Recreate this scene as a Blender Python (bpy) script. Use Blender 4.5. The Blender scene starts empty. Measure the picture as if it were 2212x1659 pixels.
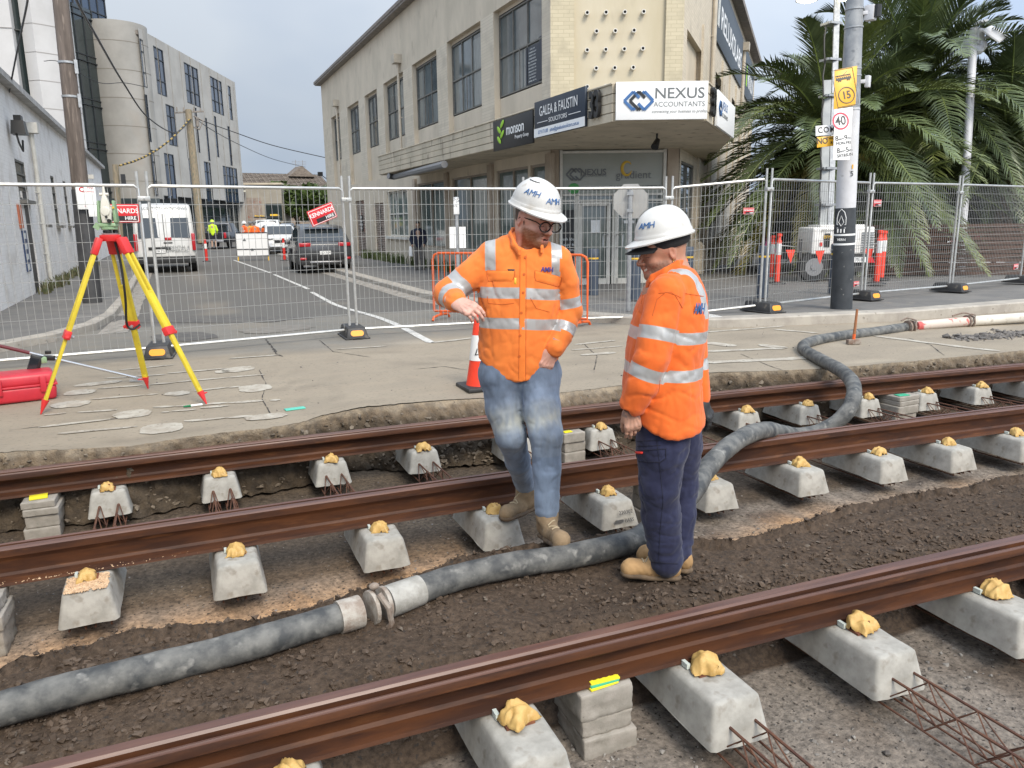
import bpy, math, random
import numpy as np
from mathutils import Vector, Matrix, Quaternion, noise as mnoise
random.seed(7)
R_ = math.radians
scene = bpy.context.scene
COL = scene.collection
# ------------------------------------------------------------------ camera
FP, CX, CY = 1662.0, 1106.0, 829.5          # focal length and centre in units of a 2212 x 1659 picture
CAMH = 1.5
def _n(v): return v / np.linalg.norm(v)
_Y = _n(np.array([360 - CX, 487 - CY, FP])); _X = np.array([4993 - CX, 430 - CY, FP]); _X = _n(_X - _Y * (_X @ _Y))
_Z = np.cross(_X, _Y)
RW = np.array([_X, _Y, _Z])
def at_z(px, py, z):
    d = RW @ np.array([px - CX, py - CY, FP]); t = (z - CAMH) / d[2]; return (d[0]*t, d[1]*t, z)
def at_y(px, py, y):
    d = RW @ np.array([px - CX, py - CY, FP]); t = y / d[1]; return (d[0]*t, y, CAMH + d[2]*t)
def at_x(px, py, x):
    d = RW @ np.array([px - CX, py - CY, FP]); t = x / d[0]; return (x, d[1]*t, CAMH + d[2]*t)
def at_d(px, py, dep):
    d = RW @ np.array([px - CX, py - CY, FP]); t = dep / FP; return (d[0]*t, d[1]*t, CAMH + d[2]*t)
cam_d = bpy.data.cameras.new('camera'); cam = bpy.data.objects.new('camera', cam_d); COL.objects.link(cam)
cam_d.sensor_width = 36; cam_d.lens = FP / 2212 * 36; cam_d.clip_end = 3000; cam_d.clip_start = .05
_m = Matrix(((RW[0,0], -RW[0,1], -RW[0,2], 0), (RW[1,0], -RW[1,1], -RW[1,2], 0), (RW[2,0], -RW[2,1], -RW[2,2], CAMH), (0,0,0,1)))
cam.matrix_world = _m
scene.camera = cam
# ------------------------------------------------------------------ sky, sun, exposure
SUN_EL, SUN_AZ = R_(44), R_(176)
w = bpy.data.worlds.new('World'); scene.world = w; w.use_nodes = True
nt = w.node_tree; nt.nodes.clear()
def NN(t, ty, **kw):
    n = t.nodes.new(ty)
    for k, v in kw.items(): setattr(n, k, v)
    return n
out = NN(nt, 'ShaderNodeOutputWorld'); bg = NN(nt, 'ShaderNodeBackground'); bg.inputs[1].default_value = .1
sky = NN(nt, 'ShaderNodeTexSky', sky_type='NISHITA', sun_disc=False, sun_elevation=SUN_EL, sun_rotation=SUN_AZ)
sky.dust_density = 2.5; sky.air_density = 1.0
tc = NN(nt, 'ShaderNodeTexCoord'); mp = NN(nt, 'ShaderNodeMapping'); mp.inputs['Scale'].default_value = (1, 1, 2.2)
nt.links.new(tc.outputs['Generated'], mp.inputs[0])
n1 = NN(nt, 'ShaderNodeTexNoise'); n1.inputs['Scale'].default_value = 1.7; n1.inputs['Detail'].default_value = 4; n1.inputs['Roughness'].default_value = .5
nt.links.new(mp.outputs[0], n1.inputs['Vector'])
cr = NN(nt, 'ShaderNodeValToRGB'); cr.color_ramp.elements[0].position = .4; cr.color_ramp.elements[1].position = .66
cr.color_ramp.elements[0].color = (4.5, 5.4, 7.1, 1); cr.color_ramp.elements[1].color = (7.2, 7.7, 8.6, 1)
nt.links.new(n1.outputs[0], cr.inputs[0])
# overcast veil: brighter low down towards the horizon
mx = NN(nt, 'ShaderNodeMix', data_type='RGBA'); mx.inputs[0].default_value = .88
nt.links.new(sky.outputs[0], mx.inputs[6]); nt.links.new(cr.outputs[0], mx.inputs[7])
# the cloud is thinner and brighter on the sun's side, behind the viewer, and overhead
vd = NN(nt, 'ShaderNodeVectorMath', operation='DOT_PRODUCT'); vd.inputs[1].default_value = (.10, -.62, .77); nt.links.new(tc.outputs['Generated'], vd.inputs[0])
mr = NN(nt, 'ShaderNodeMapRange'); mr.inputs[1].default_value = -.5; mr.inputs[2].default_value = .9; mr.inputs[3].default_value = .58; mr.inputs[4].default_value = 1.8; nt.links.new(vd.outputs['Value'], mr.inputs[0])
wm = NN(nt, 'ShaderNodeMix', data_type='RGBA'); nt.links.new(mr.outputs[0], wm.inputs[0]); mr2 = NN(nt, 'ShaderNodeVectorMath', operation='SCALE'); nt.links.new(mx.outputs[2], mr2.inputs[0]); nt.links.new(mr.outputs[0], mr2.inputs['Scale'])
wr = NN(nt, 'ShaderNodeVectorMath', operation='MULTIPLY'); mw = NN(nt, 'ShaderNodeMapRange', data_type='FLOAT_VECTOR'); wr.inputs[1].default_value = (.985, 1.0, .985); nt.links.new(mr2.outputs[0], wr.inputs[0])
nt.links.new(wr.outputs[0], bg.inputs[0]); nt.links.new(bg.outputs[0], out.inputs[0])
sd = bpy.data.lights.new('sun', 'SUN'); sd.energy = 2.0; sd.angle = R_(24); sd.color = (1, .90, .76)
so = bpy.data.objects.new('sun', sd); COL.objects.link(so)
_sv = Vector((math.sin(SUN_AZ)*math.cos(SUN_EL), math.cos(SUN_AZ)*math.cos(SUN_EL), math.sin(SUN_EL)))
so.rotation_euler = _sv.to_track_quat('Z', 'Y').to_euler()
scene.view_settings.view_transform = 'Standard'; scene.view_settings.look = 'None'
scene.view_settings.exposure = .64; scene.view_settings.gamma = 1
scene.cycles.max_bounces = 8; scene.cycles.transparent_max_bounces = 12
# ------------------------------------------------------------------ materials
def _rgba(c): return (c[0], c[1], c[2], 1)
MATS = {}
def mat(name, c1, c2=None, scale=6, rough=.7, metal=0, bump=0, bscale=None, lo=.38, hi=.62, stretch=(1,1,1), c3=None, s3=30, t3=(.6,.7), spec=.5, detail=5, bd=4, sheen=0, coat=0, attr=None, rv=.1, alpha=None, trans=0, emit=0, bdist=.01, tape=None):
    if name in MATS: return MATS[name]
    m = bpy.data.materials.new(name); m.use_nodes = True; t = m.node_tree; t.nodes.clear(); L = t.links.new
    o = NN(t, 'ShaderNodeOutputMaterial'); b = NN(t, 'ShaderNodeBsdfPrincipled'); L(b.outputs[0], o.inputs[0])
    b.inputs['Base Color'].default_value = _rgba(c1); b.inputs['Roughness'].default_value = rough; b.inputs['Metallic'].default_value = metal
    b.inputs['Specular IOR Level'].default_value = spec
    if sheen: b.inputs['Sheen Weight'].default_value = sheen
    if coat: b.inputs['Coat Weight'].default_value = coat; b.inputs['Coat Roughness'].default_value = .08
    if trans: b.inputs['Transmission Weight'].default_value = trans
    if alpha is not None: b.inputs['Alpha'].default_value = alpha
    if emit: b.inputs['Emission Color'].default_value = _rgba(c1); b.inputs['Emission Strength'].default_value = emit
    tc = NN(t, 'ShaderNodeTexCoord'); mp = NN(t, 'ShaderNodeMapping'); mp.inputs['Scale'].default_value = stretch
    L(tc.outputs['Object'], mp.inputs[0])
    col = None
    def ramp(src, a, bb):
        r = NN(t, 'ShaderNodeMapRange'); r.inputs[1].default_value = a; r.inputs[2].default_value = bb; L(src, r.inputs[0]); return r.outputs[0]
    def mix(fac, A, B):
        x = NN(t, 'ShaderNodeMix', data_type='RGBA'); L(fac, x.inputs[0])
        if isinstance(A, tuple): x.inputs[6].default_value = _rgba(A)
        else: L(A, x.inputs[6])
        if isinstance(B, tuple): x.inputs[7].default_value = _rgba(B)
        else: L(B, x.inputs[7])
        return x.outputs[2]
    if c2:
        n = NN(t, 'ShaderNodeTexNoise'); n.inputs['Scale'].default_value = scale; n.inputs['Detail'].default_value = detail; n.inputs['Roughness'].default_value = .6
        L(mp.outputs[0], n.inputs['Vector']); col = mix(ramp(n.outputs[0], lo, hi), tuple(c1), tuple(c2))
        if rv:
            rr = NN(t, 'ShaderNodeMapRange'); rr.inputs[3].default_value = max(.02, rough - rv); rr.inputs[4].default_value = min(1, rough + rv); L(n.outputs[0], rr.inputs[0]); L(rr.outputs[0], b.inputs['Roughness'])
    if attr:
        a = NN(t, 'ShaderNodeVertexColor', layer_name=attr)
        if col is None: col = a.outputs[0]
        else:
            x = NN(t, 'ShaderNodeMix', data_type='RGBA', blend_type='MULTIPLY'); x.inputs[0].default_value = 1; L(a.outputs[0], x.inputs[6]); L(col, x.inputs[7]); col = x.outputs[2]
    if c3:
        n3 = NN(t, 'ShaderNodeTexNoise'); n3.inputs['Scale'].default_value = s3; n3.inputs['Detail'].default_value = 3; L(mp.outputs[0], n3.inputs['Vector'])
        col = mix(ramp(n3.outputs[0], *t3), col if col else tuple(c1), tuple(c3))
    if tape:     # (attribute, colour): silver tape where the attribute is negative
        a = NN(t, 'ShaderNodeAttribute', attribute_name=tape[0]); r = ramp(a.outputs['Fac'], .0012, -.0012)
        col = mix(r, col if col else tuple(c1), tuple(tape[1]))
        rr = NN(t, 'ShaderNodeMapRange'); rr.inputs[3].default_value = rough; rr.inputs[4].default_value = .38; L(r, rr.inputs[0]); L(rr.outputs[0], b.inputs['Roughness'])
        rm = NN(t, 'ShaderNodeMapRange'); rm.inputs[3].default_value = 0; rm.inputs[4].default_value = .35; L(r, rm.inputs[0]); L(rm.outputs[0], b.inputs['Metallic'])
    if col is not None: L(col, b.inputs['Base Color'])
    if bump:
        n2 = NN(t, 'ShaderNodeTexNoise'); n2.inputs['Scale'].default_value = bscale or scale*4; n2.inputs['Detail'].default_value = bd; n2.inputs['Roughness'].default_value = .65
        L(mp.outputs[0], n2.inputs['Vector']); bp = NN(t, 'ShaderNodeBump'); bp.inputs['Strength'].default_value = bump; bp.inputs['Distance'].default_value = bdist
        L(n2.outputs[0], bp.inputs['Height']); L(bp.outputs[0], b.inputs['Normal'])
    MATS[name] = m; return m
# ------------------------------------------------------------------ objects
def tag(o, label=None, cat=None, group=None, kind=None):
    if label: o['label'] = label
    if cat: o['category'] = cat
    if group: o['group'] = group
    if kind: o['kind'] = kind
    return o
def thing(name, label, cat, loc=(0,0,0), rz=0, group=None):
    o = bpy.data.objects.new(name, None); o.empty_display_size = .1; COL.objects.link(o); o.location = loc; o.rotation_euler = (0,0,rz)
    return tag(o, label, cat, group)
def mkmesh(name, V, F, m=None, parent=None, smooth=False, loc=None, edges=None):
    me = bpy.data.meshes.new(name); me.from_pydata([tuple(v) for v in V] if not isinstance(V, np.ndarray) else V.tolist(), [], F if isinstance(F, list) else F.tolist()); me.update()
    o = bpy.data.objects.new(name, me); COL.objects.link(o)
    if m is not None:
        for q in (m if isinstance(m, (list, tuple)) else [m]): me.materials.append(q)
    if parent is not None: o.parent = parent
    if loc is not None: o.location = loc
    if smooth: me.polygons.foreach_set('use_smooth', [True]*len(me.polygons))
    return o
def autosmooth(o, ang=35):
    me = o.data; me.polygons.foreach_set('use_smooth', [True]*len(me.polygons))
    me.set_sharp_from_angle(angle=R_(ang)); return o
class MB:
    def __init__(s): s.v = []; s.f = []; s.mi = []; s.M = None; s.cur = 0
    def xf(s, M): s.M = M; return s
    def mid(s, i): s.cur = i; return s
    def add(s, V, F):
        k = len(s.v)
        for p in V:
            p = Vector(p); s.v.append(tuple(s.M @ p) if s.M is not None else tuple(p))
        for f in F: s.f.append([i + k for i in f]); s.mi.append(s.cur)
        return s
    def box(s, c, d, rz=0, taper=1, ty=None, R=None):
        """box centre c, size d; taper scales the top"""
        a, b, h = d[0]/2, d[1]/2, d[2]/2; ty = taper if ty is None else ty
        P = [(-a,-b,-h),(a,-b,-h),(a,b,-h),(-a,b,-h),(-a*taper,-b*ty,h),(a*taper,-b*ty,h),(a*taper,b*ty,h),(-a*taper,b*ty,h)]
        if R is None: R = Matrix.Rotation(rz, 3, 'Z')
        P = [R @ Vector(p) + Vector(c) for p in P]
        return s.add(P, [(0,3,2,1),(4,5,6,7),(0,1,5,4),(1,2,6,5),(2,3,7,6),(3,0,4,7)])
    def bar(s, a, b, wd, hd=None, up=(0,0,1)):
        a = Vector(a); b = Vector(b); d = (b-a); L = d.length
        if L < 1e-6: return s
        d /= L; hd = hd or wd; u = Vector(up)
        if abs(d.dot(u)) > .99: u = Vector((0,1,0)) if abs(d.y) < .9 else Vector((1,0,0))
        x = d.cross(u).normalized(); y = x.cross(d)
        P = []
        for q in (a, b):
            for sx, sy in ((-1,-1),(1,-1),(1,1),(-1,1)): P.append(q + x*sx*wd/2 + y*sy*hd/2)
        return s.add(P, [(0,1,2,3),(7,6,5,4),(0,4,5,1),(1,5,6,2),(2,6,7,3),(3,7,4,0)])
    def cyl(s, a, b, r, r2=None, n=10, cap=True):
        return s.tube([a, b], [r, r if r2 is None else r2], n, cap)
    def tube(s, pts, r, n=8, cap=True, flat=None):
        pts = [Vector(p) for p in pts]; m = len(pts)
        if not isinstance(r, (list, tuple)): r = [r]*m
        V = []; u = None
        for i, p in enumerate(pts):
            d = (pts[min(i+1, m-1)] - pts[max(i-1, 0)]).normalized()
            if u is None:
                u = Vector((0,0,1)) if abs(d.z) < .9 else Vector((1,0,0))
            u = (u - d*u.dot(d)).normalized(); v = d.cross(u)
            for k in range(n):
                t = 2*math.pi*k/n; V.append(p + (u*math.cos(t) + v*math.sin(t)*(flat or 1))*r[i])
        F = [(i*n+k, i*n+(k+1)%n, (i+1)*n+(k+1)%n, (i+1)*n+k) for i in range(m-1) for k in range(n)]
        if cap: F += [tuple(range(n))[::-1], tuple((m-1)*n+k for k in range(n))]
        return s.add(V, F)
    def lathe(s, prof, c=(0,0,0), n=16, cap=True, ax=None):
        c = Vector(c); V = []
        for r, z in prof:
            for k in range(n):
                t = 2*math.pi*k/n; p = Vector((r*math.cos(t), r*math.sin(t), z))
                if ax is not None: p = ax @ p
                V.append(c + p)
        m = len(prof); F = [(i*n+k, i*n+(k+1)%n, (i+1)*n+(k+1)%n, (i+1)*n+k) for i in range(m-1) for k in range(n)]
        if cap: F += [tuple(range(n))[::-1], tuple((m-1)*n+k for k in range(n))]
        return s.add(V, F)
    def prism(s, poly, a, b, axis='z'):
        """extrude a 2D polygon from a to b along an axis (poly ccw seen from +axis)"""
        n = len(poly)
        def P(p, t): return (p[0], p[1], t) if axis == 'z' else ((p[0], t, p[1]) if axis == 'y' else (t, p[0], p[1]))
        V = [P(p, a) for p in poly] + [P(p, b) for p in poly]
        F = [tuple(range(n))[::-1], tuple(range(n, 2*n))] + [(k, (k+1)%n, n+(k+1)%n, n+k) for k in range(n)]
        return s.add(V, F)
    def quad(s, *p): return s.add(p, [tuple(range(len(p)))])
    def ell(s, c, r, n=12, m=8, R=None):
        V = []; F = []
        for i in range(m+1):
            ph = math.pi*i/m
            for k in range(n):
                t = 2*math.pi*k/n; p = Vector((r[0]*math.sin(ph)*math.cos(t), r[1]*math.sin(ph)*math.sin(t), r[2]*math.cos(ph)))
                if R is not None: p = R @ p
                V.append(Vector(c)+p)
        F = [(i*n+k, (i+1)*n+k, (i+1)*n+(k+1)%n, i*n+(k+1)%n) for i in range(m) for k in range(n)]
        return s.add(V, F)
    def build(s, name, m, parent=None, smooth=None, loc=None, label=None, bevel=0, bseg=2):
        o = mkmesh(name, s.v, s.f, m, parent, loc=loc)
        if isinstance(m, (list, tuple)): o.data.polygons.foreach_set('material_index', s.mi)
        import bmesh
        bm = bmesh.new(); bm.from_mesh(o.data); bmesh.ops.remove_doubles(bm, verts=bm.verts, dist=1e-6); bmesh.ops.recalc_face_normals(bm, faces=bm.faces)
        if bevel:
            es = [e for e in bm.edges if len(e.link_faces) == 2 and e.calc_face_angle(0) > R_(28)]
            bmesh.ops.bevel(bm, geom=es, offset=bevel, segments=bseg, profile=.5, affect='EDGES', clamp_overlap=True)
        bm.to_mesh(o.data); bm.free(); o.data.update()
        if smooth is None: smooth = 35
        if smooth: autosmooth(o, smooth)
        if label: o['label'] = label
        return o
def text(body, m, parent, M, size=.1, name='lettering', depth=.001, bold=0, align='CENTER', sx=1, space=1, shear=0):
    """lettering as a thin mesh; M places its plane (local x right, y up, z outward)"""
    cu = bpy.data.curves.new(name, 'FONT'); cu.body = body; cu.size = size; cu.align_x = align; cu.align_y = 'CENTER'; cu.extrude = depth; cu.offset = bold; cu.space_character = space; cu.shear = shear; cu.resolution_u = 3
    ob = bpy.data.objects.new('tmp', cu); COL.objects.link(ob)
    dg = bpy.context.evaluated_depsgraph_get(); me = bpy.data.meshes.new_from_object(ob.evaluated_get(dg)); bpy.data.objects.remove(ob)
    me.transform(M @ Matrix.Diagonal((sx, 1, 1, 1))); me.materials.clear(); me.materials.append(m); me.name = name
    o = bpy.data.objects.new(name, me); COL.objects.link(o); o.parent = parent; return o
def frame(o, x, up=None, n=None):
    """matrix with origin o, x axis x, y axis up"""
    x = Vector(x).normalized(); y = Vector(up if up is not None else (0,0,1)); y = (y - x*y.dot(x)).normalized(); z = x.cross(y)
    return Matrix(((x.x,y.x,z.x,o[0]),(x.y,y.y,z.y,o[1]),(x.z,y.z,z.z,o[2]),(0,0,0,1)))
def kids(o): return list(o.children)
def copy_tree(o, parent=None):
    c = o.copy(); COL.objects.link(c)
    if parent is not None: c.parent = parent
    for ch in list(o.children): copy_tree(ch, c)
    return c
def pline(name, pts, m, wd, z=.004, zf=None, label=None):
    """a flat strip along points"""
    V = []; pts = [Vector(p) for p in pts]
    for i, p in enumerate(pts):
        d = (pts[min(i+1, len(pts)-1)] - pts[max(i-1, 0)]); d.z = 0; d.normalize(); nn = Vector((-d.y, d.x, 0))*wd/2
        V += [p+nn, p-nn]
    return V, [(2*i, 2*i+1, 2*i+3, 2*i+2) for i in range(len(pts)-1)]
# ------------------------------------------------------------------ signed distance modelling (numpy)
class SDF:
    def __init__(s, lo, hi, h):
        s.h = h; lo, hi = np.minimum(lo, hi), np.maximum(lo, hi); s.lo = np.array(lo, float); n = np.ceil((np.array(hi)-s.lo)/h).astype(int)+1
        s.ax = [s.lo[i]+np.arange(n[i])*h for i in range(3)]; s.F = np.full(n, .3, np.float32)
    def sub(s, lo, hi):
        sl = []
        for i in range(3):
            a = max(0, int((lo[i]-s.lo[i])/s.h)); b = min(len(s.ax[i]), int((hi[i]-s.lo[i])/s.h)+2)
            if b <= a: return None, None
            sl.append(slice(a, b))
        X, Y, Z = np.meshgrid(s.ax[0][sl[0]], s.ax[1][sl[1]], s.ax[2][sl[2]], indexing='ij'); return tuple(sl), (X.astype(np.float32), Y.astype(np.float32), Z.astype(np.float32))
    def put(s, sl, d, k, op):
        F = s.F[sl]
        if op == 'u':
            if k > 0:
                hh = np.maximum(k-np.abs(F-d), 0)/k; s.F[sl] = np.minimum(F, d) - hh*hh*k*.25
            else: s.F[sl] = np.minimum(F, d)
        elif op == 's':
            d = -d; hh = np.maximum(k-np.abs(F-d), 0)/max(k, 1e-6); s.F[sl] = np.maximum(F, d) + hh*hh*k*.25
    def cone(s, a, b, ra, rb=None, k=.02, op='u', flat=None):
        """tapered capsule; flat=(dir, factor) squashes it along dir"""
        rb = ra if rb is None else rb; a = np.array(a, float); b = np.array(b, float); mg = max(ra, rb)+k+.03
        if flat: mg += max(ra, rb)*max(0, 1/flat[1]-1 if flat[1] < 1 else 0)*0
        sl, P = s.sub(np.minimum(a, b)-mg, np.maximum(a, b)+mg)
        if sl is None: return s
        ba = b-a; L2 = float(ba@ba)+1e-9; px, py, pz = P[0]-a[0], P[1]-a[1], P[2]-a[2]
        t = np.clip((px*ba[0]+py*ba[1]+pz*ba[2])/L2, 0, 1); qx, qy, qz = px-ba[0]*t, py-ba[1]*t, pz-ba[2]*t
        if flat:
            n = np.array(flat[0], float); n /= np.linalg.norm(n); dn = qx*n[0]+qy*n[1]+qz*n[2]; e = 1/flat[1]-1
            qx += n[0]*dn*e; qy += n[1]*dn*e; qz += n[2]*dn*e
            d = (np.sqrt(qx*qx+qy*qy+qz*qz) - (ra+(rb-ra)*t)) * (flat[1] if flat[1] < 1 else 1)
        else: d = np.sqrt(qx*qx+qy*qy+qz*qz) - (ra+(rb-ra)*t)
        s.put(sl, d, k, op); return s
    def chain(s, pts, rs, k=.02, flat=None):
        for i in range(len(pts)-1): s.cone(pts[i], pts[i+1], rs[i], rs[i+1], k, flat=flat)
        return s
    def ell(s, c, r, R=None, k=.02, op='u', p=2):
        c = np.array(c, float); mg = max(r)+k+.03; sl, P = s.sub(c-mg, c+mg)
        if sl is None: return s
        q = [P[0]-c[0], P[1]-c[1], P[2]-c[2]]
        if R is not None:
            R = np.array(R)[:3, :3]; q = [q[0]*R[0,i]+q[1]*R[1,i]+q[2]*R[2,i] for i in range(3)]
        if p == 2:
            k0 = np.sqrt(sum((q[i]/r[i])**2 for i in range(3))); k1 = np.sqrt(sum((q[i]/r[i]**2)**2 for i in range(3)))+1e-6; d = k0*(k0-1)/k1
        else:
            k0 = sum(np.abs(q[i]/r[i])**p for i in range(3))**(1/p); d = (k0-1)*min(r)
        s.put(sl, d.astype(np.float32), k, op); return s
    def field(s, lo, hi, fn, k=.01, op='u'):
        sl, P = s.sub(lo, hi)
        if sl is not None: s.put(sl, fn(*P).astype(np.float32), k, op)
        return s
    def disp(s, fn):
        """add fn(x,y,z) to the field near the surface"""
        X, Y, Z = np.meshgrid(*s.ax, indexing='ij'); m = np.abs(s.F) < .06; s.F[m] += fn(X[m], Y[m], Z[m]).astype(np.float32); return s
    def mesh(s):
        F = s.F; S = F < 0; nx, ny, nz = F.shape
        cell = np.zeros((nx-1, ny-1, nz-1), np.int8)
        for i in (0,1):
            for j in (0,1):
                for k in (0,1): cell += S[i:nx-1+i, j:ny-1+j, k:nz-1+k]
        act = (cell > 0) & (cell < 8); idx = np.argwhere(act); vid = np.full(act.shape, -1, np.int64); vid[act] = np.arange(len(idx))
        acc = np.zeros((len(idx), 3)); cnt = np.zeros(len(idx)); C = [(i,j,k) for i in (0,1) for j in (0,1) for k in (0,1)]
        for a in C:
            for ax in range(3):
                if a[ax] == 0:
                    b = list(a); b[ax] = 1
                    fa = F[idx[:,0]+a[0], idx[:,1]+a[1], idx[:,2]+a[2]]; fb = F[idx[:,0]+b[0], idx[:,1]+b[1], idx[:,2]+b[2]]
                    m = (fa < 0) != (fb < 0); t = np.where(m, fa/np.where(m, fa-fb, 1), 0)
                    p = np.tile(np.array(a, float), (len(idx), 1)); p[:, ax] += t; acc += p*m[:, None]; cnt += m
        V = (idx + acc/cnt[:, None])*s.h + s.lo
        Q = []
        for ax in range(3):
            sh = [slice(1, n-1) for n in F.shape]; sh[ax] = slice(0, F.shape[ax]-1); sh2 = list(sh); sh2[ax] = slice(1, F.shape[ax])
            A = S[tuple(sh)]; B = S[tuple(sh2)]
            for mm, flip in ((A & ~B, False), (~A & B, True)):
                e = np.argwhere(mm)
                if not len(e): continue
                for q in range(3):
                    if q != ax: e[:, q] += 1
                u, v = [(1,2),(2,0),(0,1)][ax]
                def g(du, dv):
                    c = e.copy(); c[:, u] -= du; c[:, v] -= dv; return vid[c[:,0], c[:,1], c[:,2]]
                q4 = np.stack([g(0,0), g(1,0), g(1,1), g(0,1)], 1)
                if flip: q4 = q4[:, ::-1]
                Q.append(q4)
        Q = np.concatenate(Q); return V, Q
def relax(V, Q, it=1, lam=.5):
    """Laplacian smoothing"""
    n = len(V); E = np.concatenate([Q[:, [0,1]], Q[:, [1,2]], Q[:, [2,3]], Q[:, [3,0]]])
    for _ in range(it):
        A = np.zeros_like(V); c = np.zeros(n); np.add.at(A, E[:,0], V[E[:,1]]); np.add.at(A, E[:,1], V[E[:,0]]); np.add.at(c, E[:,0], 1); np.add.at(c, E[:,1], 1)
        c2 = np.maximum(c, 1)[:, None]; V = np.where(c[:, None] > 0, V*(1-lam) + lam*A/c2, V)
    return V
def smesh(name, s, m, parent=None, it=1, M=None, fattr=None, cattr=None, loc=None):
    V, Q = s.mesh() if isinstance(s, SDF) else s
    if it: V = relax(V, Q, it)
    fa = {k: fn(V) for k, fn in fattr.items()} if fattr else {}
    ca = {k: fn(V) for k, fn in cattr.items()} if cattr else {}
    if M is not None: V = V @ np.array(M)[:3, :3].T + np.array(M)[:3, 3]
    o = mkmesh(name, V, Q, m, parent, smooth=True, loc=loc)
    for k, a in fa.items(): o.data.attributes.new(k, 'FLOAT', 'POINT').data.foreach_set('value', a.astype(np.float32))
    for k, a in ca.items():
        at = o.data.color_attributes.new(k, 'FLOAT_COLOR', 'POINT'); at.data.foreach_set('color', np.concatenate([a, np.ones((len(a), 1))], 1).astype(np.float32).ravel())
    return o
_rs = np.random.RandomState(3)
_W = [( _n(_rs.randn(3)), _rs.rand()*6.28) for _ in range(64)]
def wob(x, y, z, f, n=6, seed=0, ridge=False):
    """cheap smooth noise: summed sines with warping"""
    r = 0
    for i in range(n):
        d, ph = _W[(seed*7+i) % 64]; ff = f*(1+.35*i)
        a = (x*d[0]+y*d[1]+z*d[2])*ff*6.28 + ph
        d2, p2 = _W[(seed*11+i+17) % 64]
        a = a + 1.3*np.sin((x*d2[0]+y*d2[1]+z*d2[2])*ff*3.1+p2)
        s_ = np.sin(a); r = r + (1-2*np.abs(s_) if ridge else s_)/(1+.3*i)
    return r/n*1.6
def sstep(a, b, x): t = np.clip((x-a)/(b-a), 0, 1); return t*t*(3-2*t)
# ================================================================== TERRAIN AND TRACKS
def cs(x): return .0057*max(0., x+1)**2
def csa(x): return .0057*np.maximum(0, x+1)**2
def road_za(y): return -.085*np.clip((9.2-y)/3, 0, 1) - .22*sstep(11, 17.5, y)
def road_z(y): return float(road_za(np.float64(y)))
def road_pt(px, py):
    z = -.05
    for _ in range(6): p = at_z(px, py, z); z = road_z(p[1])
    return Vector((p[0], p[1], z))
Y1, Y2, Y3 = 6.09, 4.55, 2.53
# broken edge of the road slab (plan line), from left to right
_edge = [at_z(px, py, -.085)[:2] for px, py in [(0,979),(120,972),(279,964),(382,947),(464,936),(573,925),(650,914),(698,898),(777,882),(857,874),(956,866),(1035,861),(1150,857),(1300,838),(1400,825),(1533,806),(1781,796),(1995,778),(2212,757)]]
_ex = np.array([-60,-4]+[e[0] for e in _edge]+[12,20,40]); _ey = np.array([6.35,6.35]+[e[1] for e in _edge]+[_edge[-1][1]-.15, 4.6, -2.])
def edge_y(x): return np.interp(x, _ex, _ey)
# ground: one sheet under everything
MB().box((0, 300, -1.3), (3000, 3000, .9)).build('ground', mat('earth', (.12,.1,.08), (.18,.15,.12), 3), smooth=False)['kind'] = 'structure'
# road: slab beyond the pit edge
m_road = mat('road', (.93,.93,.93), (1.08,1.07,1.05), 3.5, rough=.85, bump=.35, bscale=120, attr='tone', stretch=(.35,1.3,1), c3=(.13,.115,.09), s3=70, t3=(.6,.72), lo=.3, hi=.7, spec=.3, bdist=.004)
def road_tone(V):
    x, y = V[:,0], V[:,1]; n = wob(x*.5, y, 0*x, .55, 6, 1); n2 = wob(x, y*2.2, 0*x, 1.6, 6, 4)
    a = sstep(9.3, 10.1, y + .35*n + .05*x*(x<3)); con = np.array([.275,.235,.18]); asp = np.array([.19,.178,.155]); dk = np.array([.12,.114,.104]); tan = np.array([.235,.20,.155])
    c = con[None]*(1-a[:,None]) + asp[None]*a[:,None]
    b = sstep(13.0, 14.2, y + .8*n)[:,None]; c = c*(1-b) + dk[None]*b
    st = sstep(.1,.9, wob(x*.35, y*2.6, 0*x, 1.1, 6, 14)); c = c*(1-.22*st[:,None]*(y<11)[:,None]); lt2 = sstep(.25,.9, wob(x*.6, y*1.5, 0*x, .7, 6, 17)); c = c*(1+.25*lt2[:,None]*(y<11)[:,None]); t = (sstep(.15,.8, n2)*.55)[:,None]*(y<13)[:,None]; c = c*(1-t) + tan[None]*t
    t = (sstep(.1,.9, -wob(x, y, 0*x, .3, 5, 9))*.55*(x<3.5)*(y>12))[:,None]; c = c*(1-t) + np.array([[.22,.19,.15]])*t
    return c
def grid(name, xs, ys, zf, m, tone=None, kind='structure', smooth=True, F=None):
    X, Y = np.meshgrid(xs, ys, indexing='ij') if F is None else F
    V = np.stack([X.ravel(), Y.ravel(), zf(X.ravel(), Y.ravel())], 1); nx, ny = X.shape
    I = np.arange(nx*ny).reshape(nx, ny); Q = np.stack([I[:-1,:-1].ravel(), I[1:,:-1].ravel(), I[1:,1:].ravel(), I[:-1,1:].ravel()], 1)
    o = mkmesh(name, V, Q, m, smooth=smooth)
    if tone is not None:
        c = tone(V); at = o.data.color_attributes.new('tone', 'FLOAT_COLOR', 'POINT'); at.data.foreach_set('color', np.concatenate([c, np.ones((len(c),1))],1).astype(np.float32).ravel())
    if kind: o['kind'] = kind
    return o
xs = np.unique(np.concatenate([np.linspace(-60,-3,20), np.arange(-3,14,.022), np.linspace(14,120,40)])); ts = np.concatenate([np.linspace(0,1,80)*12, [13,14,16,22,30,45,70,110,160]])
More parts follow.
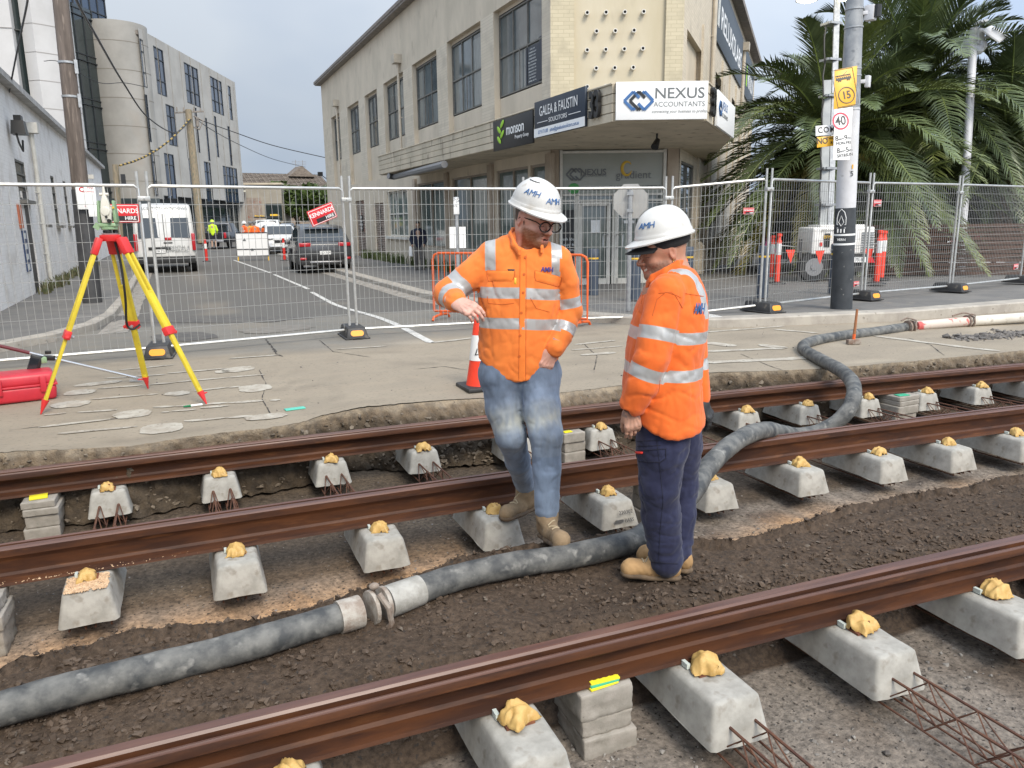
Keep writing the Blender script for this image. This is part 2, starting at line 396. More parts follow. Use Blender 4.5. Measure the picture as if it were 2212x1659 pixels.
XX, TT = np.meshgrid(xs, ts, indexing='ij'); EY = edge_y(XX) + .02*wob(XX, 0*XX, 0*XX, 2.5, 6, 2) + .012*wob(XX, 0*XX, 0*XX, 9, 4, 3); YY = np.maximum(EY, -40) + TT
grid('road', None, None, lambda x, y: road_za(y)+.0015*wob(x,y,0*x,.8,4,5), m_road, road_tone, F=(XX, YY))
# broken side of the slab: concrete above, rubble below
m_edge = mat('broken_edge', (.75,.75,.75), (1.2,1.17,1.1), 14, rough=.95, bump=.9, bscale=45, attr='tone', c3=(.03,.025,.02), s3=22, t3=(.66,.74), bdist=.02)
xs2 = np.arange(-3, 14, .022); tt = np.linspace(0, 1, 26); X2, T2 = np.meshgrid(xs2, tt, indexing='ij')
E2 = edge_y(X2) + .02*wob(X2, 0*X2, 0*X2, 2.5, 6, 2) + .012*wob(X2, 0*X2, 0*X2, 9, 4, 3)
rub = sstep(1.2, 1.9, X2)*(1-sstep(3.6, 4.2, X2)) + .55*(1-sstep(-1.4, .2, X2)) + .18
Z2 = -.085 + .0015*wob(X2, E2, 0*X2, .8, 4, 5) - .52*T2
Y2_ = E2 - rub*.30*T2**.8 + (.035*np.minimum(1, T2*5))*wob(X2, T2*.5, 0*X2, 5.5, 6, 6) + (.022*np.minimum(1, T2*5))*wob(X2, T2*.5, 0*X2, 17, 6, 12)*(.5+rub)
Z2 = Z2 + .02*np.minimum(1, T2*4)*wob(X2, T2*.5, 0*X2+3, 8, 6, 8)*(.4+rub)
oV = np.stack([X2.ravel(), Y2_.ravel(), Z2.ravel()], 1); nx, ny = X2.shape; I = np.arange(nx*ny).reshape(nx, ny)
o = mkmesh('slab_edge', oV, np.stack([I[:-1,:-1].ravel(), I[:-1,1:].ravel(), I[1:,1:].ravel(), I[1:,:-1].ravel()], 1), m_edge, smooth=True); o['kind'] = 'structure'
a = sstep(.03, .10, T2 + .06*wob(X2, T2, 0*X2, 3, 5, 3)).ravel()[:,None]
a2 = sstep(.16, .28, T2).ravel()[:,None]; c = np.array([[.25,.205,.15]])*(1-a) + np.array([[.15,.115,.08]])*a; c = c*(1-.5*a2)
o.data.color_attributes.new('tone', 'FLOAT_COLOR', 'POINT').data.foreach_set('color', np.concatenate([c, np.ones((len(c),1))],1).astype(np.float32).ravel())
# floor of the dig with the dirt bank between the tracks
_mb = [at_z(px, py+12, -.45)[:2] for px, py in [(0,1442),(150,1402),(300,1362),(450,1345),(560,1332),(700,1290),(850,1250),(1050,1190),(1300,1160),(1500,1175),(1600,1150),(1700,1115),(1850,1075),(2000,1058),(2212,1018)]]
_bx = np.array([-8]+[e[0] for e in _mb]+[20]); _by = np.array([3.55]+[e[1] for e in _mb]+[_mb[-1][1]-1.4])
def bank_y(x): return np.interp(x, _bx, _by)
def floor_z(x, y):
    s = csa(x); by = bank_y(x) + .05*wob(x, y*.3, 0*x, 1.1, 5, 7) + .02*wob(x, y, 0*x, 5, 5, 8)
    near = Y3 + .10 - s
    up = sstep(by+.03, by-.34, y)*sstep(near+.05, near+.25, y)
    z = -.625 + .012*wob(x, y, 0*x, 1.2, 5, 9) + .007*wob(x, y, 0*x, 7, 6, 10)
    z = z + .06*sstep(by+.35, by, y)*(y > by-.3)
    z = z + up*(.30 + .022*wob(x, y, 0*x, .9, 6, 11) + .012*wob(x, y, 0*x, 4, 6, 12))
    z = z + .012*up*wob(x, y, 0*x, 13, 6, 13) + .05*np.exp(-((x+.25)**2+(y-3.95)**2)/.02) 
    return z
def floor_tone(V):
    x, y = V[:,0], V[:,1]; s = csa(x); by = bank_y(x) + .05*wob(x, y*.3, 0*x, 1.1, 5, 7) + .02*wob(x, y, 0*x, 5, 5, 8); near = Y3+.06-s
    n = wob(x, y, 0*x, .8, 6, 20); n2 = wob(x, y, 0*x, 4, 6, 21)
    far = np.array([[.105,.082,.062]]); lt = np.array([[.235,.205,.175]]); sand = np.array([[.50,.31,.17]]); dirt = np.array([[.078,.057,.042]]); dk = np.array([[.06,.052,.05]])
    c = far + 0*x[:,None]
    k = sstep(.0, .6, n+.3*n2)[:,None]*.6; c = c*(1-k) + np.array([[.17,.135,.1]])*k
    m = (sstep(Y2-s+.05, Y2-s-.15, y)*(1 if True else 0))[:,None]; mid = lt*(.75+.35*sstep(-.6,.6,n2)[:,None]); kk = sstep(.25,.7, wob(x, y, 0*x, 1.3, 5, 22)+.3*n2)[:,None]*.75; mid = mid*(1-kk) + dk*kk; c = c*(1-m) + mid*m
    d = y-by; sd = (np.exp(-((d-.10)/(.24+.16*(x < 1.6)))**2)*(1-.35*sstep(1.2,2.2,x)*(1-sstep(3.2,3.9,x))) + .0)[:,None]; sd = np.clip(sd*(1.15+.6*n2[:,None]), 0, 1); c = c*(1-sd) + sand*sd
    u = (sstep(by+.02, by-.05, y+.04*n2)*(y > near+.05))[:,None]; c = c*(1-u) + dirt*u*(1+.25*n[:,None])+ (1-u)*0*c
    q = (y < near+.05)[:,None]; nn = (lt*.9)*(1-.0) ; k2 = sstep(-.1,.6, wob(x, y, 0*x, 1.0, 5, 25)+.25*n2)[:,None]; nn = nn*(1-k2) + np.array([[.125,.1,.08]])*k2; c = np.where(q, nn, c)
    return np.clip(c, .01, 1)
m_floor = mat('dig_floor', (.5,.5,.5), (1.42,1.39,1.34), 34, rough=.95, bump=.85, bscale=75, attr='tone', c3=(.05,.042,.036), s3=48, t3=(.60,.68), lo=.3, hi=.7, spec=.15, bdist=.012, detail=8)
grid('dig_floor', np.concatenate([np.linspace(-14,-2,12), np.arange(-1.9,9,.03), np.arange(9,30,.35)]), np.concatenate([np.linspace(-3,1,14), np.arange(1.05,6.75,.03)]), floor_z, m_floor, floor_tone)
# near side of the road behind the viewpoint
MB().box((0, -18, -.35), (120, 29.5, .7)).build('near_road', m_road if False else mat('near_asphalt', (.16,.15,.14), (.22,.21,.19), 8, bump=.4, bscale=90), smooth=False)['kind'] = 'structure'
# loose clods on the bank (uncountable)
def rock_field(name, pts, sizes, m, seed=1):
    rs = np.random.RandomState(seed)
    import bmesh
    bm = bmesh.new(); bmesh.ops.create_icosphere(bm, subdivisions=1, radius=1); bv = np.array([v.co[:] for v in bm.verts]); bf = np.array([[v.index for v in f.verts] for f in bm.faces]); bm.free()
    n = len(pts); N = len(bv); sc = (1+.38*rs.randn(n, N, 1)).clip(.45, 1.6); V = bv[None]*sc
    ang = rs.rand(n)*6.28; ax = rs.rand(n, 3)*[.5,.5,.45]+[.65,.55,.4]
    V = V*ax[:, None, :]; cA, sA = np.cos(ang)[:,None], np.sin(ang)[:,None]
    X = V[:,:,0]*cA - V[:,:,1]*sA; Y = V[:,:,0]*sA + V[:,:,1]*cA; V = np.stack([X, Y, V[:,:,2]], 2)*sizes[:,None,None] + pts[:,None,:]
    F = (bf[None] + (np.arange(n)*N)[:,None,None]).reshape(-1, 3)
    o = mkmesh(name, V.reshape(-1,3), F, m); o['kind'] = 'stuff'; return o
rs = np.random.RandomState(5)
m_clod = mat('clod', (.065,.047,.034), (.12,.09,.068), 9, rough=.95, bump=.4, bscale=60, c3=(.15,.125,.1), s3=24, t3=(.62,.66), spec=.15)
n = 34000; x = -2 + 12*rs.rand(n)**1.15; by = bank_y(x); near = Y3+.20-csa(x); y = near + (by+.06-near)*rs.rand(n)
dens = wob(x, y, 0*x, 1.0, 5, 31) + .5*wob(x, y, 0*x, 3.5, 5, 32) + 1.6*np.exp(-((y-by+.02)/.13)**2) + .9*np.exp(-((y-near)/.16)**2)
k = rs.rand(n) < sstep(-.9, 1.0, dens)*.95+.05; x, y, by = x[k], y[k], by[k]
sz = (.0038 + .016*rs.rand(len(x))**3.6)*(1+.35*(np.abs(y-by) < .12)); zz = floor_z(x, y)
rock_field('dirt_clods', np.stack([x, y, zz+sz*.25], 1), sz, m_clod, 2)
n = 2600; x = -1.6+9*rs.rand(n); by = bank_y(x); y = by + .02 + (rs.rand(n)**1.7)*(6.1-csa(x)-by); sz = .003+.009*rs.rand(n)**4
rock_field('scattered_grit', np.stack([x, y, floor_z(x, y)+sz*.3], 1), sz, mat('grit', (.1,.08,.065), (.28,.25,.22), 4, rough=.9), 3)
n = 1500; x = .2+3.4*rs.rand(n); y = .9+1.6*rs.rand(n)-csa(x)*.5; sz = .004+.010*rs.rand(n)**3
rock_field('near_grit', np.stack([x, y, floor_z(x, y)+sz*.3], 1), sz, mat('grit2', (.07,.06,.052), (.3,.28,.25), 4, rough=.9), 4)
# rubble on the broken slope
n = 3400; x = -1.5+11*rs.rand(n); t = rs.rand(n)**.8; rb = sstep(1.2,1.9,x)*(1-sstep(3.6,4.2,x)) + .5*(1-sstep(-1.4,.2,x)) + .12
k = rs.rand(n) < .3+.7*rb; x, t, rb = x[k], t[k], rb[k]; y = edge_y(x) - rb*.30*t**.8 - .012; z = -.12-.46*t; sz = .008+.022*rs.rand(len(x))**2.5
rock_field('edge_rubble', np.stack([x, y, z], 1), sz, mat('rubble', (.1,.078,.055), (.2,.165,.125), 12, rough=.95, bump=.3, bscale=80), 5)
# sand spilled over the sand strip
n = 6500; x = -1.7+3.6*rs.rand(n); by = bank_y(x); y = by+.10+.09*rs.randn(n); sz = .004+.007*rs.rand(n)**2
k = rs.rand(n) < (.25+.75*sstep(-.2,.6,wob(x,y,0*x,1.5,5,41))); x, y, sz = x[k], y[k], sz[k]
m_sand = mat('sawdust', (.5,.33,.2), (.62,.45,.29), 40, rough=1, spec=.1)
rock_field('sawdust_strip', np.stack([x, y, floor_z(x, y)+sz*.3], 1), sz, m_sand, 6)

# ---------------------------------------------------------------- rails
m_rail = mat('rail_rust', (.085,.031,.012), (.04,.016,.009), 5, rough=.6, stretch=(.5,3,3), bump=.2, bscale=110, c3=(.15,.06,.022), s3=9, t3=(.6,.85), spec=.3, bdist=.002)
m_head = mat('rail_head', (.13,.062,.042), (.085,.04,.03), 6, rough=.38, stretch=(.3,6,3), bump=.1, bscale=150, c3=(.3,.16,.11), s3=30, t3=(.74,.8), spec=.5, bdist=.001)
PR = [(-.028,-.007),(-.021,0),(.021,0),(.029,-.009),(.031,-.047),(.058,-.047),(.064,-.007),(.078,-.003),(.083,-.012),(.083,-.047),(.070,-.060),(.026,-.070),(.017,-.085),(.016,-.138),(.026,-.152),(.086,-.165),(.09,-.180),(-.09,-.18),(-.086,-.165),(-.016,-.152),(-.006,-.138),(-.006,-.080),(-.012,-.066),(-.028,-.045)]
HEADF = {0,1,2,6,7}
def rail(y0, g, label, x0=-7, x1=24, z=-.15):
    pr = [(p[0]*g, p[1]) for p in PR]; n = len(pr); X = np.arange(x0, x1+.01, .4); V = []; F = []; mi = []
    for x in X:
        a = -2*.0057*max(0, x+1); yc = y0-cs(x)
        for (q, zz) in pr: V.append((x - q*math.sin(a), yc + q*math.cos(a), z+zz))
    for i in range(len(X)-1):
        for k in range(n):
            F.append((i*n+k, i*n+(k+1)%n, (i+1)*n+(k+1)%n, (i+1)*n+k)); mi.append(1 if k in HEADF else 0)
    F.append(tuple(range(n))); mi.append(0)
    o = mkmesh('rail', V, F, [m_rail, m_head]); o.data.polygons.foreach_set('material_index', mi)
    import bmesh
    bm = bmesh.new(); bm.from_mesh(o.data); bmesh.ops.recalc_face_normals(bm, faces=bm.faces); bm.to_mesh(o.data); bm.free()
    autosmooth(o, 30); return tag(o, label, 'rail', 'rusty grooved tram rails')
rail(Y1, -1, 'rusty grooved tram rail farthest from the viewer, next to the broken slab edge')
rail(Y2, 1, 'rusty grooved tram rail in the middle, behind the boots of the man in jeans')
rail(Y3, -1, 'rusty grooved tram rail nearest the viewer, on the near side of the dark dirt bank')
# sawdust lying on the foot of the middle rail
n = 2600; x = -1.3+2.0*rs.rand(n); y = Y2 - .02 - .068*rs.rand(n); z = -.312 - .1*(Y2-y-.02)+.0
k = rs.rand(n) < (1-sstep(.1,.75,x+.2*wob(x,y,0*x,2,4,44))); x, y, z = x[k], y[k], z[k]
rock_field('sawdust_on_rail', np.stack([x, y, z], 1), .003+.004*rs.rand(len(x)), m_sand, 7)

# ---------------------------------------------------------------- sleepers
m_conc = mat('sleeper_concrete', (.28,.27,.24), (.40,.385,.345), 9, rough=.8, bump=.25, bscale=60, c3=(.21,.185,.15), s3=15, t3=(.58,.76), spec=.3, bdist=.004)
m_rebar = mat('rebar', (.075,.03,.018), (.13,.055,.028), 20, rough=.7, bump=.6, bscale=160, bdist=.002)
m_clip = mat('clip_rust', (.12,.04,.02), (.2,.07,.03), 30, rough=.7)
m_cover = mat('clip_cover', (.56,.37,.13), (.46,.28,.085), 14, rough=.55, bump=.3, bscale=40, c3=(.60,.44,.21), s3=18, t3=(.58,.72), spec=.35)
m_black = mat('black_rubber', (.018,.018,.019), (.03,.03,.03), 20, rough=.6)
def block_mesh(seed, yn, yf, z0=-.515, z1=-.338):
    import bmesh
    r = random.Random(seed); bm = bmesh.new()
    P = [(-.142,yn-.012,z0),(.142,yn-.012,z0),(.148,yf+.01,z0),(-.148,yf+.01,z0),(-.108,yn+.03,z1),(.108,yn+.03,z1),(.115,yf-.03,z1),(-.115,yf-.03,z1)]
    vs = [bm.verts.new(p) for p in P]
    for f in [(0,3,2,1),(4,5,6,7),(0,1,5,4),(1,2,6,5),(2,3,7,6),(3,0,4,7)]: bm.faces.new([vs[i] for i in f])
    bmesh.ops.bevel(bm, geom=[e for e in bm.edges if not all(v.co.z < z0+.001 for v in e.verts)], offset=.022, segments=3, profile=.5, affect='EDGES')
    bmesh.ops.subdivide_edges(bm, edges=[e for e in bm.edges if e.calc_length() > .08], cuts=5, use_grid_fill=True)
    for v in bm.verts:
        q = v.co; n = mnoise.noise(q*9+Vector((seed*3.1,0,0)))*.0035 + mnoise.noise(q*34+Vector((seed*3.1,0,0)))*.0016
        v.co += v.co.normalized()*0 + Vector((n*(1 if q.x > 0 else -1), n, n*.6))
        if q.z < z0+.012: v.co.z += abs(mnoise.noise(q*22+Vector((seed,0,0))))*.014
    me = bpy.data.meshes.new('concrete_block'); bm.to_mesh(me); bm.free(); me.materials.append(m_conc); me.set_sharp_from_angle(angle=R_(50)); me.polygons.foreach_set('use_smooth', [True]*len(me.polygons)); return me
def lattice_mesh(ya, yb):
    b = MB()
    for sx in (-.06, .06):
        zt, zb = -.435, -.55
        b.tube([(sx, ya, zt), (sx, yb, zt)], .0065, 6)
        for q in (-.035, .035): b.tube([(sx+q, ya, zb), (sx+q, yb, zb)], .005, 6)
        n = int((yb-ya)/.2); st = (yb-ya)/n
        for i in range(n):
            for q in (-.035, .035):
                y0 = ya+i*st; b.tube([(sx+q, y0, zb), (sx+q*.15, y0+st/2, zt), (sx+q, y0+st, zb)], .0035, 5)
    for i in range(3):
        y0 = ya+(i+.5)*(yb-ya)/3; b.tube([(-.1, y0, -.54), (.1, y0+.03, -.54)], .004, 5)
    b.build('t', m_rebar); o = bpy.data.objects[-1] if False else None
    return b
def drape(seed, W=.062, D=.052, H=.062):
    """crumpled yellow cloth over a rail clip"""
    r = random.Random(seed); n, m_ = 22, 18; o1 = Vector((r.random()*40, r.random()*40, r.random()*40)); V = []
    for i in range(n):
        for j in range(m_):
            u = 2*i/(n-1)-1; v = 2*j/(m_-1)-1; rr = max(abs(u), abs(v)); e = 1+.28*mnoise.noise(Vector((u*1.5, v*1.5, 0))+o1)
            x = W*u*e*(1-.12*v*v); y = D*v*e
            h = H*(.55 + .45*(1-abs(u)**1.6)) * (1-.42*max(0, -v)**1.6) * (1-.55*rr**3.5)
            h += .016*(1-abs(mnoise.noise(Vector((u*1.1+v*.8, v*1.3, 3))+o1))*3.0)*(1-.2*rr) + .003*mnoise.noise(Vector((u*4, v*4, 7))+o1)
            if rr > .8: h -= .02*(rr-.8)/.2*(1+mnoise.noise(Vector((u*3, v*3, 1))+o1)*1.5)
            V.append((x + .01*mnoise.noise(Vector((u*2.5, v*2.5, 9))+o1), y + .01*mnoise.noise(Vector((u*2.5, v*2.5, 19))+o1), max(.002, h)))
    F = [(i*m_+j, (i+1)*m_+j, (i+1)*m_+j+1, i*m_+j+1) for i in range(n-1) for j in range(m_-1)]
    k = len(V); V2 = [(a*.96, b*.96, c-.003) for a, b, c in V]; F2 = [tuple(k+q for q in f[::-1]) for f in F]
    per = [(i, 0) for i in range(n)] + [(n-1, j) for j in range(1, m_)] + [(i, m_-1) for i in range(n-2, -1, -1)] + [(0, j) for j in range(m_-2, 0, -1)]
    P = [a*m_+b for a, b in per]; F3 = [(P[i], P[i-1], k+P[i-1], k+P[i]) for i in range(len(P))]
    me = bpy.data.meshes.new('clip_cover'); me.from_pydata(V+V2, [], F+F2+F3); me.materials.append(m_cover); me.update(); me.polygons.foreach_set('use_smooth', [True]*len(me.polygons)); return me
covers = [drape(i*13+5) for i in range(9)]
def clip_mb():
    b = MB(); b.mid(0)
    b.box((0, .0, .004), (.10,.07,.010)); b.tube([(-.028,-.016,.016),(-.033,.0,.026),(-.024,.024,.03),(0,.034,.024),(.024,.024,.03),(.033,0,.026),(.028,-.016,.016),(.01,-.022,.02)], .007, 7)
    b.box((-.0,-.012,.028), (.05,.035,.035), taper=.7); b.mid(1); b.box((-.058,.04,.014), (.014,.035,.02))
    return b
m_ins = mat('insulator', (.55,.6,.55), rough=.4); m_nave = mat('navy_pad', (.02,.03,.12), rough=.5)
_cb = clip_mb().build('rail_clip', [m_clip, m_ins]); clip_me = _cb.data; bpy.data.objects.remove(_cb)
def mk(name, me, parent, loc=(0,0,0), rz=0, sc=None):
    o = bpy.data.objects.new(name, me); COL.objects.link(o); o.parent = parent; o.location = loc; o.rotation_euler = (0,0,rz)
    if sc: o.scale = sc
    return o
farb = [block_mesh(i+1, -.22, .36) for i in range(4)]; midb = [block_mesh(i+11, -.33, .30) for i in range(4)]; nearb = [block_mesh(i+21, -.40, .30) for i in range(5)]
def lat_me(ya, yb):
    b = MB()
    for sx in (-.06, .06):
        zt, zb = -.435, -.548
        b.tube([(sx, ya, zt), (sx, yb, zt)], .0065, 6)
        for q in (-.038, .038): b.tube([(sx+q, ya-.0, zb), (sx+q, yb, zb)], .005, 6)
        n = max(2, int((yb-ya)/.2)); st = (yb-ya)/n
        for i in range(n):
            for q in (-.038, .038):
                y0 = ya+i*st; b.tube([(sx+q, y0, zb), (sx+q*.15, y0+st/2, zt), (sx+q, y0+st, zb)], .0036, 5)
    o = b.build('lattice_girder', m_rebar); me = o.data; bpy.data.objects.remove(o); return me
lat_far = lat_me(Y2-.30, Y1+.33); lat_near = lat_me(Y3-1.9, Y3+.30)
G1 = 'twin block concrete sleepers under the far track'; G2 = 'twin block concrete sleepers under the near track'
where = {-.56:'sawdust heaped on its near block, right of the rough stack at the left edge', .19:'small dirt hole in front of its near block, above the long hose', 1.02:'next left of the one the man in jeans stands on', 1.77:'the tan boot of the man in jeans on its near block', 2.6:'date and PASS stamped on its near block, between the two men', 3.42:'near block peeking out right behind the navy trousers', 4.23:'near block first to the right of the hose bend', 5.0:'near block second to the right of the hose bend', 5.72:'far block directly behind the hose loop', 6.48:'far block between hose loop and green topped paver stack', 7.25:'far block right of the green topped paver stack', 8.0:'far block second from the right edge', 8.8:'far block cut by the right edge', 9.6:'both blocks beyond the right edge'}
kk = 0
for X, lb in where.items():
    if X < -1.3: continue
    a = -2*.0057*max(0, X+1); lb = 'sleeper, ' + lb
    t = thing('concrete_sleeper', lb, 'sleeper', (X, -cs(X), 0), 0, G1); t.rotation_euler = (0,0,0)
    kk += 1; dx1 = a*0
    mk('concrete_block', farb[kk%4], t, (0, Y1, 0), a); mk('concrete_block', midb[kk%4], t, (0, Y2, 0), a); mk('lattice_girder', lat_far, t, (0,0,0), 0)
    for yy, off in ((Y1, -.145), (Y2, -.145)):
        c = mk('rail_clip', clip_me, t, (0, yy+off, -.338), a); v = covers[(kk*2+(yy == Y2)) % 9]
        mk('clip_cover', v, c, (-.005, -.01, .0), random.uniform(-.3,.3), (random.uniform(.8,.98),)*3)
near_lab = ['twin block sleeper cut by the bottom edge of the picture, under the leftmost near clip', 'twin block sleeper left of the near block stack with green and yellow shims', 'twin block sleeper right of the near block stack, its corner scuffed white', 'twin block sleeper with long bare rebar girder at the lower right', 'twin block sleeper at the right edge of the near track']
for i, X in enumerate([.2, 1.03, 1.88, 2.72, 3.58, 4.4]):
    a = -2*.0057*max(0, X+1)
    t = thing('concrete_sleeper', near_lab[i] if i < 5 else 'twin block sleeper just beyond the right edge on the near rail', 'sleeper', (X, -cs(X), 0), 0, G2)
    mk('concrete_block', nearb[i%5], t, (0, Y3, 0), a); mk('lattice_girder', lat_near, t, (0,0,0), 0)
    c = mk('rail_clip', clip_me, t, (.0, Y3-.155, -.338), a, (1.15,)*3); mk('clip_cover', covers[(i*4+2) % 9], c, (-.0, .0, .008), [-.2,.5,-.4,.3,-.1,.2][i], (.92,.95,.88))
# sawdust on one block
n = 1500; x = -.66+.2*rs.rand(n); y = Y2-.31+.2*rs.rand(n)
rock_field('sawdust_on_block', np.stack([x, y, -.336+0*x], 1), .003+.004*rs.rand(n), m_sand, 8)
# stamp on one block face
t = [o for o in bpy.data.objects if 'PASS stamped' in o.get('label', '')][0]
m_ink = mat('ink', (.09,.09,.09), rough=.8)
for s_, zz, xx, sz in (('220302', -.405, .02, .036), ('PASS', -.462, .045, .034)):
    text(s_, m_ink, t, frame((xx, Y2-.348+(-.462-zz)*-.12*1.0-.003, zz), (1,0,0), (0,.18,1)), sz)
MB().box((-.03, Y2-.3475, -.462), (.06,.004,.022)).build('stamp_mark', m_ink, t)
# ---------------------------------------------------------------- paver stacks and shims
m_pav = mat('paver', (.25,.23,.195), (.33,.30,.26), 12, rough=.9, bump=.5, bscale=70, c3=(.12,.11,.1), s3=60, t3=(.68,.73), bdist=.004)
m_shimy = mat('shim_yellow', (.78,.68,.03), rough=.45); m_shimg = mat('shim_green', (.06,.42,.25), rough=.45); m_shimt = mat('shim_teal', (.1,.5,.38), rough=.45)
def rough_block(w_, d_, h_, seed, rough_=.004):
    import bmesh
    bm = bmesh.new(); bmesh.ops.create_cube(bm, size=1)
    for v in bm.verts: v.co = Vector((v.co.x*w_, v.co.y*d_, v.co.z*h_))
    bmesh.ops.bevel(bm, geom=bm.edges[:], offset=.004, segments=1, affect='EDGES'); bmesh.ops.subdivide_edges(bm, edges=[e for e in bm.edges if e.calc_length() > .03], cuts=7, use_grid_fill=True)
    for v in bm.verts: v.co += v.co.normalized()*mnoise.noise(v.co*30+Vector((seed*5.,0,0)))*rough_
    me = bpy.data.meshes.new('paver'); bm.to_mesh(me); bm.free(); me.materials.append(m_pav); me.polygons.foreach_set('use_smooth', [True]*len(me.polygons)); return me
def stack(x, y, hs, words, w_=.21, d_=.26, zt=-.338, rough_=.003):
    z = zt; out = []
    for i, h in enumerate(hs):
        o = bpy.data.objects.new('paver', rough_block(w_*(1+.03*math.sin(i*3+x)), d_, h-.002, i+x, rough_)); COL.objects.link(o); o.location = (x+.012*math.sin(i*5+x*3), y+.01*math.cos(i*4+x), z-h/2); o.rotation_euler = (0,0,.05*math.sin(i*7+x*2))
        nm = ['top', 'second', 'third', 'fourth'][i]; tag(o, f'{nm} paver {words}', 'paver', 'concrete pavers stacked under the rails'); z -= h
def shim(x, y, z, m, rz, label, d=(.13,.07,.006)):
    b = MB().box((0,0,d[2]/2), d); [b.box((q*d[0]/5, 0, d[2]), (.012, d[1]*.8, .0008)) for q in (-2,-1,0,1,2)]
    o = b.build('plastic_shim', m, loc=(x, y, z), bevel=.0015); o.rotation_euler = (0,0,rz); return tag(o, label, 'shim', 'plastic packing shims')
stack(-.98, Y1-.09, [.05,.05,.09,.1], 'of the neat stack under the far rail at the left edge')
shim(-.99, Y1-.13, -.336, m_shimy, .1, 'yellow plastic shim pack on the paver stack under the far rail at left', (.11,.075,.014))
stack(-1.05, Y2-.16, [.06,.08,.145], 'of the rough stack cut by the left edge', rough_=.012)
stack(3.13, Y1-cs(3.1)-.06, [.09,.09,.1], 'in the stack right behind the jeans under the far rail')
shim(3.08, Y1-cs(3.1)-.15, -.336, m_shimy, .1, 'small yellow shim on the paver stack behind the jeans', (.08,.05,.008))
stack(6.93, Y1-cs(6.9)-.10, [.05,.05,.09,.1], 'of the stack topped by the green shim', w_=.3)
shim(6.9, Y1-cs(6.9)-.16, -.336, m_shimg, -.1, 'green plastic shim on the paver stack under the far rail at right', (.14,.08,.006))
stack(3.02, Y2-cs(3.)-.1, [.09,.1,.1], 'in the stack under the middle rail behind the navy trousers', w_=.26)
stack(1.45, Y3-.02, [.12,.08,.1], 'in the near stack with speckled broken faces', w_=.235, d_=.26, rough_=.009)
for i, (mm, nm) in enumerate(((m_shimy,'lower yellow'), (m_shimg,'middle green'), (m_shimy,'upper yellow'))):
    shim(1.435+.006*i, Y3-.085+.004*i, -.337+.0085*i, mm, .06-.05*i, f'{nm} plastic shim on the near block stack under the nearest rail', (.13,.1,.008))
# ================================================================== PAVEMENTS, MARKINGS
def drop(px, py, f):
    z = 0
    for _ in range(8): p = at_z(px, py, z); z = f(p[0], p[1])
    return Vector((p[0], p[1], z))
def rz2(x, y): return road_z(y)
m_mark = mat('road_marking', (.44,.41,.345), (.33,.29,.235), 9, rough=.8, bump=.2, bscale=80, c3=(.24,.21,.17), s3=26, t3=(.6,.68), spec=.3)
def strip_mark(name, pix, wd, m=m_mark, rag=.012, dz=.006, noisefreq=4):
    P = [drop(a, b, rz2) for a, b in pix]; Q = []
    for a, b in zip(P[:-1], P[1:]):
        n = max(2, int((b-a).length/.06))
        for i in range(n): Q.append(a.lerp(b, i/n))
    Q.append(P[-1]); L = len(Q); V = []
    for i, p in enumerate(Q):
        d = Q[min(i+1, L-1)]-Q[max(i-1, 0)]; d.z = 0; d.normalize(); nn = Vector((-d.y, d.x, 0)); e = min(1, .4+min(i, L-1-i)*.6)
        for s_ in (-1, 1):
            q = p + nn*s_*(wd/2*e + rag*mnoise.noise(Vector((p.x*noisefreq, p.y*noisefreq, s_*9+wd*100)))*1.3*min(1, e)); V.append((q.x, q.y, road_z(q.y)+dz))
    o = mkmesh(name, V, [(2*i, 2*i+2, 2*i+3, 2*i+1) for i in range(L-1)], m); o['kind'] = 'structure'; return o
def blob_mark(c, rx, ry, m=m_mark, seed=0):
    c0 = drop(*c, rz2); ex = drop(c[0]+rx, c[1]-rx*.11, rz2); ey = drop(c[0], c[1]+ry, rz2); a = (ex-c0).length; b = max(.02, (ey-c0).length); V = [(c0.x, c0.y, road_z(c0.y)+.0065)]; n = 40; ux = (ex-c0).normalized()
    for i in range(n):
        t = 6.283*i/n; r = 1+.16*mnoise.noise(Vector((math.cos(t)*2, math.sin(t)*2, seed*3.3)))+.09*mnoise.noise(Vector((math.cos(t)*6, math.sin(t)*6, seed*3.3)))
        x = c0.x + (a*abs(math.cos(t))**.7*math.copysign(1, math.cos(t))*ux.x - b*math.sin(t)*ux.y)*r; y = c0.y + (a*abs(math.cos(t))**.7*math.copysign(1, math.cos(t))*ux.y + b*math.sin(t)*ux.x)*r; V.append((x, y, road_z(y)+.0065))
    o = mkmesh('road_patch', V, [(0, i+1, (i+1) % n+1) for i in range(n)], m); o['kind'] = 'structure'
T1 = lambda x, y: (x*.22321, 576.04+y*.22321); T2_ = lambda x, y: ((900+x/2.0109)/1.8228, (1150+y/2.0109)/1.8228)
for a, b in [((1150,1005),(1680,955)),((1010,1085),(1600,1045)),((1620,1035),(2212,985)),((940,1185),(1380,1150)),((1450,1145),(1690,1125)),((1700,1120),(2212,1075)),((870,1290),(1400,1245)),((1410,1245),(1530,1235)),((1880,1205),(2212,1172)),((430,1440),(640,1420)),((750,1415),(1130,1390)),((1480,1365),(1690,1355)),((1700,1355),(2212,1320)),((1560,1415),(1640,1408)),((1650,1405),(1900,1385)),((1940,1370),(2212,1350)),((370,1560),(1070,1480)),((1780,1500),(2212,1465)),((560,1620),(1330,1550))]:
    strip_mark('road_marking', [T1(*a), T1(*b)], .05, rag=.014)
for a, b in [((0,530),(400,500)),((860,455),(1250,430)),((0,610),(180,590)),((0,680),(290,655)),((0,760),(90,750)),((0,880),(280,862)),((330,862),(410,855)),((0,1000),(190,980))]:
    strip_mark('road_marking', [T2_(*a), T2_(*b)], .06, rag=.016)
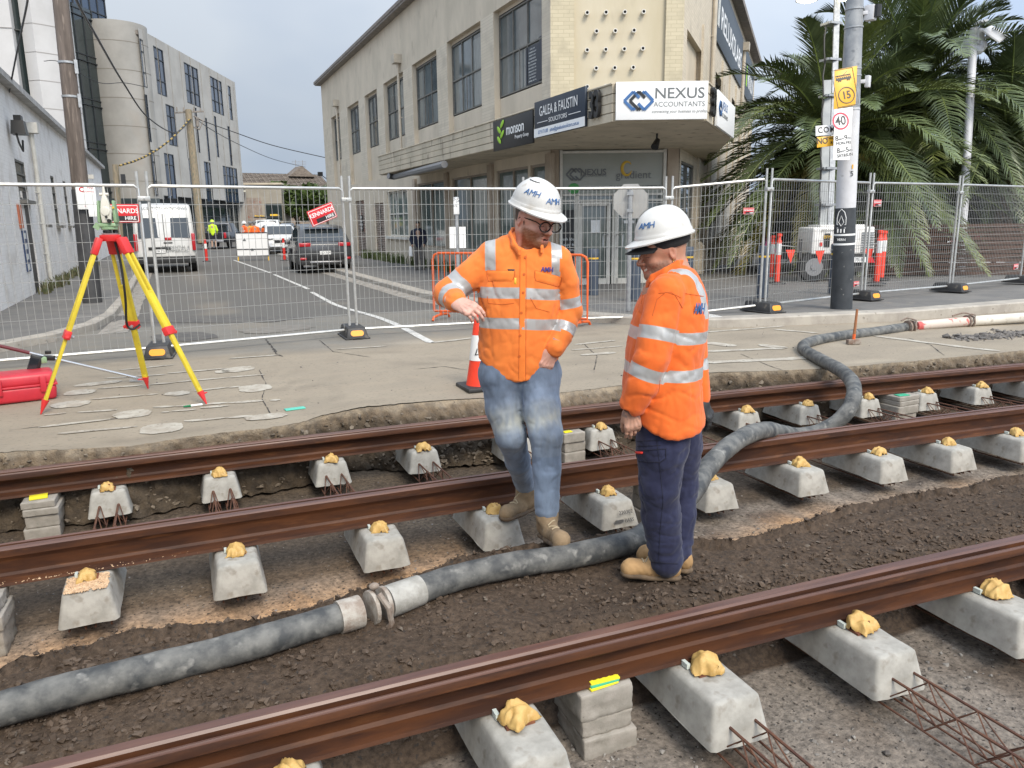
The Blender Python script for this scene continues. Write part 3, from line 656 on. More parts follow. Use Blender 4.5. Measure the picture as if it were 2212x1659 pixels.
for i, (x, y, rx, ry) in enumerate([(950,1135,230,15),(770,1220,160,24),(685,1335,185,30),(1280,1430,185,38),(1560,1570,215,46),(1720,1230,125,20),(2150,1018,70,14)]):
    blob_mark(T1(x, y), rx*.2232, ry*.2232, seed=i)
blob_mark(T2_(80,615), 35, 5, seed=11); blob_mark(T2_(210,765), 35, 8, seed=12); blob_mark(T2_(300,990), 45, 6, seed=13)
m_white = mat('white_line', (.62,.61,.57), (.45,.43,.39), 12, rough=.75, c3=(.2,.19,.17), s3=30, t3=(.62,.7))
for a, b in [((505,562),(585,590)),((592,593),(667,625)),((673,631),(865,706)),((872,709),(932,741))]: strip_mark('street_centre_line', [a, b], .11, m_white, .004)
for a, b, w_ in [((932,741),(1045,728),.09),((1240,745),(1330,736),.07),((1525,718),(1695,705),.07),((1671,712),(1767,720),.09),((1888,726),(2160,759),.11),((1525,741),(1590,748),.18),((1525,760),(1700,752),.10),((1525,784),(1780,772),.12),((1640,745),(1700,753),.16),((1255,768),(1330,762),.1),((1235,757),(1345,748),.05)]: strip_mark('road_marking', [a, b], w_, m_mark, .02)
# crack in the road
strip_mark('road_crack', [T2_(295,375), T2_(350,440), T2_(380,490), T2_(430,512)], .02, mat('crack', (.05,.045,.04), rough=1), .02, .0045, 12)
for p in ([(1540,590),(1560,640)],): pass
mc_ = MATS['crack']
for pts in ([(560,800),(575,830),(566,862),(590,905)], [(1260,742),(1290,770),(1283,800)], [(690,735),(720,760),(800,772)], [(1600,765),(1660,790),(1690,800)], [(20,930),(150,915),(300,900)], [(1960,730),(2010,745),(2040,768)], [(880,800),(960,792),(1010,800)]): strip_mark('road_crack', pts, .009, mc_, .008, .004, 14)
# darker patch of new asphalt by the gutter, stains
m_patch = mat('asphalt_patch', (.085,.08,.075), (.13,.12,.105), 6, rough=.9, bump=.5, bscale=90)
blob_mark((395,690), 62, 24, m_patch, 21); blob_mark((400,727), 55, 12, m_patch, 22)
m_stain = mat('tyre_stain', (.17,.15,.125), (.22,.2,.17), 5, rough=.8)
blob_mark((600,711), 70, 7, m_stain, 23)
# pavements
m_foot = mat('pavement_asphalt', (.125,.12,.112), (.17,.16,.145), 1.6, rough=.85, bump=.35, bscale=90, c3=(.2,.18,.15), s3=4, t3=(.6,.75))
m_kerb = mat('kerb_concrete', (.30,.27,.23), (.40,.365,.31), 3, rough=.85, bump=.3, bscale=60, c3=(.18,.16,.13), s3=14, t3=(.64,.74))
def foot_z(x, y): return .115 - .21*float(sstep(11, 17.5, np.float64(y)))
def pavement(name, kerb, inner, kw=.3):
    """kerb: plan line of the kerb face; inner: matching points at the back"""
    P = [Vector((a, b, 0)) for a, b in kerb]; n = len(P); V = []; F = []; mi = []
    for i, p in enumerate(P):
        d = P[min(i+1, n-1)]-P[max(i-1, 0)]; d.normalize(); ins = Vector((inner[i][0], inner[i][1], 0)); nn = Vector((-d.y, d.x, 0)); nn = nn if nn.dot(ins-p) > 0 else -nn
        a = p; b = p+nn*.02; c = p+nn*kw; zt = foot_z(a.x, a.y)
        V += [(a.x, a.y, road_z(a.y)-.1), (a.x, a.y, zt-.02), (b.x, b.y, zt), (c.x, c.y, foot_z(c.x, c.y)+.002), (c.x, c.y, foot_z(c.x, c.y)), (ins.x, ins.y, foot_z(ins.x, ins.y))]
    # extra subdivision of the back is not needed: the fall is gentle
    for i in range(n-1):
        for k in range(5):
            if k == 3: continue
            F.append((i*6+k, (i+1)*6+k, (i+1)*6+k+1, i*6+k+1)); mi.append(0 if k < 3 else 1)
    o = mkmesh(name, V, F, [m_kerb, m_foot]); o.data.polygons.foreach_set('material_index', mi)
    import bmesh
    bm = bmesh.new(); bm.from_mesh(o.data); bmesh.ops.recalc_face_normals(bm, faces=bm.faces); bm.to_mesh(o.data); bm.free(); o['kind'] = 'structure'; return o
XF = 8.6; YC = 17.2; XL = -3.1
kr = [at_z(px, py, 0)[:2] for px, py in [(2212,667),(1942,690),(1750,698),(1615,704)]]
kerb_r = [(40, kr[0][1]-.2), (24, kr[0][1]), kr[0], kr[1], kr[2], kr[3], (7.0, 8.75), (6.2, 9.3), (5.6, 10.3), (5.3, 11.8), (5.25, 14), (5.25, 17.5), (5.3, 24), (5.4, 34), (5.6, 60)]
inner_r = [(40, 22), (24, 22), (17, 22), (14, 22), (12.5, 20), (11, 19), (10, 18.5), (9.5, 18), (9.3, 17.8), (9.2, 17.7), (9.1,17.6), (9, 18.5), (9, 25), (9, 34), (9, 60)]
pavement('pavement', kerb_r, inner_r)
kerb_l = [(-40, 9.3), (-8, 9.6), (-4.6, 9.8), (-3.2, 10.1), (-2.2, 10.8), (-1.5, 11.9), (-1.15, 13.5), (-1.05, 16), (-1.0, 20), (-1.0, 30), (-1.0, 50)]
inner_l = [(-40, 40), (-9, 40), (-5, 30), (-3.4, 14), (-3.4, 14.5), (-3.4, 15), (-3.4, 16), (-3.4, 18), (-3.4, 22), (-3.4, 30), (-3.4, 50)]
pavement('pavement', kerb_l, inner_l, .16)
# tactile paving at the ramp
m_tac = mat('tactile', (.5,.49,.46), rough=.7)
b = MB(); tp0 = Vector((6.75, 9.25, foot_z(6.75, 9.25)+.004))
b.box(tp0+Vector((0,0,.002)), (.95,.65,.008), rz=-.12)
for i in range(15):
    for j in range(10): b.cyl(tp0+Vector((-.42+i*.06, -.27+j*.06+.05*(-.42+i*.06)*-2.4*.05, .006)), tp0+Vector((-.42+i*.06, -.27+j*.06, .013)), .014, .01, 6)
tag(b.build('tactile_paving', m_tac), None, None, kind='structure')
# broken gutter and litter along the right kerb of the street
m_gut = mat('gutter_concrete', (.22,.2,.17), (.33,.3,.26), 5, rough=.9, bump=.6, bscale=40, c3=(.08,.07,.06), s3=9, t3=(.6,.66))
V = []
for i in range(60):
    y = 12.5+i*.35; V += [(5.26, y, road_z(y)+.012), (4.86+.05*mnoise.noise(Vector((0,y,0))), y, road_z(y)+.005)]
mkmesh('gutter', V, [(2*i, 2*i+2, 2*i+3, 2*i+1) for i in range(59)], m_gut)['kind'] = 'structure'
V = []
for i in range(50):
    y = 12.5+i*.4; V += [(-1.06, y, road_z(y)+.005), (-.66+.06*mnoise.noise(Vector((5,y,0))), y, road_z(y)+.012)]
mkmesh('gutter', V, [(2*i, 2*i+2, 2*i+3, 2*i+1) for i in range(49)], m_gut)['kind'] = 'structure'

# ================================================================== BUILDINGS
C1 = lambda x, y: (x*.34722, y*.34722); C2 = lambda x, y: (658.33+x*.34722, y*.34722); C3 = lambda x, y: (1443.9+x*.34722, y*.34722)
def onp(px, py, P0, dv):
    """ray meets the vertical plane through P0 along dv -> (distance along, height)"""
    d = RW @ np.array([px-CX, py-CY, FP]); nx, ny = -dv[1], dv[0]; t = (P0[0]*nx+P0[1]*ny)/(d[0]*nx+d[1]*ny)
    X, Y, Z = d[0]*t, d[1]*t, CAMH+d[2]*t; return ((X-P0[0])*dv[0]+(Y-P0[1])*dv[1], Z)
def plane_m(P0, dv, z=0):
    """local x along dv, local y inward (away from the viewer), z up"""
    u = Vector((dv[0], dv[1], 0)).normalized(); n = Vector((-u.y, u.x, 0)); to = Vector((P0[0], P0[1], 0))
    if n.dot(to) < 0: n = -n
    return Matrix(((u.x, n.x, 0, P0[0]), (u.y, n.y, 0, P0[1]), (0,0,1,z), (0,0,0,1)))
def wall_open(mb, u0, u1, z0, z1, ops, dep=.12):
    """wall face at y=0 with openings (u0,u1,z0,z1) and reveals going in by dep"""
    us = sorted({u0, u1, *[o[0] for o in ops], *[o[1] for o in ops]}); zs = sorted({z0, z1, *[o[2] for o in ops], *[o[3] for o in ops]})
    us = [u for u in us if u0 <= u <= u1]; zs = [z for z in zs if z0 <= z <= z1]
    for a, b in zip(us[:-1], us[1:]):
        for c, d in zip(zs[:-1], zs[1:]):
            mu, mz = (a+b)/2, (c+d)/2
            if any(o[0] < mu < o[1] and o[2] < mz < o[3] for o in ops): continue
            mb.add([(a,0,c),(b,0,c),(b,0,d),(a,0,d)], [(0,1,2,3)])
    for o in ops:
        a, b, c, d = o[:4]; D = o[4] if len(o) > 4 else dep
        mb.add([(a,0,c),(b,0,c),(b,D,c),(a,D,c)], [(0,1,2,3)]); mb.add([(a,0,d),(b,0,d),(b,D,d),(a,D,d)], [(0,1,2,3)])
        mb.add([(a,0,c),(a,D,c),(a,D,d),(a,0,d)], [(0,1,2,3)]); mb.add([(b,0,c),(b,D,c),(b,D,d),(b,0,d)], [(0,1,2,3)])
m_cream = mat('cream_render', (.58,.50,.385), (.49,.425,.325), 1.1, rough=.85, bump=.15, bscale=30, stretch=(1,1,.5), c3=(.37,.31,.23), s3=2.6, t3=(.63,.8))
def brickmat(name, c1, c2, mort, sc=1, rough=.85, bump=.35, ax='XZ', dirt=None):
    if name in MATS: return MATS[name]
    m = mat(name, c1); t = m.node_tree; L = t.links.new; b = [n for n in t.nodes if n.type == 'BSDF_PRINCIPLED'][0]; tc = [n for n in t.nodes if n.type == 'TEX_COORD'][0]
    sx = NN(t, 'ShaderNodeSeparateXYZ'); cx = NN(t, 'ShaderNodeCombineXYZ'); L(tc.outputs['Object'], sx.inputs[0]); L(sx.outputs[{'X':0,'Y':1}[ax[0]]], cx.inputs[0]); L(sx.outputs[2], cx.inputs[1])
    k = NN(t, 'ShaderNodeTexBrick'); k.inputs['Scale'].default_value = sc; k.inputs['Color1'].default_value = _rgba(c1); k.inputs['Color2'].default_value = _rgba(c2); k.inputs['Mortar'].default_value = _rgba(mort); k.inputs['Mortar Size'].default_value = .006; k.inputs['Brick Width'].default_value = .24; k.inputs['Row Height'].default_value = .086; k.inputs['Mortar Smooth'].default_value = .4
    L(cx.outputs[0], k.inputs[0]); n = NN(t, 'ShaderNodeTexNoise'); n.inputs['Scale'].default_value = 2; n.inputs['Detail'].default_value = 6; L(tc.outputs['Object'], n.inputs[0])
    mr = NN(t, 'ShaderNodeMapRange'); mr.inputs[1].default_value = .5; mr.inputs[2].default_value = .72; L(n.outputs[0], mr.inputs[0]); x = NN(t, 'ShaderNodeMix', data_type='RGBA'); L(mr.outputs[0], x.inputs[0]); L(k.outputs[0], x.inputs[6]); x.inputs[7].default_value = _rgba(dirt or tuple(c*.75 for c in c1)); L(x.outputs[2], b.inputs[0])
    bp = NN(t, 'ShaderNodeBump'); bp.inputs['Strength'].default_value = bump; bp.inputs['Distance'].default_value = .01; bp.invert = True; L(k.outputs['Fac'], bp.inputs['Height']); L(bp.outputs[0], b.inputs['Normal']); b.inputs['Roughness'].default_value = rough
    return m
m_brickc = brickmat('painted_brick_cream', (.58,.51,.40), (.53,.465,.36), (.44,.385,.30))
m_bricky = brickmat('painted_brick_yellow', (.53,.465,.325), (.48,.42,.29), (.4,.35,.24))
m_splay = mat('splay_render', (.52,.46,.34), (.47,.41,.285), .9, rough=.85, bump=.1, bscale=30, stretch=(1,1,.35), c3=(.38,.33,.24), s3=1.7, t3=(.64,.8))
m_glass = mat('window_glass', (.06,.075,.08), (.13,.15,.15), .7, rough=.05, spec=.9, rv=0)  # base tint lightened: reflected sky is put into the glass colour
m_glass2 = mat('shop_glass', (.085,.11,.10), (.19,.22,.195), .6, rough=.07, spec=.9, rv=0)
m_film = mat('frosted_film', (.27,.285,.24), (.3,.31,.27), .8, rough=.25, spec=.6)
m_steel = mat('window_steel', (.12,.115,.10), (.17,.16,.14), 8, rough=.6)
m_trim = mat('white_trim', (.62,.60,.54), (.54,.52,.46), 6, rough=.5)
m_gut2 = mat('eave_gutter', (.16,.14,.12), (.24,.21,.18), 5, rough=.7)
m_dark = mat('dark_void', (.01,.01,.01), rough=.9)
m_signw = mat('sign_white', (.78,.78,.76), rough=.45); m_navy = mat('sign_navy', (.012,.02,.035), (.018,.028,.045), 3, rough=.4); m_blk = mat('black_paint', (.012,.012,.012), rough=.4)
m_blue = mat('sign_blue', (.035,.12,.3), rough=.45); m_char = mat('sign_charcoal', (.055,.07,.085), rough=.6); m_green = mat('sign_green', (.3,.55,.04), rough=.5); m_green2 = mat('sign_green_dark', (.06,.3,.08), rough=.5); m_pale = mat('pale_lettering', (.62,.64,.62), rough=.6); m_grey = mat('grey_lettering', (.13,.14,.14), rough=.5); m_gold = mat('gold_lettering', (.55,.35,.03), rough=.5)
# ---- the cream corner building
ZR = 9.05
bld = thing('office_building', 'two storey cream rendered corner building with steel windows, canopy and solicitor signs', 'building')
FA = (XF, YC); FD = (0., 1.); MA = plane_m(FA, FD); uN = 27.2
px_s = 1190; SA = (XF, YC); SD = (float(RW[0,0]), float(RW[1,0])); l_ = math.hypot(*SD); SD = (SD[0]/l_, SD[1]/l_); MS = plane_m(SA, SD)
wS = onp(1473, 200, SA, SD)[0]; RA = (SA[0]+SD[0]*wS, SA[1]+SD[1]*wS); RD = (math.sin(R_(44.3)), math.cos(R_(44.3))); MR = plane_m(RA, RD)
uN = onp(*C2(100,535), FA, FD)[0]
def px2u(x, y, f=C2, P=FA, D=FD): return onp(*f(x, y), P, D)
wins = []
for tl, br in (((1175,110),(1445,515)),((885,295),(1080,650)),((668,440),(815,760)),((490,545),(612,835)),((373,610),(452,890)),((265,685),(340,940)),((165,745),(223,980))):
    a = px2u(*tl); c = px2u(*br); wins.append((c[0], a[0], 4.83, 6.9))
ZC = 3.16      # underside of the canopy
# recessed bays: lintel at 7.05, down to the canopy; windows sit at the back of the bay
bays = []
for i, (a, b_, c, d) in enumerate(wins): bays.append((a-.28, b_+.02, ZC+.2 if i < 4 else .9 if False else ZC+.2, 7.02, .16))
xtra = [px2u(x0, y0)[0] for x0, y0 in ((705,1300),(870,1300),(920,1300),(1140,1300),(1195,1300),(1390,1300),(1405,1300),(1505,1300))]
zs0, zs1 = .62, 2.88
shop = [(xtra[7], xtra[6], zs0, zs1, .1), (xtra[5], xtra[4], zs0, zs1, .1), (xtra[3], xtra[2], zs0, zs1, .1), (xtra[1], xtra[0], zs0, zs1, .1)]
lw = px2u(515,1300)[0], px2u(640,1300)[0]; sh1 = px2u(430,1300)[0], px2u(490,1300)[0]; sh2 = px2u(315,1300)[0], px2u(370,1300)[0]
shop += [(lw[1], lw[0], .95, 2.75, .15), (sh1[1], sh1[0], -.1, 2.35, .12), (sh2[1], sh2[0], -.1, 2.55, .12)]
mb = MB().xf(MA); wall_open(mb, 0, uN, -.3, ZR, bays+shop); mb.build('wall', m_cream, bld, smooth=False)
for q, w_ in zip(bays, wins):
    mb = MB().xf(MA); mb.add([(q[0],q[4],q[2]),(q[1],q[4],q[2]),(q[1],q[4],4.80),(q[0],q[4],4.80)], [(0,1,2,3)]); mb.add([(q[0],q[4],6.93),(q[1],q[4],6.93),(q[1],q[4],q[3]),(q[0],q[4],q[3])], [(0,1,2,3)])
    for a, b_ in ((q[0], w_[0]), (w_[1], q[1])): mb.add([(a,q[4],4.8),(b_,q[4],4.8),(b_,q[4],6.93),(a,q[4],6.93)], [(0,1,2,3)])
    mb.build('bay_panel', m_cream, bld, smooth=False)
m_curt = mat('curtain', (.42,.42,.4), (.3,.31,.3), 3, rough=.9, stretch=(8,8,1))
for i, (a, b_, c, d) in enumerate(wins):
    f = MB().xf(MA); Y = .2
    for z in (c+.02, c+1.02, d-.02): f.bar((a, Y-.02, z), (b_, Y-.02, z), .05, .04)
    for j in range(4): f.bar((a+(b_-a)*j/3, Y-.02, c), (a+(b_-a)*j/3, Y-.02, d), .05 if j in (0,3) else .035, .04)
    for j in range(3):
        u = a+(b_-a)*(j+.5)/3
        if j == 1: f.bar((u-.0, Y-.05, c+1.02), (u, Y-.05, c), .02, .02)
    wf = f.build('window_frame', m_steel, bld)
    MB().xf(MA).quad((a,Y,c),(b_,Y,c),(b_,Y,d),(a,Y,d)).build('pane', m_glass, wf, smooth=False)
    if i in (1,2,3,4,5):
        k = MB().xf(MA)
        for j in range(2): u = a+(b_-a)*[.06,.62][j]; k.quad((u,Y-.006,c+.06),(u+(b_-a)*.3,Y-.006,c+.06),(u+(b_-a)*.3,Y-.006,c+(1.9 if (i+j)%2 else .96)),(u,Y-.006,c+(1.9 if (i+j)%2 else .96)))
        k.build('blind', mat('blind', (.2,.22,.21), (.14,.155,.15), 3, rough=.12, spec=.8, stretch=(6,6,1)), wf, smooth=False)
# notice boards in the first window
a, b_ = wins[0][0], wins[0][1]
k = MB().xf(MA); k.box((a+(b_-a)*.22, .17, 5.33), ((b_-a)*.3, .02, .9)); k.box((a+.06, .17, 5.4), ((b_-a)*.1, .02, 1.0)); nb = k.build('window_notice', m_navy, bld)
for j, s_ in enumerate(('FAMILY LAW','COMMERCIAL LAW','PROPERTY LAW /','CONVEYANCING','WILLS, PROBATE AND','ESTATE PLANNING','EMPLOYMENT LAW','IMMIGRATION LAW','CIVIL LITIGATION /','DEBT RECOVERY','CRIMINAL LAW / VIC')):
    text(s_, m_pale, nb, MA @ frame((a+(b_-a)*.22, .157, 5.70-j*.075), (-1,0,0)), .05)
# brick piers between the windows
edges = [0.0] + [x for q in bays for x in (min(q[0],q[1]), max(q[0],q[1]))] + [uN]
for i in range(0, len(edges)-1, 2):
    a, b_ = edges[i], edges[i+1]
    if abs(b_-a) > .1: MB().xf(MA).box(((a+b_)/2, -.0, (ZC+.3+7.02)/2), (abs(b_-a)-.01, .008, 7.02-ZC-.3)).build('brick_pier', m_brickc, bld, smooth=False)
# ground floor
u_eg0 = onp((1800+755/1.8433)/1.8228, 480, SA, SD)[0]-.04; u_eg1 = onp((1800+1500/1.8433)/1.8228, 480, SA, SD)[0]+.04
m_shop_l = mat('shop_frame', (.33,.28,.22), (.26,.22,.175), 4, rough=.7)
for i, q in enumerate(shop[:4]):
    f = MB().xf(MA); Y = .08
    for z in (q[2]+.03, q[3]-.03): f.bar((q[0], Y, z), (q[1], Y, z), .07, .06)
    n = 2 if q[1]-q[0] > 1.8 else 1
    for j in range(n+1): f.bar((q[0]+(q[1]-q[0])*j/n, Y, q[2]), (q[0]+(q[1]-q[0])*j/n, Y, q[3]), .06, .05)
    wf = f.build('shop_window', m_shop_l, bld); MB().xf(MA).quad((q[0],.1,q[2]),(q[1],.1,q[2]),(q[1],.1,q[3]),(q[0],.1,q[3])).build('pane', m_glass2, wf, smooth=False)
q = shop[4]; f = MB().xf(MA)
for z in (q[2]+.03, (q[2]+q[3])/2, q[3]-.03): f.bar((q[0], .12, z), (q[1], .12, z), .06, .05)
for j in range(4): f.bar((q[0]+(q[1]-q[0])*j/3, .12, q[2]), (q[0]+(q[1]-q[0])*j/3, .12, q[3]), .05, .05)
f.box(((q[0]+q[1])/2, -.05, q[2]-.06), (q[1]-q[0]+.3, .12, .1)); wf = f.build('side_window', m_trim, bld); MB().xf(MA).quad((q[0],.15,q[2]),(q[1],.15,q[2]),(q[1],.15,q[3]),(q[0],.15,q[3])).build('pane', m_glass2, wf, smooth=False)
m_roll = mat('roller_shutter', (.33,.27,.22), (.25,.2,.165), 3, rough=.6, c3=(.3,.13,.09), s3=2.5, t3=(.62,.7))
for q in shop[5:7]:
    f = MB().xf(MA); z = q[2]
    while z < q[3]-.02: f.add([(q[0],.1,z),(q[1],.1,z),(q[1],.07,z+.045),(q[0],.07,z+.045),(q[1],.1,z+.075),(q[0],.1,z+.075)], [(0,1,2,3),(3,2,4,5)]); z += .078
    rs_ = f.build('roller_shutter', m_roll, bld, smooth=False)
    if q is shop[5]:
        g = MB().xf(MA)
        for kz in range(7):
            c0 = Vector(((q[0]+q[1])/2+.05*math.sin(kz*2), .055, .5+kz*.25)); g.tube([c0+Vector((.12*math.cos(t*.9+kz), 0, .1*math.sin(t*1.1+kz*2))) for t in range(7)], .012, 5)
        g.build('graffiti', m_blk, rs_)
    else:
        nb = MB().xf(MA).box(((q[0]+q[1])/2, .05, 1.5), (.5,.015,.75)).build('notice', m_blk, rs_)
        for j, s_ in enumerate(('REAR','OFFICE','PARKING','ONLY')): text(s_, m_signw, nb, MA @ frame(((q[0]+q[1])/2, .038, 1.76-j*.17), (-1,0,0)), .15)
MB().xf(MA).box((px2u(580,1300)[0]*1., -.02, .42), (7.4,.04,.04)).build('base_ledge', m_cream, bld) if False else None
# low plinth wall under shop windows
u0_, u1_ = px2u(745,1500)[0], .0
MB().xf(MA).box(((u0_+u1_)/2, -.06, .22), (abs(u0_-u1_)-.02, .12, .76)).build('plinth', mat('plinth_render', (.4,.36,.29), (.34,.3,.24), 2, rough=.85), bld, bevel=.01)
# pilasters at ground floor
m_pier = mat('pier_brown', (.40,.33,.25), (.33,.27,.205), 2, rough=.8)
for u in (xtra[7]-.25, (xtra[4]+xtra[3])/2, (xtra[2]+xtra[1])/2, xtra[0]+.22): MB().xf(MA).box((u, -.04, 1.6), (.34, .1, 2.95)).build('pilaster', m_pier, bld, bevel=.01)
for ua, ub in ((0, u_eg0), (u_eg1, wS)): MB().xf(MS).box(((ua+ub)/2, .2, 1.5), (ub-ua-.02, .4, 3.4)).build('entry_pier', m_pier, bld, bevel=.01)
# eaves
MB().xf(MA).box((uN/2, -.12, ZR+.06), (uN+.5, .36, .16)).bar((-.1,-.28,ZR+.12), (uN+.4,-.28,ZR+.12), .1, .12).build('eaves', m_gut2, bld)
# downpipes with rain heads
def downpipe(M, u, z1, z0, head=True, r=.05):
    f = MB().xf(M); f.cyl((u,-.09,z0), (u,-.09,z1), r, n=10)
    if head: f.box((u, -.14, z1+.14), (.42,.28,.3), taper=1.08)
    for z in np.arange(z0+.3, z1, 1.6): f.box((u,-.05,z), (.15,.09,.03))
    f.build('downpipe', mat('pipe_cream', (.5,.44,.35), (.42,.37,.29), 5, rough=.6), bld)
for x_, yy in ((590,330),(205,610)): downpipe(MA, px2u(x_, yy)[0], 7.35, ZC+.35 if x_ > 500 else .0)
# splay face
mb = MB().xf(MS); mb.add([(0,0,ZC+.3),(.55,0,ZC+.3),(.55,0,ZR),(0,0,ZR)], [(0,1,2,3)]); w2 = wS-.42; mb.add([(w2,0,ZC+.3),(wS,0,ZC+.3),(wS,0,ZR),(w2,0,ZR)], [(0,1,2,3)]); mb.add([(.55,0,ZC+.3),(.55,.1,ZC+.3),(.55,.1,ZR),(.55,0,ZR)], [(0,1,2,3)]); mb.add([(w2,0,ZC+.3),(w2,.1,ZC+.3),(w2,.1,ZR),(w2,0,ZR)], [(0,1,2,3)])
mb.build('brick_pier', m_bricky, bld, smooth=False)
MB().xf(MS).quad((.55,.1,ZC+.3),(w2,.1,ZC+.3),(w2,.1,ZR),(.55,.1,ZR)).build('corner_panel', m_splay, bld, smooth=False)
vm = MB().xf(MS); vd = MB().xf(MS)
rows = [((1757,80),(2108,73),4,0),((1815,195),(2048,190),3,0),((1757,312),(2103,302),4,0),((1813,425),(2043,420),3,0),((1757,540),(2100,535),4,0)]
rax = Matrix.Rotation(R_(90), 3, 'X')
for (l, r, n, _) in rows:
    for i in range(n):
        x = l[0]+(r[0]-l[0])*i/(n-1); y = l[1]+(r[1]-l[1])*i/(n-1); u, z = onp(*C2(x, y), SA, SD)
        vm.lathe([(.034,-.1),(.052,-.08),(.052,.035),(.034,.035),(.034,-.1)], (u, .0, z), 12, False, rax); vd.lathe([(.0345,.01),(.0,.01)], (u, 0, z), 12, False, rax)
vo = vm.build('vent_pipe', m_trim, bld); vd.build('vent_hole', m_dark, vo)
# entry glazing below
zt = 3.05; U = lambda x, y=600: onp((1800+x/1.8433)/1.8228, (500+y/1.8433)/1.8228, SA, SD)
u0g, u1g = U(755)[0], U(1500)[0]; zf = U(1100,490)[1]; zg0 = -.12
MB().xf(MS).quad((u0g,.06,zf),(u1g,.06,zf),(u1g,.06,zt+.1),(u0g,.06,zt+.1)).build('transom_glass', m_film, bld, smooth=False)
f = MB().xf(MS)
for u in (u0g, u1g): f.bar((u, .03, zg0), (u, .03, zt+.1), .07, .06)
f.bar((u0g, .03, zf), (u1g, .03, zf), .06, .05); f.bar((u0g,.03,zt+.05), (u1g,.03,zt+.05), .06, .05); f.bar((u0g,.03,zf-.14), (u1g,.03,zf-.14), .09, .05)
for x_ in (870, 1140, 1340, 1370): f.bar((U(x_)[0], .03, zg0), (U(x_)[0], .03, zf), .09, .06)
ef = f.build('entry_frame', m_trim, bld)
MB().xf(MS).quad((u0g,.09,zg0),(u1g,.09,zg0),(u1g,.09,zf),(u0g,.09,zf)).build('pane', m_glass2, ef, smooth=False)
for x0, x1 in ((895,1100),(1160,1325)):
    f = MB().xf(MS); a, b_ = U(x0)[0], U(x1)[0]
    for u in (a, b_): f.bar((u,.0,zg0+.02),(u,.0,zf-.2), .09, .05)
    f.bar((a,.0,zg0+.1),(b_,.0,zg0+.1), .22, .05, up=(0,1,0)); f.bar((a,.0,zf-.22),(b_,.0,zf-.22), .09, .05, up=(0,1,0)); dr = f.build('entry_door', m_trim, bld)
    h = MB().xf(MS); hu = b_-.02 if x0 < 1000 else a+.02; s_ = -1 if x0 < 1000 else 1
    h.tube([(hu,-.03,.85),(hu,-.1,.85),(hu+.12*s_,-.1,.85),(hu+.12*s_,-.1,1.15),(hu,-.1,1.15),(hu,-.03,1.15)], .014, 6); h.build('door_handle', mat('steel_bright', (.55,.55,.53), rough=.3, metal=.8), dr)
    MB().xf(MS).box(((a+b_)/2+.03, .06, 1.35 if x0 < 1000 else 1.45), (.22,.01,.3) if x0 < 1000 else (.26,.01,.07)).build('door_notice', m_signw, dr)
k = MB().xf(MS).box(((U(760)[0]+U(855)[0])/2, .05, .95), (U(855)[0]-U(760)[0]-.05, .02, 1.6)).build('window_poster', m_blk, bld)
for j, s_ in enumerate(('Fresh ideas','happy to','help you')): text(s_, m_pale, k, MS @ frame(((U(760)[0]+U(855)[0])/2, .037, 1.05-j*.13), (1,0,0)), .1)
text('33', m_pale, k, MS @ frame(((U(760)[0]+U(855)[0])/2, .037, 1.5), (1,0,0)), .12)
def tS(s_, m, x, y, size, dy=.045, **kw):
    u, z = U(x, y); return text(s_, m, bld, MS @ frame((u, dy, z), (1,0,0)), size, **kw)
def chev(M, u, z, s_, m1, m2, par, y=-.03, w_=.09):
    f1 = MB().xf(M); f2 = MB().xf(M)
    for k, ff, dx in ((0, f1, -.32), (1, f2, 0), (2, f1, .32)):
        c = u+dx*s_
        for a, b_ in (((-.5,0),(0,.5)),((0,.5),(.35,.15))) if k != 2 else (((.5,0),(0,.5)),((0,.5),(-.1,.4))): ff.bar((c+a[0]*s_, y, z+a[1]*s_), (c+b_[0]*s_, y, z+b_[1]*s_), w_*s_*1.6, .01, up=(0,1,0))
        for a, b_ in (((-.5,0),(0,-.5)),((0,-.5),(.1,-.4))) if k != 2 else (((.5,0),(0,-.5)),((0,-.5),(-.35,-.15))): ff.bar((c+a[0]*s_, y-.002, z+a[1]*s_), (c+b_[0]*s_, y-.002, z+b_[1]*s_), w_*s_*1.6, .01, up=(0,1,0))
    f1.build('logo', m1, par); f2.build('logo', m2, par)
u, z = U(862, 343); chev(MS, u, z, .28, m_grey, m_grey, bld, .045)
tS('NEXUS', m_grey, 990, 328, .2, bold=.004); tS('ACCOUNTANTS', m_grey, 990, 352, .085); tS('gradient', m_grey, 1283, 348, .26); tS('monson', m_grey, 975, 442, .2, bold=.003); tS('GALEA & FAUSTIN', m_grey, 1285, 441, .155); tS('SOLICITORS', m_grey, 1285, 466, .06)
f = MB().xf(MS); u, z = U(1235, 300); f.tube([(u+.12*math.cos(t), .04, z+.16*math.sin(t)) for t in np.linspace(.6, 5.9, 12)], [.008+.03*math.sin(i/11*3.14) for i in range(12)], 6, flat=.3); f.build('logo', m_gold, bld)
f = MB().xf(MS); u, z = U(848, 447); f.ell((u,.045,z), (.14,.01,.13)); f.build('logo', m_green2, bld)
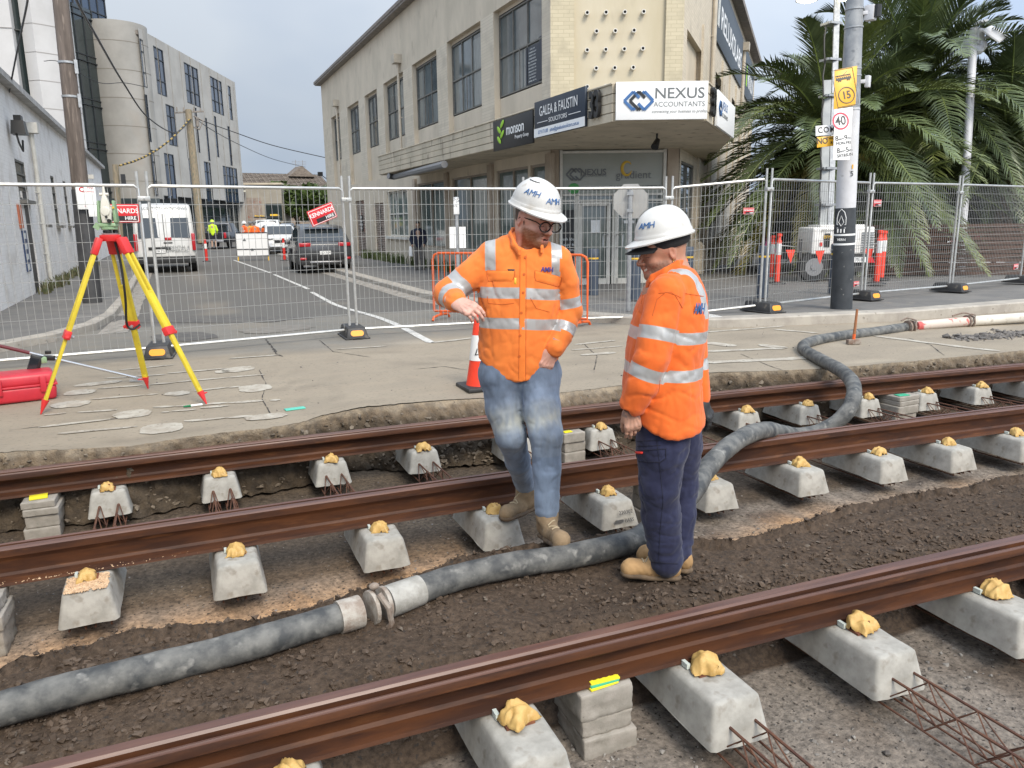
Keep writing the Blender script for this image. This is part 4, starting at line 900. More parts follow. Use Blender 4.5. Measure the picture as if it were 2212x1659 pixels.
# canopy
kx = 8.21/1.87*(ZC-1.5); cA = at_z(1328, 264, ZC); cB = at_z(1520, 262, ZC); cF = at_z(*C2(470,1090), ZC); cR = at_z(*C3(375,865), ZC)
cA = (cF[0]+(cA[0]-cF[0]), cA[1]); ht = .62
poly = [(cF[0], cF[1]), (cA[0], cA[1]), (cB[0], cB[1]), (cR[0], cR[1]), (cR[0]+2.2, cR[1]+4.2), (XF+.3, cF[1])]
back = [(XF-.02, cF[1]), (XF-.02, YC), (RA[0], RA[1]), (RA[0]+RD[0]*5.2, RA[1]+RD[1]*5.2)]
pl = [(cF[0], cF[1]), (cA[0], cA[1]), (cB[0], cB[1]), (cR[0], cR[1]), (back[3][0], back[3][1]), (back[2][0], back[2][1]), (back[1][0], back[1][1]), (back[0][0], back[0][1])]
m_can = mat('canopy_render', (.53,.46,.345), (.43,.375,.28), 1.4, rough=.85, stretch=(1,1,.4), c3=(.24,.2,.15), s3=4, t3=(.6,.72), bump=.15, bscale=40)
MB().prism(pl, ZC, ZC+.2).build('canopy', m_can, bld, smooth=False)
f = MB()
for a, b_ in zip(pl[:4], pl[1:5]):
    d = Vector((b_[0]-a[0], b_[1]-a[1], 0)).normalized(); nrm = Vector((-d.y, d.x, 0))
    for k in range(4): f.bar((a[0], a[1], ZC+.08+k*.155), (b_[0], b_[1], ZC+.08+k*.155), .10+.012*(k % 2), .145)
    f.bar((a[0], a[1], ZC+ht+.01), (b_[0], b_[1], ZC+ht+.01), .16, .03)
f.build('canopy_fascia', m_can, bld, bevel=.006, bseg=1)
MB().prism([(p[0], p[1]) for p in pl], ZC+.2, ZC+.24).build('canopy_roof', m_gut2, bld, smooth=False)
MC = plane_m((cA[0], cA[1]), FD); MF = plane_m((cA[0], cA[1]), SD); Lf = math.hypot(cB[0]-cA[0], cB[1]-cA[1]); cD = ((cR[0]-cB[0]), (cR[1]-cB[1])); cl = math.hypot(*cD); cD = (cD[0]/cl, cD[1]/cl); MG = plane_m((cB[0], cB[1]), cD)
onC = lambda x, y: onp(*C2(x, y), (cA[0], cA[1]), FD)
def board(M, u0, u1, z0, z1, m, y=-.1, name='sign_board'): return MB().xf(M).box(((u0+u1)/2, y, (z0+z1)/2), (abs(u1-u0), .05, z1-z0)).build(name, m, bld, bevel=.004)
# white accountants sign on the canopy front
sb = board(MF, -.0, Lf+.02, ZC+.02, ZC+.64, m_signw)
chev(MF, Lf*.25, ZC+.33, .30, m_blue, m_blk, sb, -.135, .1)
tF = lambda s_, m, u, z, size, **kw: text(s_, m, sb, MF @ frame((u, -.127, z), (1,0,0)), size, **kw)
tF('NEXUS', m_grey, Lf*.70, ZC+.44, .245, sx=1.12, bold=.003); tF('ACCOUNTANTS', m_grey, Lf*.70, ZC+.265, .115, sx=1.02); tF('connecting your business to profits', m_grey, Lf*.70, ZC+.15, .066, shear=.25)
g0, g1 = onC(1463,800)[0], onC(1780,740)[0]; sb = board(MC, g1, g0, ZC+.02, ZC+.72, m_navy); MB().xf(MC).box(((g0+g1)/2, -.13, ZC+.11), (g0-g1, .012, .17)).build('sign_strip', m_signw, sb)
tC = lambda s_, m, u, z, size, par, **kw: text(s_, m, par, MC @ frame((u, -.138, z), (-1,0,0)), size, **kw)
gm = (g0+g1)/2; wG = g0-g1
tC('GALEA & FAUSTIN', m_signw, gm, ZC+.50, .27, sb, sx=wG/2.9); tC('SOLICITORS', m_signw, gm, ZC+.30, .12, sb, sx=1.2); tC('03 9117 6189   admin@galeafaustinsolicitors.com.au', m_blue, gm, ZC+.11, .105, sb, sx=wG/2.75)
for s_ in (-1, 1): MB().xf(MC).box((gm+s_*wG*.32, -.135, ZC+.30), (wG*.22,.006,.012)).build('sign_line', m_signw, sb)
h0, h1 = onC(1203,850)[0], onC(1450,800)[0]; sb = board(MC, h1, h0, ZC-.06, ZC+.60, m_blk); hm = (h0+h1)/2
tC('monson', m_signw, hm-.2, ZC+.33, .33, sb, bold=.004, sx=.9); tC('Property Group', m_signw, hm-.55, ZC+.14, .11, sb)
f = MB().xf(MC)
for k in range(4): f.ell((h0-.45+(-.1 if k % 2 else .08), -.135, ZC+.16+k*.11), (.13,.01,.055), R=Matrix.Rotation(.6 if k % 2 else -.6, 3, 'Y'))
f.build('logo', m_green, sb)
n0 = onC(1840,700)[0]
for y_ in (-.0,): text('33', m_blk, bld, MC @ frame((n0, -.12, ZC+.33), (-1,0,0)), .62, depth=.03, bold=.02, sx=.62, name='street_number')
sb = board(MG, .75, cl-.15, ZC-.0, ZC+.62, m_signw)
text('NEXUS', m_blue, sb, MG @ frame((1.7, -.127, ZC+.42), (1,0,0)), .22); text('ACCOUNTANTS', m_grey, sb, MG @ frame((1.7, -.127, ZC+.25), (1,0,0)), .11); chev(MG, 1.05, ZC+.33, .24, m_blue, m_blk, sb, -.135)
text('33', m_blk, bld, MG @ frame((.38, -.1, ZC+.33), (1,0,0)), .62, depth=.03, bold=.02, sx=.6, name='street_number')
# awning pipe under the far end of the canopy
MB().tube([at_z(*C2(520,1095), ZC-.1), at_z(*C2(560,1100), ZC-.12), at_z(*C2(870,1022), ZC-.12)], .1, 8).build('awning_roll', mat('awning', (.2,.2,.2), rough=.6), bld)
# security light under the canopy
f = MB(); c = Vector(at_z(*C2(2190,880), ZC-.15)); f.cyl(c+Vector((0,0,.18)), c, .02); f.cyl(c+Vector((.02,0,.03)), c+Vector((-.1,-.08,-.12)), .05, .08); f.build('spotlight', m_blk, bld)
# right hand face, with charcoal signs
O3 = lambda x, y: onp(*C3(x, y), RA, RD); LR = 24
ops = []
w1a, w1b = O3(262,430), O3(345,640); ops.append((w1a[0], w1b[0], w1b[1]-.9 if False else 4.4, 6.0, .25)); w2a = O3(395,620); ops.append((w2a[0], w2a[0]+1.6, 4.4, 6.0, .25)); w3a = O3(118,180); w3b = O3(210,350)
ops.append((w3a[0], w3b[0], 4.2, w3a[1] if w3a[1] < ZR-.5 else 7.2, .14))
gl = onp(1480, 420, RA, RD)[0]; gr_ = onp(1512, 420, RA, RD)[0]
ops.append((.25, 2.6, .5, 2.9, .1))
mb = MB().xf(MR); wall_open(mb, 0, LR, -.4, ZR, ops); mb.build('wall', m_brickc, bld, smooth=False)
for q in ops: MB().xf(MR).quad((q[0],q[4],q[2]),(q[1],q[4],q[2]),(q[1],q[4],q[3]),(q[0],q[4],q[3])).build('recess', m_cream, bld, smooth=False)
for q in ops[:2]+[ops[3]]:
    f = MB().xf(MR)
    for u in (q[0]+.03, (q[0]+q[1])/2, q[1]-.03): f.bar((u,q[4]-.05,q[2]),(u,q[4]-.05,q[3]), .06, .05)
    for z in (q[2]+.03, q[3]-.03): f.bar((q[0],q[4]-.05,z),(q[1],q[4]-.05,z), .06, .05)
    wf = f.build('window_frame', m_steel, bld); MB().xf(MR).quad((q[0],q[4]-.03,q[2]),(q[1],q[4]-.03,q[2]),(q[1],q[4]-.03,q[3]),(q[0],q[4]-.03,q[3])).build('pane', m_glass, wf, smooth=False)
for s0, s1, word in (((280,190),(445,500),'RELUXSLABS'), ((465,560),(545,590),'MONSON')):
    a = O3(*s0)[0]; b_ = O3(*s1)[0]
    if s0[0] == 465: b_ = a+5.2
    sb = MB().xf(MR).box(((a+b_)/2, -.04, 7.72), (b_-a, .05, 1.9)).build('sign_board', m_char, bld, bevel=.01)
    text(word, m_signw, sb, MR @ frame(((a+b_)/2+.4, -.07, 7.6), (1,0,0)), .95, sx=(b_-a)/6.6, bold=.012)
    f = MB().xf(MR)
    for k_ in range(3): f.bar((a+.4+.18*k_, -.075, 7.2), (a+.55+.18*k_, -.075, 8.05), .07, .01, up=(0,1,0))
    f.build('logo', m_pale if word[0] == 'R' else m_green, sb)
MB().xf(MR).box((LR/2, -.15, ZR+.06), (LR, .4, .18)).build('eaves', m_gut2, bld)
for u in (O3(262,300)[0], O3(460,300)[0]): downpipe(MR, u, 8.6 if u < 4 else 8.3, ZC+.5 if u < 4 else 0, r=.07)
f = MB().xf(MR)
for u in np.arange(3.4, LR, 2.6): f.box((u, -.12, .2), (.5,.24,1.1)); f.box((u, -.12, .8), (.5,.24,.12), ty=.1); f.box((u, -.03, 3.6), (.42,.06,6.0))
f.build('buttress', m_brickc, bld, smooth=False)
MB().xf(MR).box((LR/2+1.5, -.02, .15), (LR-3, .06, .9)).build('dado', m_trim if False else m_cream, bld)
MB().prism([(XF+.02, YC+.02), (RA[0]-.0, RA[1]+.04), (RA[0]+RD[0]*LR, RA[1]+RD[1]*LR), (XF+.02, YC+uN)], ZR-.1, ZR+.05).build('roof', m_gut2, bld, smooth=False)
mb = MB(); mb.add([(XF, YC+uN, -.3), (RA[0]+RD[0]*LR, RA[1]+RD[1]*LR, -.3), (RA[0]+RD[0]*LR, RA[1]+RD[1]*LR, ZR), (XF, YC+uN, ZR)], [(0,1,2,3)]); mb.build('rear_wall', m_cream, bld, smooth=False)
# wall lamps far end
f = MB().xf(MA); f.box((uN-.1, -.35, 4.25), (.25,.25,.22)); f.bar((uN-.1,-.02,4.0),(uN-.1,-.3,4.2), .04); f.build('floodlight', m_blk, bld)
# ================================================================== LEFT SIDE OF THE STREET
m_whb = brickmat('white_painted_brick', (.80,.775,.74), (.77,.745,.71), (.70,.675,.64), ax='YZ', dirt=(.62,.585,.54), bump=.3)
m_whr = mat('white_render', (.63,.63,.63), (.56,.56,.56), 1.2, rough=.85, bump=.2, bscale=25, c3=(.45,.42,.38), s3=1.6, t3=(.62,.8))
LP = (XL, 12.0); LD = (0., 1.); ML = plane_m(LP, LD)
def oL(x, y, f=C1): return onp(*f(x, y), LP, LD)
wh = thing('warehouse', 'white painted brick warehouse with tall barred windows on the left pavement', 'building')
yE = onp(232, 490, LP, LD)[0]; zT = 1.5 + (oL(300,770)[1]-1.5)
lw_ = [((88,985),(182,1250)),((220,1045),(285,1395)),((310,1090),(372,1400)),((388,1122),(440,1402))]
ops = []
for tl, br in lw_: a = oL(*tl); c = oL(*br); ops.append((a[0], c[0], c[1], a[1], .05))
C4 = lambda x, y: (x*.34722, 384.03+y*.34722)
d0 = oL(150,1290)[0]; d1 = oL(185,1290)[0]; ops.append((d0, d1, -.1, 2.35, .06))
mb = MB().xf(ML); wall_open(mb, -30, yE, -.4, zT, ops); mb.build('wall', m_whb, wh, smooth=False)
for i, q in enumerate(ops):
    f = MB().xf(ML); Y = q[4]-.02
    if i < 4:
        for z in np.linspace(q[2]+.03, q[3]-.03, 4): f.bar((q[0], Y, z), (q[1], Y, z), .05, .04)
        for u in (q[0]+.03, q[1]-.03): f.bar((u, Y, q[2]), (u, Y, q[3]), .05, .04)
        if i == 0:
            for u in np.linspace(q[0]+.08, q[1]-.08, 9): f.bar((u, .05, q[2]), (u, .05, q[3]), .02, .02)
        f.box(((q[0]+q[1])/2, .0, q[2]-.05), (q[1]-q[0]+.12, .3, .08))
        wf = f.build('barred_window' if i == 0 else 'window_frame', m_steel, wh); MB().xf(ML).quad((q[0],Y+.015,q[2]),(q[1],Y+.015,q[2]),(q[1],Y+.015,q[3]),(q[0],Y+.015,q[3])).build('pane', m_glass, wf, smooth=False)
    else: MB().xf(ML).box(((q[0]+q[1])/2, Y, 1.1), (q[1]-q[0], .03, 2.5)).build('door', mat('dark_door', (.05,.045,.04), rough=.6), wh)
MB().xf(ML).box((yE/2-15, .03, zT+.06), (yE+30, .5, .14)).build('coping', mat('coping', (.45,.44,.42), (.33,.32,.3), 4, rough=.8), wh)
MB().xf(ML).prism([(-30,.02),(yE,.02),(yE,14),(-30,14)], zT-.5, zT-.4).build('roof', m_gut2, wh, smooth=False)
MB().box(((XL-7), LP[1]+yE+.02, zT/2-.2), (14, .1, zT)).build('end_wall', m_whr, wh, smooth=False)
u = oL(178,870)[0]; f = MB().xf(ML); zz = oL(178,830)[1]; f.cyl((u,-.08,0), (u,-.08,zz), .055); f.box((u,-.13,zz+.12), (.35,.24,.26))
for z in (.8,1.6,2.4): f.box((u,-.05,z), (.15,.09,.03))
f.build('downpipe', m_trim, wh)
p = Vector(at_x(*C1(118,795), XL-(-.22))); f = MB(); f.box(p, (.3,.45,.3), taper=.8); f.box(p+Vector((0,.05,.2)), (.15,.3,.14)); f.tube([p+Vector((-.05,-.15,-.12)), p+Vector((0,-.3,-.35)), p+Vector((0,.15,-.5)), p+Vector((0,.3,-.25))], .022, 6); f.build('cable_junction', m_blk, wh)
f = MB(); pc = Vector(at_x(*C1(560,1100), XL+.2)); f.box(pc, (.3,.3,.18)); f.bar(pc, pc+Vector((-.25,.1,.05)), .06); f.build('camera_bracket', m_trim, wh)
a = oL(106,1285); k = MB().xf(ML).box((a[0]+.12, -.02, 1.75), (.42,.03,.55)).build('poster', mat('poster_orange', (.5,.16,.08), (.4,.12,.06), 8), wh)
k = MB().xf(ML).box((a[0]+.3, -.02, .95), (.5,.03,.95)).build('notice_board', mat('board_blue', (.035,.06,.13), rough=.5), wh)
for j in range(4): MB().xf(ML).box((a[0]+.22, -.04, 1.3-j*.24), (.3,.006,.13)).build('notice', m_pale, k)
# weeds along the wall feet
def tuft(name, pts, h, m, seed=0, n=9, label=None, cat='weeds', kind=None, group=None):
    r = random.Random(seed); b = MB()
    for (x, y, z) in pts:
        for i in range(n):
            a = r.random()*6.28; t = r.uniform(.2,.9); L = h*r.uniform(.4,1.1); w_ = .012+.01*r.random(); px_, py_ = x+r.uniform(-.1,.1), y+r.uniform(-.1,.1); dx, dy = math.cos(a)*w_, math.sin(a)*w_
            e = Vector((px_+math.cos(a+1.5)*L*t*.7, py_+math.sin(a+1.5)*L*t*.7, z+L)); mid_ = Vector((px_+math.cos(a+1.5)*L*t*.25, py_+math.sin(a+1.5)*L*t*.25, z+L*.6))
            b.add([(px_-dx,py_-dy,z),(px_+dx,py_+dy,z),mid_+Vector((dx,dy,0)),mid_-Vector((dx,dy,0)),e], [(0,1,2,3),(3,2,4)])
    o = mkmesh(name, b.v, b.f, m); return tag(o, label, cat, group, kind)
m_weed = mat('weed_leaf', (.07,.1,.03), (.11,.13,.045), 9, rough=.6); m_weedd = mat('weed_dry', (.16,.14,.07), (.08,.1,.04), 9, rough=.7)
r = random.Random(4)
tuft('weeds', [(XL+.12+abs(r.gauss(0,.1)), y, foot_z(0,y)) for y in [r.uniform(21,38) for _ in range(70)]], .3, m_weedd, 1, 7, kind='stuff')
tuft('weeds', [(XF-.14-abs(r.gauss(0,.12)), y, foot_z(0,y)) for y in [r.uniform(23,37) for _ in range(70)]], .42, m_weed, 2, 10, kind='stuff')
# ---- far buildings placed by viewing direction and distance
def hp(px, dep):
    """plan point seen at horizon column px, at forward distance dep"""
    p = at_d(px, 480, dep); return (p[0], p[1])
m_precast = mat('precast_concrete', (.33,.315,.285), (.27,.26,.235), .5, rough=.85, bump=.1, bscale=8, c3=(.30,.27,.23), s3=.35, t3=(.6,.75), detail=9)
m_precl = mat('precast_light', (.40,.385,.35), (.34,.325,.295), .6, rough=.85, c3=(.38,.35,.31), s3=.5, t3=(.62,.75), detail=9)
m_wpan = mat('white_panel', (.50,.49,.475), (.44,.43,.415), .5, rough=.8, c3=(.45,.42,.4), s3=.6, t3=(.6,.74), detail=9)
m_bglass = mat('facade_glass', (.018,.03,.055), (.035,.055,.09), .25, rough=.08, spec=.9, rv=0); m_dglass = mat('dark_curtain_glass', (.02,.03,.03), (.035,.045,.045), .4, rough=.1, spec=.8, rv=0)
m_mull = mat('dark_mullion', (.025,.028,.03), rough=.5)
ap = thing('apartment_building', 'raw concrete apartment block with rounded stair tower and staggered tall windows', 'building')
PA = hp(342, 61.6); PB = hp(531, 84.4); dv = (PB[0]-PA[0], PB[1]-PA[1]); LL = math.hypot(*dv); dv = (dv[0]/LL, dv[1]/LL); MP = plane_m(PA, dv)
oP = lambda x, y: onp(*C1(x, y), PA, dv); zTop = oP(1465, 515)[1]
aw = [((868,238),(918,548)),((950,255),(1040,605)),((1140,352),(1250,672)),((1300,440),(1395,722)),((1413,497),(1450,750)),((900,585),(945,885)),((1030,645),(1110,915)),((1140,682),(1170,985)),((1205,665),(1247,952)),((1272,730),(1310,1003)),((1330,720),(1365,980)),((1415,783),(1448,1032)),((935,930),(985,1215)),((1020,950),(1105,1240)),((1172,985),(1238,1250)),((1268,1003),(1330,1260)),((1385,1030),(1490,1265))]
ops = []
for tl, br in aw:
    a = oP(*tl); c = oP(*br); d = oP(br[0], tl[1]+(br[0]-tl[0])*.42); ops.append((max(.05, a[0]), c[0], c[1], min(a[1], zTop-.7), .07))
zG = 3.9
mb = MB().xf(MP); wall_open(mb, 0, LL, zG, zTop, ops); mb.build('wall', m_precl, ap, smooth=False)
for q in ops:
    f = MB().xf(MP); Y = .03; n = max(1, round((q[1]-q[0])/1.0))
    for j in range(n+1): f.bar((q[0]+(q[1]-q[0])*j/n, Y, q[2]), (q[0]+(q[1]-q[0])*j/n, Y, q[3]), .09, .06)
    for z in (q[2]+.04, q[3]-.04, q[3]-.9, q[2]+1.1): f.bar((q[0],Y,z),(q[1],Y,z), .08, .06)
    wf = f.build('window', m_mull, ap); MB().xf(MP).quad((q[0],Y+.03,q[2]),(q[1],Y+.03,q[2]),(q[1],Y+.03,q[3]),(q[0],Y+.03,q[3])).build('pane', m_bglass, wf, smooth=False)
# panel joints standing as shallow vertical ribs
f = MB().xf(MP); prev = 0
for u in np.arange(3.2, LL, 2.45): f.box((u, -.03, (zTop+zG)/2), (.03,.03,zTop-zG));
f.build('panel_joint', m_precast, ap, smooth=False)
MB().xf(MP).box((LL/2, .9, zG/2-.2), (LL, .1, zG+.3)).build('ground_floor_glazing', m_dglass, ap, smooth=False)
f = MB().xf(MP)
for u in np.arange(.5, LL, 1.9): f.box((u, .82, zG/2), (.12,.1,zG))
f.box((LL/2, .82, zG-.35), (LL,.08,.7)); f.box((LL/2,.82,2.3),(LL,.08,.1)); f.build('ground_floor_frame', m_mull, ap, smooth=False)
MB().xf(MP).box((LL/2, 6, zTop-.3), (LL, 11.9, .3)).build('roof', m_gut2, ap, smooth=False)
MB().xf(MP).box((LL+.05, 6, zTop/2), (.2, 12, zTop)).build('end_wall', m_precl, ap, smooth=False)
# rounded stair tower
cpt = Vector(hp(292, 62.6)); rad = 2.35; zC = onp(222, 54, (cpt.x, cpt.y), (float(RW[0,0]), float(RW[1,0])))[1]-.1; b = MB(); n = 48
cutp = [(rad*math.cos(t), rad*math.sin(t)) for t in np.linspace(0, 2*math.pi, n, endpoint=False)]
b.prism([(cpt.x+x, cpt.y+y) for x, y in cutp], 3.6, zC); tw = b.build('stair_tower', m_precast, ap, smooth=30)
for i, z in enumerate(np.arange(4.9, zC-.5, 2.05)):
    b = MB(); b.prism([(cpt.x+x*1.004, cpt.y+y*1.004) for x, y in cutp], z, z+.05); b.build('pour_joint', mat('joint', (.2,.18,.15), rough=.9), tw, smooth=30)
q1, q2 = hp(246, 60), hp(345, 60); MB().box(((q1[0]+q2[0])/2, (q1[1]+q2[1])/2+1, 1.6), (3.6,1,4)).build('tower_base', m_dglass, ap, smooth=False)
# glazed link beside it and the glass tower behind
def slab_between(pxa, da, pxb, db, z0, z1, m, par, name, th=.4):
    a, c = hp(pxa, da), hp(pxb, db); d = Vector((c[0]-a[0], c[1]-a[1], 0)); M = plane_m(a, (d.x/d.length, d.y/d.length)); MB().xf(M).box((d.length/2, th/2, (z0+z1)/2), (d.length, th, z1-z0)).build(name, m, par, smooth=False); return M, d.length
M_, L_ = slab_between(190, 57, 250, 60.5, -.2, 17.2, m_dglass, ap, 'curtain_wall'); f = MB().xf(M_)
for z in np.arange(1, 17.3, 3.1): f.bar((0,-.03,z),(L_,-.03,z), .16,.06); f.bar((0,-.03,z+.45),(L_,-.03,z+.45), .08,.06)
for u in np.linspace(.05, L_-.05, 4): f.bar((u,-.03,-.2),(u,-.03,17.2), .08,.06)
f.build('mullion_grid', m_mull, ap)
gt = thing('glass_tower', 'dark blue glass tower rising behind the rounded concrete stair tower', 'tower')
M_, L_ = slab_between(160, 74, 279, 82, 0, 32, m_bglass, gt, 'glazing', 8); f = MB().xf(M_)
for z in np.arange(16, 32, 1.55): f.bar((0,-.04,z),(L_,-.04,z), .14,.08)
for u in np.linspace(.05, L_-.05, 8): f.bar((u,-.04,0),(u,-.04,32), .12,.08)
f.build('mullion_grid', m_mull, gt)
k = MB().xf(M_)
for i in range(7): k.quad((L_*i/7+.1,-.02,19.3),(L_*(i+1)/7-.1,-.02,19.3),(L_*(i+1)/7-.1,-.02,20.6),(L_*i/7+.1,-.02,20.6))
k.build('pale_spandrel', mat('teal_glass', (.12,.2,.22), (.2,.3,.32), 1, rough=.15), gt, smooth=False)
# white panelled block at far left
wb = thing('office_tower', 'tall white panelled block with a dark full height glass strip, behind the warehouse', 'building')
for a, da, c, dc, m_, nm in ((-260,44,83,46,m_wpan,'panel_wall'), (83,46.4,128,47.5,m_dglass,'glass_strip')):
    M_, L_ = slab_between(a, da, c, dc, 0, 24, m_, wb, nm, .5)
    f = MB().xf(M_)
    for z in (8.2, 12.6, 17.0):
        f.bar((0,-.02,z),(L_,-.02,z), .05 if nm[0] == 'p' else .5, .03)
    f.build('joint' if nm[0] == 'p' else 'spandrel', mat('joint2', (.3,.28,.26), rough=.8) if nm[0] == 'p' else mat('spandrel', (.1,.1,.085), rough=.3), wb)
# curved white column
ca, cb = Vector(hp(126, 46.5)), Vector(hp(198, 49.0)); pts = []; n = 10; dd = (cb-ca); nn_ = Vector((dd.y, -dd.x)).normalized(); nn_ = nn_ if nn_.dot(ca) < 0 else -nn_
for i in range(n+1): t = i/n; p = ca+dd*t+nn_*(.55*math.sin(t*math.pi/2*1.6)); pts.append((p.x, p.y))
for i in range(n, -1, -1): t = i/n; p = ca+dd*t-nn_*.8; pts.append((p.x, p.y))
cw = MB().prism(pts, 0, 24).build('curved_panel', m_wpan, wb, smooth=30)
for z in np.arange(5.2, 22, 1.55):
    p2 = [(p[0]+nn_.x*.012, p[1]+nn_.y*.012) for p in pts[:n+1]]+pts[n+1:]; MB().prism(p2, z, z+.045).build('joint', mat('joint2', (.3,.28,.26)), cw, smooth=30)
# end of street: low warehouse, tiled house
lb = thing('garage_building', 'low rendered garage building with three dark windows at the end of the street', 'building')
M_, L_ = slab_between(536, 92, 612, 92.5, -.5, 6.1, mat('taupe_render', (.36,.33,.27), (.3,.27,.22), .8, rough=.85), lb, 'wall', 6)
f = MB().xf(M_)
for u, w_ in ((.55,.0),(L_*.62,.9),(L_*.78,.9),(L_*.93,.5)):
    if w_: f.box((u,-.02,2.9),(w_,.06,2.0))
f.build('window', m_dglass, lb, smooth=False); MB().xf(M_).box((L_*.22,-.03,2.3),(1.7,.06,4.6)).build('roller_door', m_roll, lb, smooth=False); MB().xf(M_).box((L_/2,2.9,6.2),(L_+.3,6.4,.22)).build('parapet', m_trim if False else m_cream, lb)
ho = thing('house', 'long brown tiled roof house with cream gutters and aerials beyond the street', 'house')
a, c = Vector(hp(525, 105)), Vector(hp(722, 112)); d = c-a; M_ = plane_m(a, (d.x/d.length, d.y/d.length)); L_ = d.length
MB().xf(M_).box((L_/2, 4.5, 2.9), (L_-.8, 8, 6.2)).build('wall', mat('house_brick', (.28,.22,.17), (.22,.17,.13), 2), ho, smooth=False)
m_tile = mat('roof_tile', (.15,.12,.095), (.21,.175,.14), 1.2, rough=.9, stretch=(1,1,4), c3=(.09,.07,.06), s3=2.5, t3=(.55,.65)); f = MB().xf(M_)
for k in range(12): t0, t1 = k/12, (k+1)/12; f.add([(0,-.5+5*t0,6.0+2.6*t0),(L_,-.5+5*t0,6.0+2.6*t0),(L_-0,-.5+5*t1,5.93+2.6*t1),(0,-.5+5*t1,5.93+2.6*t1)], [(0,1,2,3)])
for u in np.arange(.3, L_, .62): f.bar((u,-.5,6.03),(u,4.5,8.62), .08,.06)
f.add([(0,9.5,6),(L_,9.5,6),(L_,4.5,8.6),(0,4.5,8.6)], [(0,1,2,3)]); f.add([(L_,-.5,6),(L_,9.5,6),(L_,4.5,8.6)], [(0,1,2)]); f.add([(0,-.5,6),(0,9.5,6),(0,4.5,8.6)], [(0,2,1)]); f.build('roof', m_tile, ho, smooth=False)
MB().xf(M_).box((L_/2,-.55,5.9),(L_,.16,.22)).build('gutter', mat('gutter_cream', (.6,.56,.42), rough=.5), ho)
f = MB().xf(M_)
for u in (L_*.72, L_*.8): f.cyl((u,4.5,8.6),(u,4.5,10.6), .03); [f.bar((u-.55,4.5,10.4-k*.22),(u+.55,4.5,10.4-k*.22), .03) for k in range(3)]
f.build('aerial', m_gut2, ho); f = MB().xf(M_); f.add([(L_*.6,3,8.2),(L_*.9,3,8.2),(L_*.75,3,9.7),(L_*.75,6,9.7),(L_*.6,6,8.2),(L_*.9,6,8.2)], [(0,1,2),(4,3,5),(0,2,3,4),(1,5,3,2)]); f.build('hip', m_tile, ho, smooth=False)
# ------------------------------------------------------------------ trees
m_bark = mat('bark', (.09,.07,.05), (.14,.11,.08), 8, rough=.95, bump=.6, bscale=20)
def tree(name, label, base, h, r, seed, n=2600, leaf=.22, cols=((.03,.05,.015),(.06,.085,.025)), cat='tree', group=None, zs=.8):
    rg = np.random.RandomState(seed); t = thing(name, label, cat, base, 0, group); tr = MB(); top = Vector((0,0,h*.62)); tr.tube([(0,0,-.2), (r*.05,0,h*.3), top], [r*.09, r*.07, r*.035], 8)
    cl = []
    for k in range(13): a = rg.rand()*6.28; q = rg.rand()**.6; cl.append((math.cos(a)*r*.72*q, math.sin(a)*r*.72*q, h*.62+(rg.rand()-.45)*r*1.1*zs, r*(.28+.25*rg.rand())))
    for c_ in cl: tr.tube([(0,0,h*.3+rg.rand()*h*.2), (c_[0]*.5,c_[1]*.5,c_[2]*.75), (c_[0],c_[1],c_[2])], [r*.03,r*.02,r*.008], 5)
    tr.build('trunk', m_bark, t)
    C_ = np.array(cl); k = rg.randint(0, len(cl), n); d = rg.randn(n, 3); d /= np.linalg.norm(d, axis=1)[:, None]; rr = C_[k,3]*(.55+.5*rg.rand(n)**.5); P = C_[k,:3]+d*rr[:,None]*[1,1,zs]
    A = rg.randn(n,3); A /= np.linalg.norm(A,axis=1)[:,None]; B = np.cross(A, rg.randn(n,3)); B /= np.linalg.norm(B,axis=1)[:,None]; s_ = leaf*(.6+.8*rg.rand(n))[:,None]
    V = np.stack([P-A*s_-B*s_*.1, P+B*s_*.5, P+A*s_, P-B*s_*.5], 1).reshape(-1,3); F = np.arange(4*n).reshape(n,4)
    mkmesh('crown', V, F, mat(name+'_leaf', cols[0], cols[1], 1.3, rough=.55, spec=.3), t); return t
for i, (px, dep, h_, r_, lb_) in enumerate([(640,96,7.2,3.2,'leafy dark green street tree nearest the tiled house, beside the garage'), (680,92,6.6,2.8,'leafy tree behind the tilted red hire sign'), (608,100,6.0,2.0,'small tree between garage building and tiled roof'), (706,98,8.0,2.6,'tree against the far corner of the cream building')]):
    q = hp(px, dep); tree('street_tree', lb_, (q[0], q[1], -.3), h_, r_, 20+i, 2600, .3, ((.035,.06,.014),(.085,.12,.03)) if i != 1 else ((.05,.08,.02),(.1,.13,.035)), group='trees at the end of the street')
# ------------------------------------------------------------------ poles and cables
m_pole = mat('pole_wood', (.15,.12,.10), (.09,.072,.06), 2, rough=.9, stretch=(5,5,.5), bump=.5, bscale=10, c3=(.21,.17,.14), s3=6, t3=(.58,.7))
pb = drop(200, 655, foot_z); tp = Vector(at_y(118, -120, pb.y)); mid_ = Vector(at_y(178, 410, pb.y)); axis = (tp-pb).normalized()
lp = thing('utility_pole', 'thick brown timber pole with black base sleeve leaning by the white warehouse', 'utility pole')
MB().tube([pb+(tp-pb)*t for t in (.2,.5,.8,1)], [.165,.155,.145,.14], 16).build('shaft', m_pole, lp)
q = mid_; MB().tube([pb-axis*.1, pb+axis*((q-pb).length)], [.19,.172], 18).build('base_sleeve', mat('pole_sleeve', (.035,.035,.037), (.055,.055,.055), 5, rough=.6), lp)
f = MB()
for y_ in (394/1.58/1.8228, 604/1.58/1.8228):
    z = at_y(160, y_, pb.y)[2]; c = pb+axis*((z-pb.z)/axis.z); f.tube([c-axis*.02, c+axis*.02], .165, 16); f.box(c+Vector((.16,-.1,-.08)), (.06,.05,.26))
